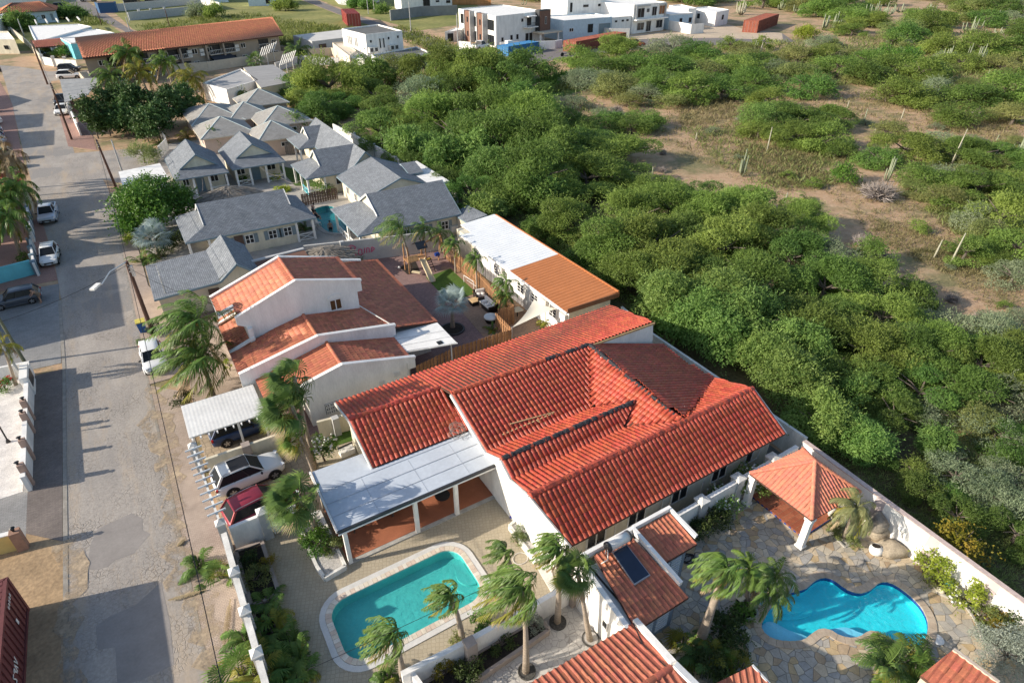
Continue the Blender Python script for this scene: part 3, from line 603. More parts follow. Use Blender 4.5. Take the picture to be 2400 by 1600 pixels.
def flagstones():
 rg=random.Random(11);x0,x1,y0,y1=13.75,31.2,1.0,15.6
 def ok(x,y): return x0<x<x1 and y0<y<y1
 def cells_pts():
  pts=[];sp=0.39;j=0;y=y0-0.5
  while y<y1+0.5:
   x=x0-0.5+(sp/2 if j%2 else 0)
   while x<x1+0.5:
    if rg.random()>0.2: pts.append((x+rg.uniform(-.2,.2),y+rg.uniform(-.17,.17)))
    x+=sp
   y+=sp*0.8;j+=1
  return np.array(pts)
 pts=cells_pts();base=thing('flagstone_terrace','irregular grey and ochre flagstone terrace around the lagoon pool','terrace',(22,9,0))
 slab=poly_sheet('joint_bed',[(13.72,1),(30.6,1),(31,15.1),(13.72,15.1)],[LAGOON,POND],0.012,mat('grey_joint_mortar',(0.27,0.245,0.21),0.95,0.15,2,fine=0.1),None);slab.parent=base;slab.matrix_parent_inverse=parent_inv(base)
 if 'kind' in slab: del slab['kind']
 ms=[mat('flag_%s'%k,c,0.85,0.12,1.6,fine=0.10,bump=0.15) for k,c in (('grey',(0.42,0.38,0.32)),('bluegrey',(0.36,0.34,0.31)),('buff',(0.54,0.44,0.31)),('ochre',(0.50,0.37,0.21)),('cream',(0.55,0.48,0.37)),('brown',(0.42,0.31,0.20)))]
 wts=[8,4,6,3,5,2];items=[]
 for i,(px,py) in enumerate(pts):
  if not ok(px,py) or inside(LAGOON,px,py) or inside(POND,px,py): continue
  d=np.hypot(pts[:,0]-px,pts[:,1]-py);nb=np.argsort(d)[1:22]
  poly=[(px-1,py-1),(px+1,py-1),(px+1,py+1),(px-1,py+1)]
  for k in nb:
   qx,qy=pts[k];mx_,my_=(px+qx)/2,(py+qy)/2;nx_,ny_=qx-px,qy-py;L=math.hypot(nx_,ny_);mx_-=nx_/L*0.013;my_-=ny_/L*0.013
   out=[]
   for a in range(len(poly)):
    A,B=poly[a],poly[(a+1)%len(poly)];da=(A[0]-mx_)*nx_+(A[1]-my_)*ny_;db=(B[0]-mx_)*nx_+(B[1]-my_)*ny_
    if da<=0: out.append(A)
    if da*db<0: t=da/(da-db);out.append((A[0]+(B[0]-A[0])*t,A[1]+(B[1]-A[1])*t))
   poly=out
   if len(poly)<3: break
  if len(poly)<3: continue
  np_=[]
  for (x,y) in poly:
   for _ in range(7):
    if inside(LAGOON,x,y) or inside(POND,x,y): x+=(px-x)*.2;y+=(py-y)*.2
   np_.append((min(max(x,13.72),31.1),y))
  items.append((pixel((px,py,0)),np_,rg.choices(ms,wts)[0],0.03+rg.uniform(0,.012)))
 items.sort(key=lambda t:(0 if (-20<t[0][0]<2420 and -20<t[0][1]<1620) else 1,t[0][2]));rest={}
 for k,(q,poly,m,h) in enumerate(items):
  if k<300: MB().prism(poly,0.005,h,bottom=False).build('flagstone',m,base)
  else: rest.setdefault(m.name,(MB(),m))[0].prism(poly,0.005,h,bottom=False)
 big=MB();mm=[]
 for i,(mbx,m) in enumerate(rest.values()):
  big.add(mbx.v,mbx.f,i);mm.append(m)
 if big.f: o=big.build('flagstones',mm,base);o['kind']='stuff'
flagstones()
# ================================================================ NEAR HOUSES
def wallbox(mb,x0,y0,x1,y1,z0,z1): mb.box(x0,y0,z0,x1,y1,z1)
UNDER=mat('roof_underlay',(0.10,0.05,0.035),0.9,0.1,3)
def tiled(parent,corners,tiles,m,w,h,amp,kind='barrel',t=0.12,name='roof',under=None):
 MB().slab(corners,t).build(name,under or UNDER,parent)
 tile_field(corners,w,h,amp,m,tiles,kind)
def fascia(parent,a,b,m=WHITE,w=0.06,h=0.2,name='fascia',dz=-0.08):
 MB().beam((a[0],a[1],a[2]+dz),(b[0],b[1],b[2]+dz),w,h).build(name,m,parent)
# ---- red tiled house
def red_house():
 t=thing('red_roof_house','long white house under bright red barrel tiles with several ridges and black mortar','house',(18,24,0))
 tl=[];W,Hh,A=0.30,0.40,0.075
 x0=12.45
 N1=(x0,27.35,5.0);N1r=(22.9,27.35,5.0);Rr=(28.7,27.3,5.0)
 FE_l,FE_r=(6.6,32.2,3.45),(29.5,33.0,3.45)
 V1l,V1r=(x0,23.08,3.6),(20.0,23.2,3.6)
 R2l,R2r=(x0,21.45,4.42),(21.9,21.5,4.42)
 V2l,V2r=(x0,20.35,3.82),(20.2,20.45,3.82)
 R3l,R3r=(12.35,18.4,4.45),(29.15,18.6,4.45);RBs=(23.05,18.6,4.46)
 E3l,E3r=(13.1,15.75,2.9),(29.15,15.7,2.9)
 LR_l,LR_r=(6.5,29.0,4.42),(12.43,29.0,4.42)   # low ridge of the street end
 NE_l,NE_r=(6.62,25.9,3.02),(12.95,25.9,3.02)
 specs=[([FE_l,FE_r,Rr,N1,LR_r,LR_l],T_RED),([N1,N1r,V1r,V1l],T_RED),([V1l,V1r,R2r,R2l],T_RED),([R2l,R2r,V2r,V2l],T_RED),
      ([V2l,(20.2,20.45,3.82),RBs,R3l],T_RED),([R3l,R3r,E3r,E3l],T_RED),([LR_l,LR_r,NE_r,NE_l],T_RED)]
 far_a=[FE_l,(12.43,32.4,3.45),LR_r,LR_l];far_b=[(12.43,32.4,3.45),FE_r,Rr,N1]
 for c in (far_a,far_b): tiled(t,c,tl,T_RED,W,Hh,A)
 for c,m in specs[1:]: tiled(t,c,tl,m,W,Hh,A)
 tiled(t,[N1r,(20.0,23.2,3.6),(21.9,21.5,4.2),(20.25,20.45,3.78),RBs],tl,T_RED,W,Hh,A)
 ne=(29.3,27.0,2.9)
 tiled(t,[N1r,(22.95,27.2,5.0),RBs,(29.75,21.9,2.9),(29.3,23.9,2.95),(29.2,26.9,2.95)],tl,T_RED,W,Hh,A)
 tiled(t,[RBs,R3r,(29.75,21.9,2.95)],tl,T_RED,W,Hh,A)
 place_tiles(t,tl,300)
 ridge_caps(t,N1,(19.3,27.35,5.02),T_RED,0.15,mortar=T_RED);ridge_caps(t,(19.3,27.35,5.02),N1r,T_RED,0.14,gaps=(0,1,4,5,8),mortar=MORTAR)
 ridge_caps(t,N1r,RBs,T_RED,0.14,gaps=(0,1,2,3,4,6,7,9,10,12,13,14,15,17,18,19),mortar=MORTAR)
 ridge_caps(t,R2l,R2r,T_RED,0.14,gaps=(2,3,5,6,9,10,13,14,17,18,20,21),mortar=MORTAR)
 ridge_caps(t,R3l,R3r,T_RED,0.17,0.44,mortar=T_RED);ridge_caps(t,LR_l,LR_r,T_RED,0.15,mortar=T_RED)
 mb=MB();rg=random.Random(3)
 for i in range(16):
  f=0.05+0.06*i;q=Vector(N1r)+(Vector(RBs)-Vector(N1r))*f;mb.cbox((q.x-.16,q.y,q.z-.02),.07,rg.uniform(.12,.3),.05,rg.uniform(-.3,.3))
 mb.build('loose_mortar',MORTW,t)
 mb=MB();mb.prism([(13.45,16.35),(28.8,16.3),(28.8,22.5),(28.8,32.3),(7.1,31.7),(7.1,27.3),(13.15,27.3),(13.15,22.0)],0,2.86);mb.build('wall',CREAM,t)
 mb=MB()
 mb.add([(12.75,27.3,2.8),(12.75,18.0,2.8),(12.75,18.35,4.3),(12.75,20.4,3.7),(12.75,21.45,4.28),(12.75,23.1,3.5),(12.75,27.3,4.85)],[(0,1,2,3,4,5,6)])
 mb.prism([(12.75,17.6),(13.2,16.3),(13.2,27.2),(12.75,27.2)],0,2.84);mb.add([(13.1,16.2,2.8),(12.6,18.4,2.8),(12.6,18.4,4.3)],[(0,1,2)])
 mb.build('gable_wall',WHITE,t)
 MB().add([(22.9,27.3,4.9),(28.65,27.25,4.9),(28.9,27.25,2.8),(22.95,27.3,4.7)],[(0,1,2,3)]).build('clerestory_wall',WHITE,t)
 MB().beam((22.8,27.22,4.93),(28.75,27.2,4.93),.06,.16).build('fascia',WOODL,t)
 for a,b in ((N1,V1l),(V1l,R2l),(R2l,V2l),(V2l,R3l),(R3l,E3l)): MB().beam((a[0]-.06,a[1],a[2]-.08),(b[0]-.06,b[1],b[2]-.08),.10,.22).build('verge_board',WHITE2,t)
 for a,b in ((FE_l,LR_l),(LR_l,NE_l)): MB().beam((a[0]-.05,a[1],a[2]-.06),(b[0]-.05,b[1],b[2]-.06),.08,.18).build('verge_board',WHITE2,t)
 MB().beam((R3r[0]+.05,R3r[1],R3r[2]-.06),(E3r[0]+.05,E3r[1],E3r[2]-.06),.08,.18).build('verge_board',WHITE2,t)
 for i,x in enumerate((15.2,18.0,21.2,24.4,27.3)): window(t,(x,16.32,1.55),1.3,1.1,R(-90),2,WHITE2)
 mb=MB()
 for x in (16.5,19.9,23.1): mb.beam((x,16.3,0),(x,16.3,2.8),.05,.05)
 mb.build('downpipe',WHITE2,t)
 f=window(t,(13.13,24.4,1.15),1.5,2.2,R(180),2,WHITE,'glazed_door',bars=3)
 pr=MB();pr.slab([(3.55,22.75,2.86),(13.15,22.75,2.86),(13.15,25.85,3.0),(6.7,25.85,3.0),(6.6,27.35,3.02),(3.6,27.4,3.02)],.12);pr.build('terrace_roof',mat('felt_roof_white',(0.50,0.54,0.59),0.85,0.05,0.6,fine=0.05),t)
 mb=MB()
 for y in (23.7,24.65,25.6): mb.beam((3.6,y,2.885+(y-22.75)*.045),(13.1,y,2.885+(y-22.75)*.045),.03,.012)
 for x in (5.8,8.6,11.2): mb.beam((x,22.8,2.868),(x,25.5,2.985),.025,.012)
 mb.build('felt_seam',mat('seam_grey',(0.40,.43,.47),.9),t)
 MB().beam((3.5,22.68,2.78),(13.15,22.68,2.78),.1,.16).build('gutter',DARKM,t);MB().beam((3.5,22.62,2.66),(13.1,22.62,2.66),.05,.08).build('fascia',WHITE,t)
 MB().beam((3.48,22.7,2.84),(3.5,27.4,3.0),.10,.2).build('fascia',WHITE,t)
 for x in (3.85,7.78,10.25): MB().box(x-.11,22.72,0.1,x+.11,22.94,2.75).build('post',WHITE,t)
 MB().box(3.75,23.0,0,13.1,27.25,.1).build('terrace_floor',mat('terracotta_floor',(0.38,0.14,0.075),0.6,0.08,1.2,fine=0.06),t)
 MB().box(3.7,22.75,0,13.1,23.0,.085).build('floor_edge',CONC,t)
 MB().box(3.7,27.25,0,7.1,27.4,2.7).build('back_wall',BEIGE,t)
 mb=MB();rg=random.Random(8)   # loose battens on the roof are separate things
 return t
red_house()
for i,(a,b,lab) in enumerate(((('k',1160,1150),('k',1565,1040),'long pale timber batten lying on the red roof, uppermost'),(('k',1065,1258),('k',1555,1052),'longest pale timber batten lying aslant on the red roof'),(('k',1405,1115),('k',1525,1172),'short pale board lying across the red roof'))):
 zz=lambda w: 3.6+ (P(*w,4.2)[1]-23.1)*0.33
 A=P(*a,zz(a)+.16);B=P(*b,zz(b)+.16)
 tag(MB().beam(A,B,.14 if i==2 else .07,.05).build('timber_batten',WOODL),lab,'timber','loose battens on the red roof')
rg=random.Random(4);mb=MB()
for k in range(9):
 c=P('k',660+rg.uniform(-25,25),1150+rg.uniform(-25,25),3.9);pts=[]
 for i in range(13):
  a=2*math.pi*i/12;pts.append((c[0]+math.cos(a)*rg.uniform(.3,.5),c[1]+math.sin(a)*rg.uniform(.2,.4),3.42+ (c[1]-25.9)*.45+math.sin(a)*.15))
 mb.tube(pts,.012,3,cap=False)
tag(mb.build('wire_coil',TWIG),'tangled coil of thin wire lying on the red roof','wire')
c=P('k',905,1258,3.72);mb=MB();mb.ball((c[0],c[1],3.85),.16,.13,.11,8,5,jit=.15,rng=rg);tag(mb.build('stone',GRAVELW),'pale lump of stone lying near the red roof verge','stone')
# ---- orange tiled neighbour
def orange_house():
 t=thing('orange_tile_house','white two-step gabled house with orange tiles beside the street palm','house',(8,43,0));tl=[];W,Hh,A=0.30,0.38,0.045
 def T(c): tiled(t,c,tl,T_ORG,W,Hh,A,'roman')
 yb,yf,xr=47.55,42.75,7.6;zr=7.1
 sl=(zr-5.45)/(xr-3.2)
 T([(xr,yb,zr),(xr,yf,zr),(3.2,yf,5.45),(3.2,44.6,5.45),(2.1,44.6,5.05),(2.1,yb,5.05)])
 T([(xr,yf,zr),(xr,yb,zr),(12.2,yb,6.1),(12.2,yf,6.1)])
 T([(11.6,52.0,3.68),(11.6,38.95,3.68),(16.95,38.95,2.75),(17.1,52.3,2.75)])
 T([(3.7,46.5,3.75),(3.7,42.2,3.75),(2.0,42.2,3.1),(2.0,46.5,3.1)]) ;T([(3.7,47.6,3.75),(3.7,46.7,3.75),(2.0,46.7,3.1),(2.0,47.6,3.1)])
 T([(7.62,42.7,4.42),(7.62,38.8,4.42),(2.0,38.8,3.2),(2.0,42.15,3.2)]);T([(7.62,38.8,4.42),(7.62,42.7,4.42),(13.1,42.7,3.55),(13.1,38.8,3.55)])
 T([(8.1,38.75,3.95),(8.1,35.2,3.95),(2.9,35.2,2.65),(2.9,38.75,2.65)]);T([(8.1,35.2,3.95),(8.1,38.75,3.95),(13.1,38.75,2.75),(13.1,35.2,2.75)])
 place_tiles(t,tl,300)
 ridge_caps(t,(xr,yb,zr+.03),(xr,yf,zr+.03),T_ORG,.13);ridge_caps(t,(7.62,42.7,4.46),(7.62,38.8,4.46),T_ORG,.13);ridge_caps(t,(8.1,38.7,3.99),(8.1,35.2,3.99),T_ORG,.13)
 def gable(y,pts,th=.22,name='gable_wall'):
  mb=MB();n=len(pts);mb.add([(x,y,z) for x,z in pts]+[(x,y+th,z) for x,z in pts],[tuple(range(n)),tuple(range(2*n-1,n-1,-1))]+[(i,i+n,(i+1)%n+n,(i+1)%n) for i in range(n)]);mb.build(name,WHITE,t)
 gable(42.5,[(3.9,2.5),(11.95,2.5),(11.95,5.2),(12.35,5.2),(12.35,6.05),(7.6,7.28),(3.0,5.5),(3.0,5.0),(3.55,4.7),(3.9,4.6)])
 gable(38.58,[(2.0,0),(13.1,0),(13.1,2.9),(13.3,2.9),(13.3,3.72),(7.62,4.6),(2.0,3.36)])
 gable(34.98,[(5.4,0),(12.7,0),(12.7,2.1),(13.25,2.1),(13.25,2.9),(8.1,4.1),(2.9,2.85),(2.9,2.6),(5.4,2.6)])
 def cop(a,b,w=.3,h=.14): MB().beam(a,b,w,h).build('coping',WHITE,t)
 for a,b in (((3.0,42.6,5.55),(7.6,42.6,7.32)),((7.6,42.6,7.32),(12.4,42.6,6.1)),((2.0,47.6,5.15),(7.6,47.6,7.2)),((7.6,47.6,7.2),(12.2,47.6,6.0)),((2.0,38.68,3.42),(7.62,38.68,4.66)),((7.62,38.68,4.66),(13.35,38.68,3.78)),((2.9,35.08,2.92),(8.1,35.08,4.17)),((8.1,35.08,4.17),(13.3,35.08,2.97)),((2.0,46.6,3.3),(3.7,46.6,3.95)),((2.1,44.55,5.15),(3.25,44.55,5.55)),((2.0,42.15,3.22),(3.9,42.15,3.9)),((12.4,52.1,3.9),(15.4,52.1,3.2))): cop(a,b)
 mb=MB();mb.box(3.6,42.7,0,12,47.4,5.0);mb.add([(3.6,47.4,5),(12,47.4,5),(7.6,47.4,6.9)],[(0,1,2)]);mb.box(2.3,38.8,0,3.7,47.4,2.95);mb.box(2.3,38.8,0,13,42.6,3.0);mb.box(11.9,39.2,0,16.3,51.9,2.6);mb.box(5.4,35.2,0,12.6,38.6,2.6);mb.box(2.4,47.4,0,12,52,2.9);mb.build('wall',WHITE2,t)
 MB().slab([(2.2,47.5,3.1),(11.8,47.5,3.1),(11.8,52,3.1),(2.2,52,3.1)],.15).build('flat_roof',GREYW,t)
 mb=MB();mb.box(3.55,42.1,2.9,3.9,44.6,4.65);mb.build('stub_wall',WHITE,t)
 wc=P('f',1520,1225,5.0);wc=(10.15,42.5,4.62);window(t,wc,0.95,0.95,R(-90),2,WHITE,glass=mat('amber_blind',(0.12,0.06,0.025),0.3,0.1,3))
 mb=MB();pts=[]
 for i in range(13): a=math.pi*i/12;pts.append((wc[0]+math.cos(a)*.6,wc[2]+.5+math.sin(a)*.38))
 n=len(pts);mb.add([(x,42.44,z) for x,z in pts]+[(x,42.52,z) for x,z in pts],[tuple(range(n))]+[(i,i+n,i+1+n,i+1) for i in range(n-1)]);mb.build('arch_head',WHITE,t)
 for x,z in ((10.6,1.7),(11.75,2.05)): 
  mb=MB()
  for k in range(5): mb.box(x-.22,34.93,z-.2+k*.09,x+.22,34.98,z-.15+k*.09)
  mb.build('wall_vent',WHITE,t)
 for i in range(5):
  for j in range(3):
   q=(6.6+i*.3,34.95,.75+j*.3);mb=MB()
   mb.box(q[0]-.145,q[1]-.05,q[2]-.145,q[0]+.145,q[1],q[2]-.10);mb.box(q[0]-.145,q[1]-.05,q[2]+.10,q[0]+.145,q[1],q[2]+.145);mb.box(q[0]-.145,q[1]-.05,q[2]-.10,q[0]-.1,q[1],q[2]+.1);mb.box(q[0]+.1,q[1]-.05,q[2]-.1,q[0]+.145,q[1],q[2]+.1)
   mb.ball((q[0],q[1]-.03,q[2]),.06,.03,.06,6,4);mb.build('screen_block',WHITE,t)
 MB().box(6.42,34.975,.58,8.0,34.985,1.5).build('screen_void',BLACK,t)
 mb=MB();mb.beam((11.95,42.55,3.95),(13.2,38.6,3.72),.06,.06);mb.beam((12.6,34.93,2.7),(12.6,34.93,.5),.05,.05);mb.build('pipe',WHITE2,t)
 MB().slab([(12.95,36.45,2.75),(16.85,35.45,2.75),(16.85,38.8,2.78),(12.95,39.2,2.78)],.1).build('patio_cover',WHITE,t)
 mb=MB()
 for y in (36.9,37.9): mb.beam((12.95,y+.3,2.79),(16.85,y-.5,2.79),.02,.012)
 mb.build('panel_seam',GREYW,t)
 mb=MB();mb.cyl(13.3,36.5,0,2.7,.05,8);mb.cyl(16.5,35.7,0,2.7,.05,8);mb.tube([(13.1,36.3,2.7),(16.9,35.4,2.7)],.05,6);mb.build('post',WHITE2,t)
 MB().box(15.55,35.85,2.755,15.95,36.3,2.79).build('roof_hatch',BLACK,t)
 return t
orange_house()
# ---- metal roofed row house
def metal_house():
 t=thing('metal_roof_row_house','long cream house roofed half in white and half in orange corrugated metal','house',(28.7,44,0))
 mb=MB();mb.box(26.7,34.7,0,31.0,54.6,2.95);mb.build('wall',CREAM,t)
 MB().box(26.62,34.6,0,26.7,50.8,2.9).build('facade',WHITE,t)
 def corr(y0,y1,xl,xr,m,nm):
  mb=MB();n=int((y1-y0)/0.105);zl,zr=3.08,3.42
  for i in range(n+1):
   y=y0+(y1-y0)*i/n;dz=.035 if i%4 in (1,2) else 0.0
   mb.v+=[(xl,y,zl+dz),(xr,y,zr+dz),(xl,y,zl-.06),(xr,y,zr-.06)]
  for i in range(n):
   a=4*i;mb.f+=[(a,a+1,a+5,a+4),(a+2,a,a+4,a+6),(a+1,a+3,a+7,a+5)];mb.m+=[0,0,0]
  mb.build(nm,m,t)
 MW=mat('white_metal_sheet',(0.74,0.75,0.75),0.45,0.04,0.6,spec=0.5,fine=0.03);MO=mat('orange_metal_sheet',(0.46,0.165,0.055),0.5,0.06,0.6,spec=0.4,fine=0.04)
 corr(43.15,52.5,26.2,31.5,MW,'white_roof');corr(52.5,55.1,27.4,31.5,MW,'white_roof');corr(34.4,43.1,26.2,31.55,MO,'orange_roof')
 MB().box(31.5,34.4,3.3,31.62,54.8,3.5).build('ridge_flashing',MO,t);MB().box(26.25,34.3,2.95,31.6,34.4,3.36).build('rake_board',mat('brown_trim',(0.20,0.085,0.04),0.6),t)
 MB().box(26.1,34.3,2.92,26.2,52.5,3.08).build('eave_board',WHITE,t);MB().box(25.95,52.5,3.02,27.4,52.6,3.12).build('eave_board',mat('pale_blue_metal',(0.45,0.62,0.72),0.5),t)
 for y in (50.2,46.1,41.9,39.6,36.8): window(t,(26.61,y,1.75),1.1,.95,R(180),2,WHITE,bars=2)
 for y in (47.9,44.2,40.7,38.3): 
  mb=MB();mb.box(26.55,y-.45,0,26.62,y+.45,2.1);d=mb.build('door',WHITE2,t)
 for y in (45.2,37.9,35.1):
  mb=MB();mb.box(26.3,y-.4,2.0,26.6,y+.4,2.55);a=mb.build('aircon_unit',WHITE2,t);g=MB().cyl(26.29,y,2.1,2.45,.02,8); 
 return t
metal_house()
# ---- solar heater shed with annexe
def shed():
 t=thing('pool_service_shed','narrow white shed with terracotta roof, white parapets and slate doors','shed',(14.6,13,0));tl=[]
 T=lambda c:tiled(t,c,tl,T_ORG,0.27,0.36,0.05,'roman')
 T([(13.55,14.55,3.15),(15.85,14.55,3.15),(16.15,10.75,2.6),(13.0,10.75,2.6)])
 T([(16.35,14.75,2.95),(18.65,14.75,2.95),(18.75,12.75,2.55),(16.35,12.75,2.55)])
 place_tiles(t,tl,300)
 mb=MB();mb.box(12.75,11.15,0,13.4,14.6,2.5);mb.box(13.3,11.3,0,15.9,14.55,2.5);mb.box(16.1,13.1,0,18.4,14.7,2.45);mb.build('wall',WHITE,t)
 W_=WHITE
 mb=MB();mb.beam((12.95,14.75,3.22),(16.1,14.75,3.22),.2,.34);mb.build('parapet',W_,t)
 mb=MB();mb.add([(12.6,14.8,0),(12.6,11.0,0),(12.6,11.0,2.75),(12.6,14.8,3.35),(12.85,14.8,0),(12.85,11.0,0),(12.85,11.0,2.75),(12.85,14.8,3.35)],[(0,1,2,3),(7,6,5,4),(3,2,6,7),(1,5,6,2),(0,3,7,4)]);mb.build('parapet_wall',W_,t)
 mb=MB();mb.beam((16.15,14.75,3.25),(16.2,11.35,2.85),.2,.3);mb.build('parapet',W_,t)
 mb=MB();mb.beam((16.3,14.9,3.08),(18.85,14.9,3.08),.18,.26);mb.build('parapet',W_,t);mb=MB();mb.beam((18.8,14.9,3.05),(18.9,13.0,2.75),.16,.24);mb.build('parapet',W_,t)
 window(t,(12.58,12.25,1.45),.4,.6,R(180),1,WHITE); 
 mb=MB();mb.box(12.56,11.15,0,12.62,11.85,2.1);mb.build('door',WHITE2,t)
 SL=mat('slate_door',(0.22,0.27,0.33),0.6,.05,3)
 mb=MB();mb.box(13.4,11.22,0,15.9,11.3,2.4);mb.build('louvre_front',SL,t)
 mb=MB();mb.box(16.3,13.0,0,18.35,13.1,2.3);mb.build('louvre_front',SL,t)
 for x in (16.9,17.7):
  for k in range(8): MB().box(x-.35,12.95,.4+k*.2,x+.35,13.0,.5+k*.2).build('louvre_slat',mat('pale_slat',(0.6,0.64,0.68),0.6,.05,3),t)
 for x in (14.2,15.2):
  for k in range(8): MB().box(x-.38,11.17,.4+k*.2,x+.38,11.22,.5+k*.2).build('louvre_slat',MATS['pale_slat'],t)
 return t
shed()
def solar():
 t=thing('solar_water_heater','solar water heater with silver tank and dark panel on the shed roof','solar heater',(14.7,13.4,3))
 a,b,c,d=[P('o',*q,z) for q,z in (((1705,365),3.35),((1835,290),3.35),((2055,575),3.0),((1910,665),3.0))]
 MB().slab([a,b,c,d],.1).build('panel_frame',METAL,t)
 cc=[sum(q[i] for q in (a,b,c,d))/4 for i in range(3)]
 sh=lambda q,k:tuple(cc[i]+(q[i]-cc[i])*k for i in range(3))
 MB().slab([tuple(x+dz for x,dz in zip(sh(q,.94),(0,0,.012))) for q in (a,b,c,d)],.02).build('collector_glass',mat('solar_glass',(0.02,0.03,0.055),0.15,.1,2,spec=.6),t)
 e,f=P('o',1665,320,3.75),P('o',1850,215,3.75)
 MB().tube([e,f],.26,14).build('tank',mat('steel_tank',(0.72,0.70,0.66),0.35,.03,3,metal=.1),t,True)
 d_=(Vector(f)-Vector(e)).normalized()*.06
 for q in (e,f): MB().tube([Vector(q)-d_,Vector(q)+d_],.275,14).build('tank_cap',DARKM,t,True)
 mb=MB();mb.tube([e,(e[0]-.2,e[1]-.3,3.3),(e[0]-.5,e[1]-.2,3.1)],.03,5);mb.tube([(e[0]+.1,e[1]-.1,3.5),a],.025,5);mb.build('pipe',WHITE2,t)
 mb=MB();mb.beam((e[0],e[1]+.1,3.0),(e[0],e[1]+.1,3.6),.05,.05);mb.beam((f[0],f[1]+.1,3.0),(f[0],f[1]+.1,3.6),.05,.05);mb.build('stand',METAL,t)
solar()
# ---- house cut by the lower edge
def bottom_house():
 t=thing('weathered_tile_house','house with weathered terracotta roof and white parapet at the lower edge','house',(11,8,0));tl=[]
 a,b,c,d=(12.85,10.75,3.0),(13.1,8.35,3.0),(7.6,7.5,3.9),(7.6,11.1,2.6)
 z0,z1=3.55,2.6
 c1=P('o',1910,1000,2.7);c2=P('o',950,1568,2.7);r1=P('p',330,1440,3.5);r2=(5.0,r1[1]-.15,3.5)
 A=(13.05,11.05,2.7);B=(4.0,11.35,2.7);C=(4.0,8.55,3.5);D=(12.7,8.45,3.5);E=(13.4,6.0,2.75);F=(4,5.7,2.75)
 tiled(t,[A,B,C,D],tl,T_BRN,0.30,0.42,0.06,'roman');tiled(t,[D,C,F,E],tl,T_BRN,0.30,0.42,0.06,'roman')
 place_tiles(t,tl,300);ridge_caps(t,C,D,T_BRN,.14)
 mb=MB();mb.box(4.3,6.2,0,12.8,10.7,2.6);mb.build('wall',WHITE2,t)
 for p,q in ((A,D),(D,E)): MB().beam((p[0]+.12,p[1],p[2]+.08),(q[0]+.12,q[1],q[2]+.08),.26,.3).build('parapet',WHITE,t)
 mb=MB();mb.tube([(13.0,11.0,2.85),(12.6,10.0,3.05),(12.55,9.0,3.35),(12.5,8.5,3.6)],.03,5);mb.build('cable',BLACK,t)
 MB().tube([(13.32,11.1,2.55),(13.42,6,2.6)],.06,6).build('gutter',METAL,t)
bottom_house()
def corner_roofs():
 q=[P('p',690,1568,2.9),P('p',1035,1410,2.9),P('p',1180,1568,2.9)]
 t=thing('low_tile_annexe','low red tiled annexe roof at the lower edge beside the shrub bed','house',(15.5,6.3,0));tl=[]
 a=P('p',680,1575,2.6);b=P('p',1030,1405,2.9);c=P('p',1190,1580,2.6)
 A=(a[0],a[1]-1.6,2.2);c_=[b,c,(c[0],c[1]-1.2,2.2),A,a]
 tiled(t,[a,b,c],tl,T_BRN,.28,.36,.055,'roman'); 
 tiled(t,[a,c,(c[0]+.1,c[1]-2,1.9),(a[0]-.2,a[1]-2,1.9)],tl,T_BRN,.28,.36,.055,'roman');place_tiles(t,tl,300)
 MB().box(a[0]+.3,a[1]-2,0,c[0]-.2,a[1]-.1,1.9).build('wall',WHITE2,t)
 MB().beam(b,c,.1,.12).build('verge_board',WHITE,t)
 t=thing('salmon_tile_annexe','salmon tiled roof corner at the lower right of the lagoon terrace','house',(24,3.5,0));tl=[]
 a=P('s',1400,1500,2.4);b=P('s',1700,1262,3.0);c=P('s',2120,1568,3.0)
 d=(a[0]+(c[0]-b[0]),a[1]+(c[1]-b[1]),2.4)
 tiled(t,[a,b,c,d],tl,T_BRN,.28,.36,.05,'roman');place_tiles(t,tl,300)
 MB().beam(b,c,.16,.16).build('verge_board',mat('buff_trim',(0.55,0.45,0.36),.8),t)
 MB().prism([(a[0]+.3,a[1]),(b[0]-.1,b[1]-.3),(c[0]-.2,c[1]),(d[0],d[1])],0,2.3).build('wall',BEIGE,t)
corner_roofs()
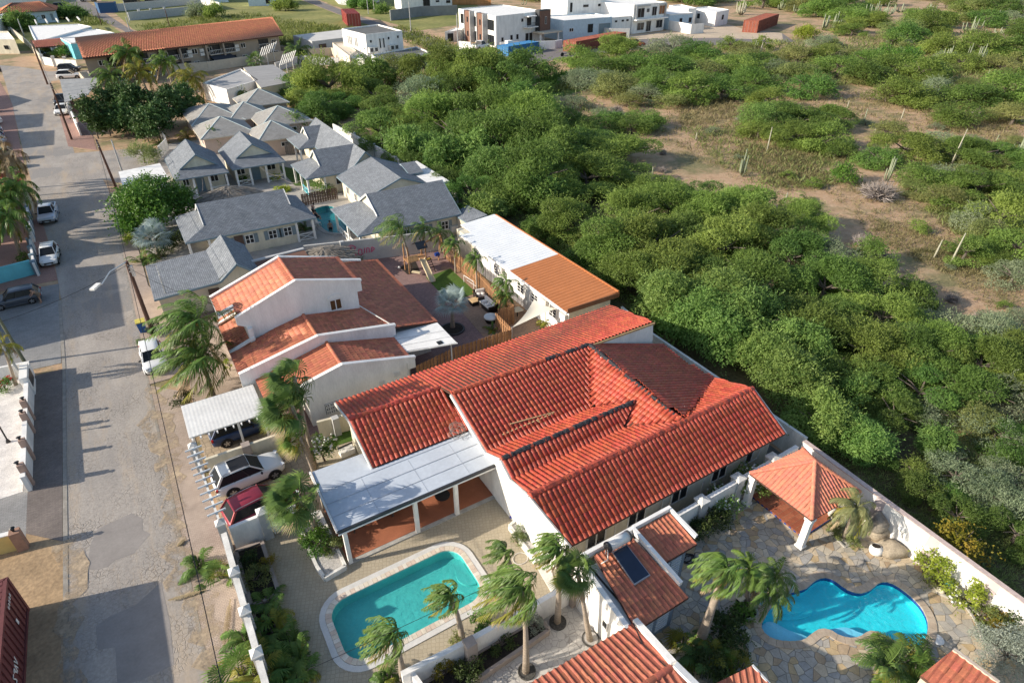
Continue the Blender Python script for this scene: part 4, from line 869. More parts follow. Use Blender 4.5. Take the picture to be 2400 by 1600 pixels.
# ---- gazebo
def gazebo():
 t=thing('gazebo','open gazebo with salmon pyramid tile roof on white square columns','gazebo',(27.1,12.7,0));tl=[]
 ap=P('r',430,318,3.9);L=P('r',-170,430,2.45);Bk=P('r',320,205,2.45);F_=P('r',400,860,2.45);Rg=P('r',845,605,2.45)
 for a,b in ((L,Bk),(F_,L),(Rg,F_),(Bk,Rg)): tiled(t,[a,b,ap],tl,T_PNK,.22,.30,.045,'roman',t=.1)
 place_tiles(t,tl,300)
 for q in (L,Bk,F_,Rg): ridge_caps(t,(ap[0],ap[1],ap[2]+.03),(q[0],q[1],q[2]+.06),T_PNK,.11,.36)
 MB().cyl(ap[0],ap[1],ap[2],ap[2]+.14,.14,10,r2=.05).build('finial',T_PNK,t)
 for q,nm in ((L,1),(Bk,1),(F_,1),(Rg,1)):
  cx,cy=q[0]+(ap[0]-q[0])*.09,q[1]+(ap[1]-q[1])*.09
  mb=MB();mb.box(cx-.17,cy-.17,.1,cx+.17,cy+.17,2.2);mb.box(cx-.22,cy-.22,2.2,cx+.22,cy+.22,2.36);mb.box(cx-.22,cy-.22,.1,cx+.22,cy+.22,.25);mb.build('column',WHITE,t)
 for a,b in ((L,Bk),(F_,L),(Rg,F_),(Bk,Rg)):
  k=.93;f=lambda q:(ap[0]+(q[0]-ap[0])*k,ap[1]+(q[1]-ap[1])*k,2.36);MB().beam(f(a),f(b),.12,.16).build('ring_beam',WHITE2,t)
 x0,x1,y0,y1=23.7,28.1,10.15,14.6
 fl=[G('l',1490,1270,.15),G('r',320,1008,.15),G('r',640,870,.15)]
 x0=fl[0][0]-.05;y0=fl[1][1];x1=29.6;y1=15.0
 MB().box(x0,y0,0,x1,y1,.13).build('plinth',mat('plinth_edge',(0.24,0.09,0.06),.7,.1,3),t)
 ft=[mat('clay_floor_%d'%i,c,.5,.08,2,fine=.06,spec=.4) for i,c in enumerate(((0.36,.115,.06),(0.41,.14,.075),(0.33,.10,.055)))];rg=random.Random(2);s=.3;nx=int((x1-x0)/s);ny=int((y1-y0)/s);cnt=0;lst=[]
 for i in range(nx):
  for j in range(ny): lst.append((pixel((x0+i*s,y0+j*s,0))[2],i,j))
 lst.sort();rest=MB()
 me={m.name:MB().box(-s/2+.01,-s/2+.01,0,s/2-.01,s/2-.01,.022).mesh('floor_tile',m) for m in ft}
 for k,(d,i,j) in enumerate(lst):
  c=(x0+(i+.5)*s,y0+(j+.5)*s,.13)
  if k<300:
   o=bpy.data.objects.new('floor_tile',me[rg.choice(ft).name]);COL.objects.link(o);o.parent=t;o.matrix_parent_inverse=parent_inv(t);o.location=c
  else: rest.box(c[0]-s/2+.01,c[1]-s/2+.01,.13,c[0]+s/2-.01,c[1]+s/2-.01,.152)
 if rest.f: o=rest.build('floor_tiles',ft[0],t);o['kind']='stuff'
 MB().box(x0+.02,y0+.02,.13,x1-.02,y1-.02,.138).build('grout',mat('sand_grout',(0.5,.38,.26),.9),t)
 bt=MB().box(-.07,-.012,-.065,.07,.012,.065).mesh('border_tile',BLUET)
 for i in range(int((x1-x0)/.16)):
  o=bpy.data.objects.new('border_tile',bt);COL.objects.link(o);o.parent=t;o.matrix_parent_inverse=parent_inv(t);o.location=(x0+.08+i*.16,y0-.008,.072)
 for i in range(int((y1-y0)/.32)):
  o=bpy.data.objects.new('border_tile',bt);COL.objects.link(o);o.parent=t;o.matrix_parent_inverse=parent_inv(t);o.location=(x0-.008,y0+.2+i*.32,.072);o.rotation_euler=(0,0,R(90))
gazebo()
# ---- grey shingle resort
def shingle_mat(name,c1,c2,gap):
 m=mat(name,c1,.9,.05,1);n,l=nodes_of(m);b=n['Principled BSDF'];tc=n.new('ShaderNodeTexCoord')
 br=n.new('ShaderNodeTexBrick');br.inputs['Scale'].default_value=1.0;br.inputs['Brick Width'].default_value=0.32;br.inputs['Row Height'].default_value=0.16;br.inputs['Mortar Size'].default_value=0.016;br.inputs['Mortar Smooth'].default_value=.2;br.inputs['Bias'].default_value=0
 br.inputs['Color1'].default_value=(*c1,1);br.inputs['Color2'].default_value=(*c2,1);br.inputs['Mortar'].default_value=(*gap,1);l.new(tc.outputs['UV'],br.inputs['Vector'])
 nz=n.new('ShaderNodeTexNoise');nz.inputs['Scale'].default_value=.9;nz.inputs['Detail'].default_value=6;l.new(tc.outputs['UV'],nz.inputs['Vector'])
 mr=n.new('ShaderNodeMapRange');mr.inputs['From Min'].default_value=.3;mr.inputs['From Max'].default_value=.7;mr.inputs['To Min'].default_value=.88;mr.inputs['To Max'].default_value=1.12;l.new(nz.outputs['Fac'],mr.inputs[0])
 sc=n.new('ShaderNodeVectorMath');sc.operation='SCALE';l.new(br.outputs['Color'],sc.inputs[0]);l.new(mr.outputs[0],sc.inputs['Scale']);l.new(sc.outputs[0],b.inputs['Base Color'])
 iv=n.new('ShaderNodeMath');iv.operation='SUBTRACT';iv.inputs[0].default_value=1;l.new(br.outputs['Fac'],iv.inputs[1])
 bp=n.new('ShaderNodeBump');bp.inputs['Strength'].default_value=.6;bp.inputs['Distance'].default_value=.03;l.new(iv.outputs[0],bp.inputs['Height']);l.new(bp.outputs[0],b.inputs['Normal']);return m
SHG=shingle_mat('grey_shingle',(0.175,0.19,0.21),(0.25,0.265,0.285),(0.09,0.10,0.11));SHB=shingle_mat('sand_shingle',(0.30,0.285,0.26),(0.36,0.345,0.32),(0.22,0.21,0.195))
def shplane(parent,c,m,name='roof',t=.14):
 mb=MB().slab(c,t);o=mb.build(name,[m,TRIM],parent);me=o.data;uv=me.uv_layers.new(name='UVMap')
 for p in me.polygons:
  n=p.normal;u=Vector((0,0,1)).cross(n);u=u.normalized() if u.length>1e-3 else Vector((1,0,0));v=n.cross(u)
  for li in p.loop_indices:
   q=me.vertices[me.loops[li].vertex_index].co;uv.data[li].uv=(q.dot(u),q.dot(v))
  if n.z<0.5: p.material_index=1
 return o
def gable_roof(t,x0,x1,y0,y1,ze,zr,m,axis='x',d0=None,d1=None,wall=True,wm=CREAM,inset=.5,xr=None,over=.35):
 """axis: direction of the ridge. d0/d1=(run,rise) give a Dutch-hip skirt at that end, None a plain gable"""
 sw=(lambda x,y,z:(x,y,z)) if axis=='x' else (lambda x,y,z:(y,x,z))
 if axis=='y': x0,x1,y0,y1=y0,y1,x0,x1
 ym=xr if xr is not None else (y0+y1)/2;s0=(zr-ze)/(ym-y0);s1=(zr-ze)/(y1-ym)
 a0=x0+(d0[0] if d0 else 0);a1=x1-(d1[0] if d1 else 0)
 z0=ze+(d0[1] if d0 else 0);z1=ze+(d1[1] if d1 else 0)
 ov0=over*.6 if d0 else 0;ov1=over*.6 if d1 else 0
 for sgn in (0,1):
  ye=y0 if sgn==0 else y1;s=s0 if sgn==0 else s1;ins=lambda z:(z-ze)/s*(1 if sgn==0 else -1)
  c=[(x0,ye,ze),(x1,ye,ze)]
  if d1: c+=[(a1,ye+ins(z1),z1),(a1+ov1,ye+ins(z1)+.02,z1+.012)]
  c+=[(a1+ov1,ym,zr),(a0-ov0,ym,zr)]
  if d0: c+=[(a0-ov0,ye+ins(z0)+.02,z0+.012),(a0,ye+ins(z0),z0)]
  shplane(t,[sw(*q) for q in c],m)
 for d,xe,a,zz in ((d0,x0,a0,z0),(d1,x1,a1,z1)):
  if d:
   yl=y0+(zz-ze)/s0;yh=y1-(zz-ze)/s1
   shplane(t,[sw(*q) for q in [(xe,y0,ze),(xe,y1,ze),(a,yh,zz),(a,yl,zz)]],m,'hip_skirt')
   g=MB().add([sw(*q) for q in [(a,yl,zz-.05),(a,yh,zz-.05),(a,ym,zr-.12)]],[(0,1,2)]);g.build('gable',wm,t)
   e=.02 if xe==x1 else -.02;aa=a+(ov1 if xe==x1 else -ov0)
   for yy in (yl,yh): MB().beam(sw(aa+e,yy,zz-.02),sw(aa+e,ym,zr-.05),.07,.16).build('bargeboard',TRIM if axis=='y' else WHITE,t)
  else:
   w=x0+.35 if xe==x0 else x1-.35
   MB().add([sw(*q) for q in [(w,y0+.4,ze),(w,y1-.4,ze),(w,ym,zr-.15)]],[(0,1,2)]).build('gable',wm,t)
   for yy in (y0,y1): MB().beam(sw(xe,yy,ze-.06),sw(xe,ym,zr-.06),.06,.16).build('bargeboard',TRIM,t)
 for ye in (y0,y1): MB().beam(sw(x0,ye,ze-.08),sw(x1,ye,ze-.08),.06,.16).build('fascia',TRIM,t)
 if wall:
  w0=x0+(d0[0] if d0 else .4);w1=x1-(d1[0] if d1 else .4)
  if wall=='full': w0,w1=x0+inset,x1-inset
  q0,q1=sw(w0,y0+inset,0),sw(w1,y1-inset,0)
  MB().box(min(q0[0],q1[0]),min(q0[1],q1[1]),0,max(q0[0],q1[0]),max(q0[1],q1[1]),ze-.02).build('wall',wm,t)
def posts(t,pts,z,r=.12,m=WHITE):
 for x,y in pts: MB().box(x-r,y-r,0,x+r,y+r,z).build('post',m,t)
def railing(t,a,b,h=.85,m=WHITE,cross=True):
 mb=MB();mb.beam((*a,h),(*b,h),.07,.07);mb.beam((*a,.15),(*b,.15),.07,.07)
 n=max(1,int(math.dist(a,b)/1.5))
 for i in range(n):
  p=[a[k]+(b[k]-a[k])*i/n for k in (0,1)];q=[a[k]+(b[k]-a[k])*(i+1)/n for k in (0,1)]
  mb.beam((*p,.15),(*q,h),.05,.05);mb.beam((*p,h),(*q,.15),.05,.05);mb.beam((*p,0),(*p,h),.06,.06)
 mb.build('railing',m,t)
SHUT=mat('grey_shutter',(0.20,0.25,0.27),.7,.06,3)
def shut_window(t,x,y,z,w,h,rz):
 window(t,(x,y,z),w,h,rz,2,WHITE,bars=1)
 ca,sa=math.cos(rz),math.sin(rz)
 for s in (-1,1):
  tt=s*(w/2+.22);MB().cbox((x+ca*.03-sa*tt,y+sa*.03+ca*tt,z),.05,.4,h,rz).build('shutter',SHUT,t)
t=thing('shingle_house','long grey shingle house with hip porch between the round tree and the resort pool','house',(9,70.4,0))
gable_roof(t,2.1,15.4,66.3,74.5,2.62,5.0,SHG,'x',(2.4,.9),(2.3,1.2));posts(t,[(2.4,66.7),(2.4,74),(4.3,66.7),(15.0,66.8),(15.0,74),(13.2,66.8)],2.5)
for x in (5.9,8.2,10.6,12.2): shut_window(t,x,66.78,1.5,.9,1.0,R(-90))
MB().box(6.7,66.72,0,7.6,66.8,2.1).build('door',WOODD,t);railing(t,(13.2,66.8),(15.0,66.8))
t=thing('shingle_house','wide grey shingle house with hip porch right of the resort pool','house',(24,63.4,0))
gable_roof(t,17.5,29.5,58.9,68.0,2.62,5.2,SHG,'x',(3.1,1.0),None);posts(t,[(17.9,59.4),(17.9,67.5),(20.2,59.4),(17.9,63.4)],2.5)
for x in (23,25.2,27.6): shut_window(t,x,59.38,1.5,.9,1.0,R(-90))
railing(t,(17.9,59.4),(20.2,59.4));railing(t,(17.9,59.4),(17.9,67.5));MB().box(28.2,58.95,.6,29.1,59.35,1.3).build('aircon_unit',WHITE2,t)
t=thing('garage_building','grey shingle garage with flared lean-to roof by the street lamp','garage',(2,59,0))
for c in ([(-1.85,55.2,2.5),(3.55,55.2,2.8),(3.55,62.9,2.8),(-1.85,62.9,2.5)],[(3.55,55.2,2.8),(5.2,55.2,4.1),(5.2,62.9,4.1),(3.55,62.9,2.8)],[(5.2,55.2,4.1),(7.1,55.2,2.6),(7.1,62.9,2.6),(5.2,62.9,4.1)]): shplane(t,c,SHG)
MB().add([(3.3,55.6,0),(6.9,55.6,0),(6.9,55.6,2.6),(5.2,55.6,4.0),(3.3,55.6,2.75)],[(0,1,2,3,4)]).build('gable',CREAM,t)
mb=MB();mb.box(3.4,55.65,0,6.8,62.5,2.5);mb.box(-1.5,55.6,0,3.3,62.5,2.35);mb.build('wall',BEIGE,t);MB().box(2.4,55.5,0,3.3,55.62,2.1).build('door',WOODD,t)
for a,b in (((-1.85,55.15,2.43),(3.55,55.15,2.72)),((3.55,55.15,2.72),(5.2,55.15,4.02)),((5.2,55.15,4.02),(7.1,55.15,2.52))): MB().beam(a,b,.06,.18).build('fascia',TRIM,t)
t=thing('shingle_cottage','grey shingle cottage with steep front gable, nearest the street','cottage',(7,94,0))
gable_roof(t,3.8,10.3,88.2,99,2.6,4.9,SHG,'y',(2.1,.7),None,inset=.45);posts(t,[(4.1,88.6),(5.9,88.6),(7.8,88.6),(9.9,88.6)],2.5)
MB().box(6.3,90.2,0,7.3,90.3,2.1).build('door',TRIM,t);window(t,(8.6,90.28,1.5),1.0,.9,R(-90),2);window(t,(5.1,90.28,1.5),.8,.9,R(-90),2);railing(t,(7.8,88.6),(9.9,88.6));railing(t,(4.1,88.6),(5.9,88.6))
t=thing('shingle_cottage','grey shingle cottage with steep front gable, second from the street','cottage',(14.5,95,0))
gable_roof(t,10.9,17.9,89.0,99.4,2.6,4.95,SHG,'y',(2.5,.75),None,inset=.45);posts(t,[(11.3,89.4),(13.1,89.4),(15.2,89.4),(17.5,89.4)],2.5)
MB().box(13.6,91.4,0,14.7,91.5,2.1).build('door',TRIM,t);window(t,(16.3,91.48,1.5),1.2,.9,R(-90),2);window(t,(12.2,91.48,1.5),1.1,.9,R(-90),2);railing(t,(15.2,89.4),(17.5,89.4));railing(t,(11.3,89.4),(13.1,89.4))
t=thing('shingle_row_cottage','grey shingle row cottage with two hip porches along the back fence','cottage',(26,90,0))
gable_roof(t,23.5,28.7,79.2,101.2,2.6,5.1,SHG,'y',None,None,xr=26.1,inset=.4)
gable_roof(t,18.1,26,80.0,87.3,2.6,5.08,SHG,'x',(2.6,.95),None,wall=True);gable_roof(t,21.1,26,94.2,101.0,2.6,4.8,SHG,'x',(2.2,.9),None)
posts(t,[(18.4,80.4),(18.4,87),(20.6,80.4),(18.4,83.6),(21.4,94.6),(21.4,97.6)],2.5);railing(t,(18.4,80.4),(18.4,83.6),m=TURQ);railing(t,(18.4,80.4),(20.6,80.4));window(t,(22.4,80.48,1.5),.7,.9,R(-90),1)
t=thing('shingle_house','plain pale grey shingle house before the white flat roof','house',(26.5,73,0))
gable_roof(t,21.8,31.4,68.9,79.0,2.6,4.4,SHG,'y',None,None,xr=26.7,inset=.5); 
for y in (70.5,73.5,76.5): window(t,(22.28,y,1.4),.8,1.0,R(180),2)
t=thing('flat_roof_annexe','white flat roofed annexe by the resort back wall with a small shingle hood','annexe',(30.5,73,0))
MB().box(29.8,68.6,0,32.6,78.0,2.9).build('wall',WHITE2,t);MB().box(29.6,68.4,2.9,32.8,78.2,3.1).build('roof_deck',WHITE,t);shplane(t,[(29.2,72.5,3.4),(31.2,72.5,3.4),(31.2,75.2,4.1),(29.2,75.2,4.1)],SHG,'hood')
t=thing('lean_to','low grey sheet-roofed lean-to behind the metal roofed house','shed',(28.5,56,0))
A=P('g',630,200,2.4);B=P('g',770,120,2.9);C=P('g',950,210,2.9);D=P('g',760,280,2.4)
shplane(t,[A,B,C,D],SHG);MB().prism([(A[0]+.2,A[1]),(B[0],B[1]-.3),(C[0]-.3,C[1]),(D[0],D[1]+.2)],0,2.3).build('wall',BEIGE,t)
HX=[(9.8,18.4,117,131,'nearest the dark fig tree',4.4),(9.7,18,107.3,116.4,'in front of the dark fig tree, low and wide',4.6),(15.6,23.2,117.2,126.2,'in the middle of the cluster',4.5),(19.8,28.4,127,136,'farthest of the cluster',4.7),(19.3,28,110.2,119.6,'at the scrub side of the cluster',4.6),(16.9,23.6,101.4,109.2,'just behind the second steep cottage',4.5)]
for x0,x1,y0,y1,lab,z in HX:
 t=thing('hip_roof_cottage','sand grey hip roofed cottage '+lab,'cottage',((x0+x1)/2,(y0+y1)/2,0));c=((x0+x1)/2,(y0+y1)/2+.3,z);q=[(x0,y0,2.6),(x1,y0,2.6),(x1,y1,2.6),(x0,y1,2.6)]
 for i in range(4):
  shplane(t,[q[i],q[(i+1)%4],c],SHB);MB().beam(q[i],c,.14,.07).build('hip_cap',mat('pale_hip_cap',(0.45,0.52,0.52),.7),t);MB().beam((*q[i][:2],2.5),(*q[(i+1)%4][:2],2.5),.06,.14).build('fascia',BEIGE,t)
 MB().box(x0+.5,y0+.5,0,x1-.5,y1-.5,2.5).build('wall',mat('rose_plaster',(0.52,.41,.34),.85,.05,1.5),t);window(t,(x0+(x1-x0)*.6,y0+.48,1.6),1.2,.7,R(-90),2);window(t,(x0+.48,y0+2.5,1.6),1.2,.7,R(180),2)
# ================================================================ FARTHER BUILDINGS
def block(t,xy,z0,z1,m=WHITE,name='wall',roof=None,par=0.25,pm=None,inset=.3):
 """flat roofed block on a ground polygon with a parapet ring"""
 MB().prism(xy,z0,z1).build(name,m,t)
 c=np.mean(np.array(xy),axis=0);inn=[tuple(np.array(q)+(c-np.array(q))*inset/np.linalg.norm(c-np.array(q))) for q in xy]
 if par>0:
  mb=MB();n=len(xy)
  for i in range(n):
   j=(i+1)%n;mb.add([(*xy[i],z1+.004),(*xy[j],z1+.004),(*xy[j],z1+par),(*xy[i],z1+par),(*inn[i],z1+.004),(*inn[j],z1+.004),(*inn[j],z1+par),(*inn[i],z1+par)],[(0,1,2,3),(3,2,6,7),(5,4,7,6)])
  mb.build('parapet',pm or m,t)
  if roof: MB().prism(inn,z1+.004,z1+.04).build('roof_deck',roof,t)
 elif roof: MB().prism(xy,z1+.004,z1+.1).build('roof_deck',roof,t)
def on_face(a,b,f,z,off=.03):
 a=np.array(a[:2]);b=np.array(b[:2]);d=(b-a)/np.linalg.norm(b-a);n=np.array([d[1],-d[0]]);q=a+(b-a)*f+n*off
 return (q[0],q[1],z),math.atan2(n[1],n[0])
def fw(t,a,b,f,z,w,h,panes=2,frame=None,name='window',glass=None,bars=0):
 c,rz=on_face(a,b,f,z);return window(t,c,w,h,rz,panes,frame,name,glass,depth=.12,bars=bars)
def para(a,b,c): return [a,b,c,(a[0]+c[0]-b[0],a[1]+c[1]-b[1])]
XYp=lambda w,x,y,z:P(w,x,y,z)[:2]
# ---- apartment block
def apartments():
 t=thing('apartment_building','long two storey taupe apartment block with an orange pantile roof','apartment block',(22,195,0));tl=[]
 e0,e1=np.array([-3.2,180.4]),np.array([46.4,199.7]);r0,r1=np.array([-3.7,196.5]),np.array([48.8,220.5])
 E0,E1,R0,R1=(*e0,6.0),(*e1,6.0),(*r0,8.7),(*r1,8.7)
 tiled(t,[E0,E1,R1,R0],tl,T_APT,.62,1.1,.16,'barrel',t=.3);b0=(r0+(r0-e0)*.9);b1=(r1+(r1-e1)*.9)
 shplane(t,[R0,R1,(*b1,6.0),(*b0,6.0)],T_APT);place_tiles(t,tl,300)
 d=(e1-e0)/np.linalg.norm(e1-e0);n=np.array([d[1],-d[0]]);L=np.linalg.norm(e1-e0)
 w0=e0-n*1.4+d*.8;w1=e1-n*1.4-d*.8;wb0=b0+d*.8+n*.8;wb1=b1-d*.8+n*.8
 TP=mat('taupe_stucco',(0.36,.30,.235),.85,.05,1)
 MB().prism([tuple(w0),tuple(w1),tuple(wb1),tuple(wb0)],0,5.95).build('wall',TP,t)
 mb=MB();a=w0-d*.4+n*.0;mb.add([(*w0,5.9),(*wb0,5.9),(*(w0+(wb0-w0)*.5),8.4)],[(0,1,2)]);mb.add([(*w1,5.9),(*wb1,5.9),(*(w1+(wb1-w1)*.5),8.4)],[(0,2,1)]);mb.build('gable',TP,t)
 for f in (.12,.245,.40,.445,.615,.695,.90):
  for z in (1.3,4.3):
   q=w0+(w1-w0)*f;fw(t,w0,w1,f,z,3.0,2.2,2,DARKM,'balcony_opening',BLACK)
   p0,p1=q-d*1.9+n*.7,q+d*1.9+n*.7;mb=MB();mb.beam((*p0,z-.1),(*p1,z-.1),.08,.08);mb.beam((*p0,z-1.05),(*p1,z-1.05),.08,.08)
   for k in range(9): s=p0+(p1-p0)*k/8;mb.beam((*s,z-1.05),(*s,z-.1),.05,.05)
   mb.build('balcony_railing',WHITE2,t);MB().prism([tuple(p0),tuple(p1),tuple(p1-n*.7),tuple(p0-n*.7)],z-1.3,z-1.1).build('balcony_slab',TP,t)
 for f in (.325,.425,.56,.655): q=w0+(w1-w0)*f;MB().prism([tuple(q-d*.2),tuple(q+d*.2),tuple(q+d*.2+n*1.1),tuple(q-d*.2+n*1.1)],0,5.9).build('fin_wall',TP,t)
 for f in (.065,.295,.355,.505,.585,.775,.965,.185): 
  for z in (1.5,4.4): fw(t,w0,w1,f,z,1.5,1.2,2,WHITE)
 for f in (.475,.54,.735):
  for z in (3.6,4.5):
   c,rz=on_face(w0,w1,f,z,.3);MB().cbox(c,.6,1.1,.7,rz).build('aircon_unit',WHITE2,t)
 mb=MB()
 for k in range(12): s=w0-d*(1.2)+n*(4.2-k*.38);mb.prism([tuple(s-d*.8),tuple(s+d*.8),tuple(s+d*.8-n*.4),tuple(s-d*.8-n*.4)],0,.25+k*.26)
 mb.build('stair',BEIGE,t)
 mb=MB();c,rz=on_face(w0,w1,.66,2.9,1.5);mb.slab([tuple(w0+(w1-w0)*.57)+(3.0,),tuple(w0+(w1-w0)*.69)+(3.0,),tuple(w0+(w1-w0)*.69+n*3)+(2.2,),tuple(w0+(w1-w0)*.57+n*3)+(2.2,)],.05);mb.build('shade_cloth',mat('charcoal_cloth',(0.04,.045,.055),.9),t)
 return w0,w1,n,d
AW=apartments()
w0,w1,n_,d_=AW
a=P('a',1380,560,0);b=P('a',1960,480,0)
def wall_line(name,label,pts,h,th,m,cap=None,group=None,cat='wall',z0=0.0,posts=None,capm=None):
 c=np.mean(np.array([q[:2] for q in pts]),axis=0);t=thing(name,label,cat,(c[0],c[1],0),group=group)
 for i in range(len(pts)-1):
  MB().beam((pts[i][0],pts[i][1],z0+h/2),(pts[i+1][0],pts[i+1][1],z0+h/2),th,h).build('wall_panel',m,t)
  if cap: MB().beam((pts[i][0],pts[i][1],z0+h+cap/2),(pts[i+1][0],pts[i+1][1],z0+h+cap/2),th+.06,cap).build('coping',capm or m,t)
 if posts:
  for (x,y,r,hh,pm,ct) in posts:
   mb=MB();mb.box(x-r,y-r,z0,x+r,y+r,z0+hh);mb.build('pillar',pm,t)
   if ct:
    mb=MB();mb.box(x-r-.05,y-r-.05,z0+hh,x+r+.05,y+r+.05,z0+hh+.08);mb.pyr(x,y,z0+hh+.08,z0+hh+.08+ct,r+.03);mb.build('pillar_cap',WHITE2,t)
 return t
wall_line('compound_wall','beige yard wall in front of the apartment block',[P('a',1150,600),P('a',1640,560),P('a',2000,505),P('a',2240,470)],2.2,.3,BEIGE)
# ---- white villa, flat roofs, grey sheet roof
def white_villa():
 t=thing('flat_roof_villa','white villa with stepped flat roofs and grey decks, left of the modern duplex','house',(66,172,0))
 A,B=P('b',945,535,0)[:2],P('b',1375,480,0)[:2];C,D=(76.5,188.0),(60.5,176.5)
 z=3.4;q=[XYp('b',940,455,z),XYp('b',1375,415,z),XYp('b',1262,368,z),XYp('b',905,432,z)]
 block(t,[q[0],q[1],q[2],q[3]],0,z-.3,WHITE,roof=mat('dark_roof_felt',(0.13,.13,.125),.9,.1,.5),par=.35)
 fw(t,q[0],q[1],.18,2.0,2.4,.6,1,DARKM);fw(t,q[0],q[1],.55,2.0,2.4,.6,1,DARKM);fw(t,q[0],q[1],.85,2.0,2.4,.6,1,DARKM)
 z=7.6;u=[XYp('b',860,275,z),XYp('b',1150,245,z),XYp('b',960,195,z),XYp('b',675,230,z)]
 block(t,u,0,z-.3,WHITE,roof=MATS['dark_roof_felt'],par=.4)
 for f,zz,w,h in ((.36,5.2,.55,2.4),(.46,5.2,.55,2.4),(.6,6.2,.7,.7),(.86,6.3,.7,.7),(.12,5.9,.7,.7)): fw(t,u[0],u[1],f,zz,w,h,1,WHITE)
 for f in (.08,.2,.64,.76):
  c,rz=on_face(u[0],u[1],f,3.9,.5);MB().cbox(c,.8,1.5,1.3,rz).build('aircon_unit',WHITE2,t);MB().cbox((c[0]+math.cos(rz)*.41,c[1]+math.sin(rz)*.41,c[2]),.02,.9,.9,rz).build('fan_grille',DARKM,t)
 for f in (.25,.32,.39,.55,.62): fw(t,u[3],u[0],f,5.2,.5,2.2,1,WHITE)
 z=3.8;v=[XYp('b',735,440,z),XYp('b',790,400,z),XYp('b',690,330,z),XYp('b',600,335,z)];block(t,v,0,z-.3,mat('pale_sand_plaster',(0.62,.54,.43),.85,.05,1),par=.3)
 z=3.0;v=[XYp('b',690,455,z),XYp('b',850,470,z),XYp('b',790,405,z),XYp('b',735,440,z)];block(t,v,0,z,WHITE,par=.15)
 t=thing('garage_roof','wide low garage with a pale concrete roof beside the flat roofed villa','garage',(53,208,0))
 z=3.6;v=[XYp('b',440,330,z),XYp('b',690,300,z),XYp('b',690,235,z),XYp('b',290,283,z)];block(t,v,0,z,GREYW,roof=mat('pale_roof',(0.55,.53,.49),.9,.06,.4),par=0)
 for s in ('door',): fw(t,v[0],v[1],.3,1.7,2.5,2,1,WOODD,'garage_door',WOODD)
 t=thing('grey_roof_house','white house with low grey sheet roofs behind the shingle cottages','house',(25,153,0))
 z=3.4;v=[XYp('a',1780,700,z),XYp('a',2030,625,z),XYp('a',1890,537,z),XYp('a',1590,650,z)];block(t,v,0,z-.4,WHITE,roof=mat('grey_roof_paint',(0.36,.35,.34),.85,.08,.4,fine=.06),par=.3)
 z=3.2;v=[XYp('a',2055,695,z),XYp('a',2345,640,z),XYp('a',2150,512,z),XYp('a',1915,535,z)];block(t,v,0,z,BEIGE,roof=mat('weathered_sheet',(0.30,.29,.28),.8,.15,.6,fine=.12,stretch=(.3,3,1)),par=0)
 for pts,lab in (([(2040,455),(2150,405)],'slanted white pergola beams over the grey yard wall, upper set'),([(2200,520),(2300,480)],'slanted white pergola beams over the grey yard wall, lower set')):
  p=thing('beam_pergola',lab,'pergola',P('a',*pts[0],2.6));a,b=[Vector(P('a',*q,2.6)) for q in pts]
  for k in range(7): s=a+(b-a)*k/6;MB().beam(s,s+Vector((1.6,1.2,2.2)),.18,.18).build('beam',WHITE2,p)
  for k in (0,3,6): s=a+(b-a)*k/6;MB().beam((s.x,s.y,0),s,.14,.14).build('post',WHITE2,p)
white_villa()
wall_line('yard_wall','grey rendered yard wall running past the slanted pergola beams',[P('a',1990,520),P('a',2215,425),P('b',430,450),P('b',600,440),P('b',740,480)],2.2,.3,BEIGE)
wall_line('yard_wall','low grey yard wall on the scrub side of the slanted beams',[P('b',160,560),P('b',360,500),P('b',660,520)],2.0,.3,GREYW)
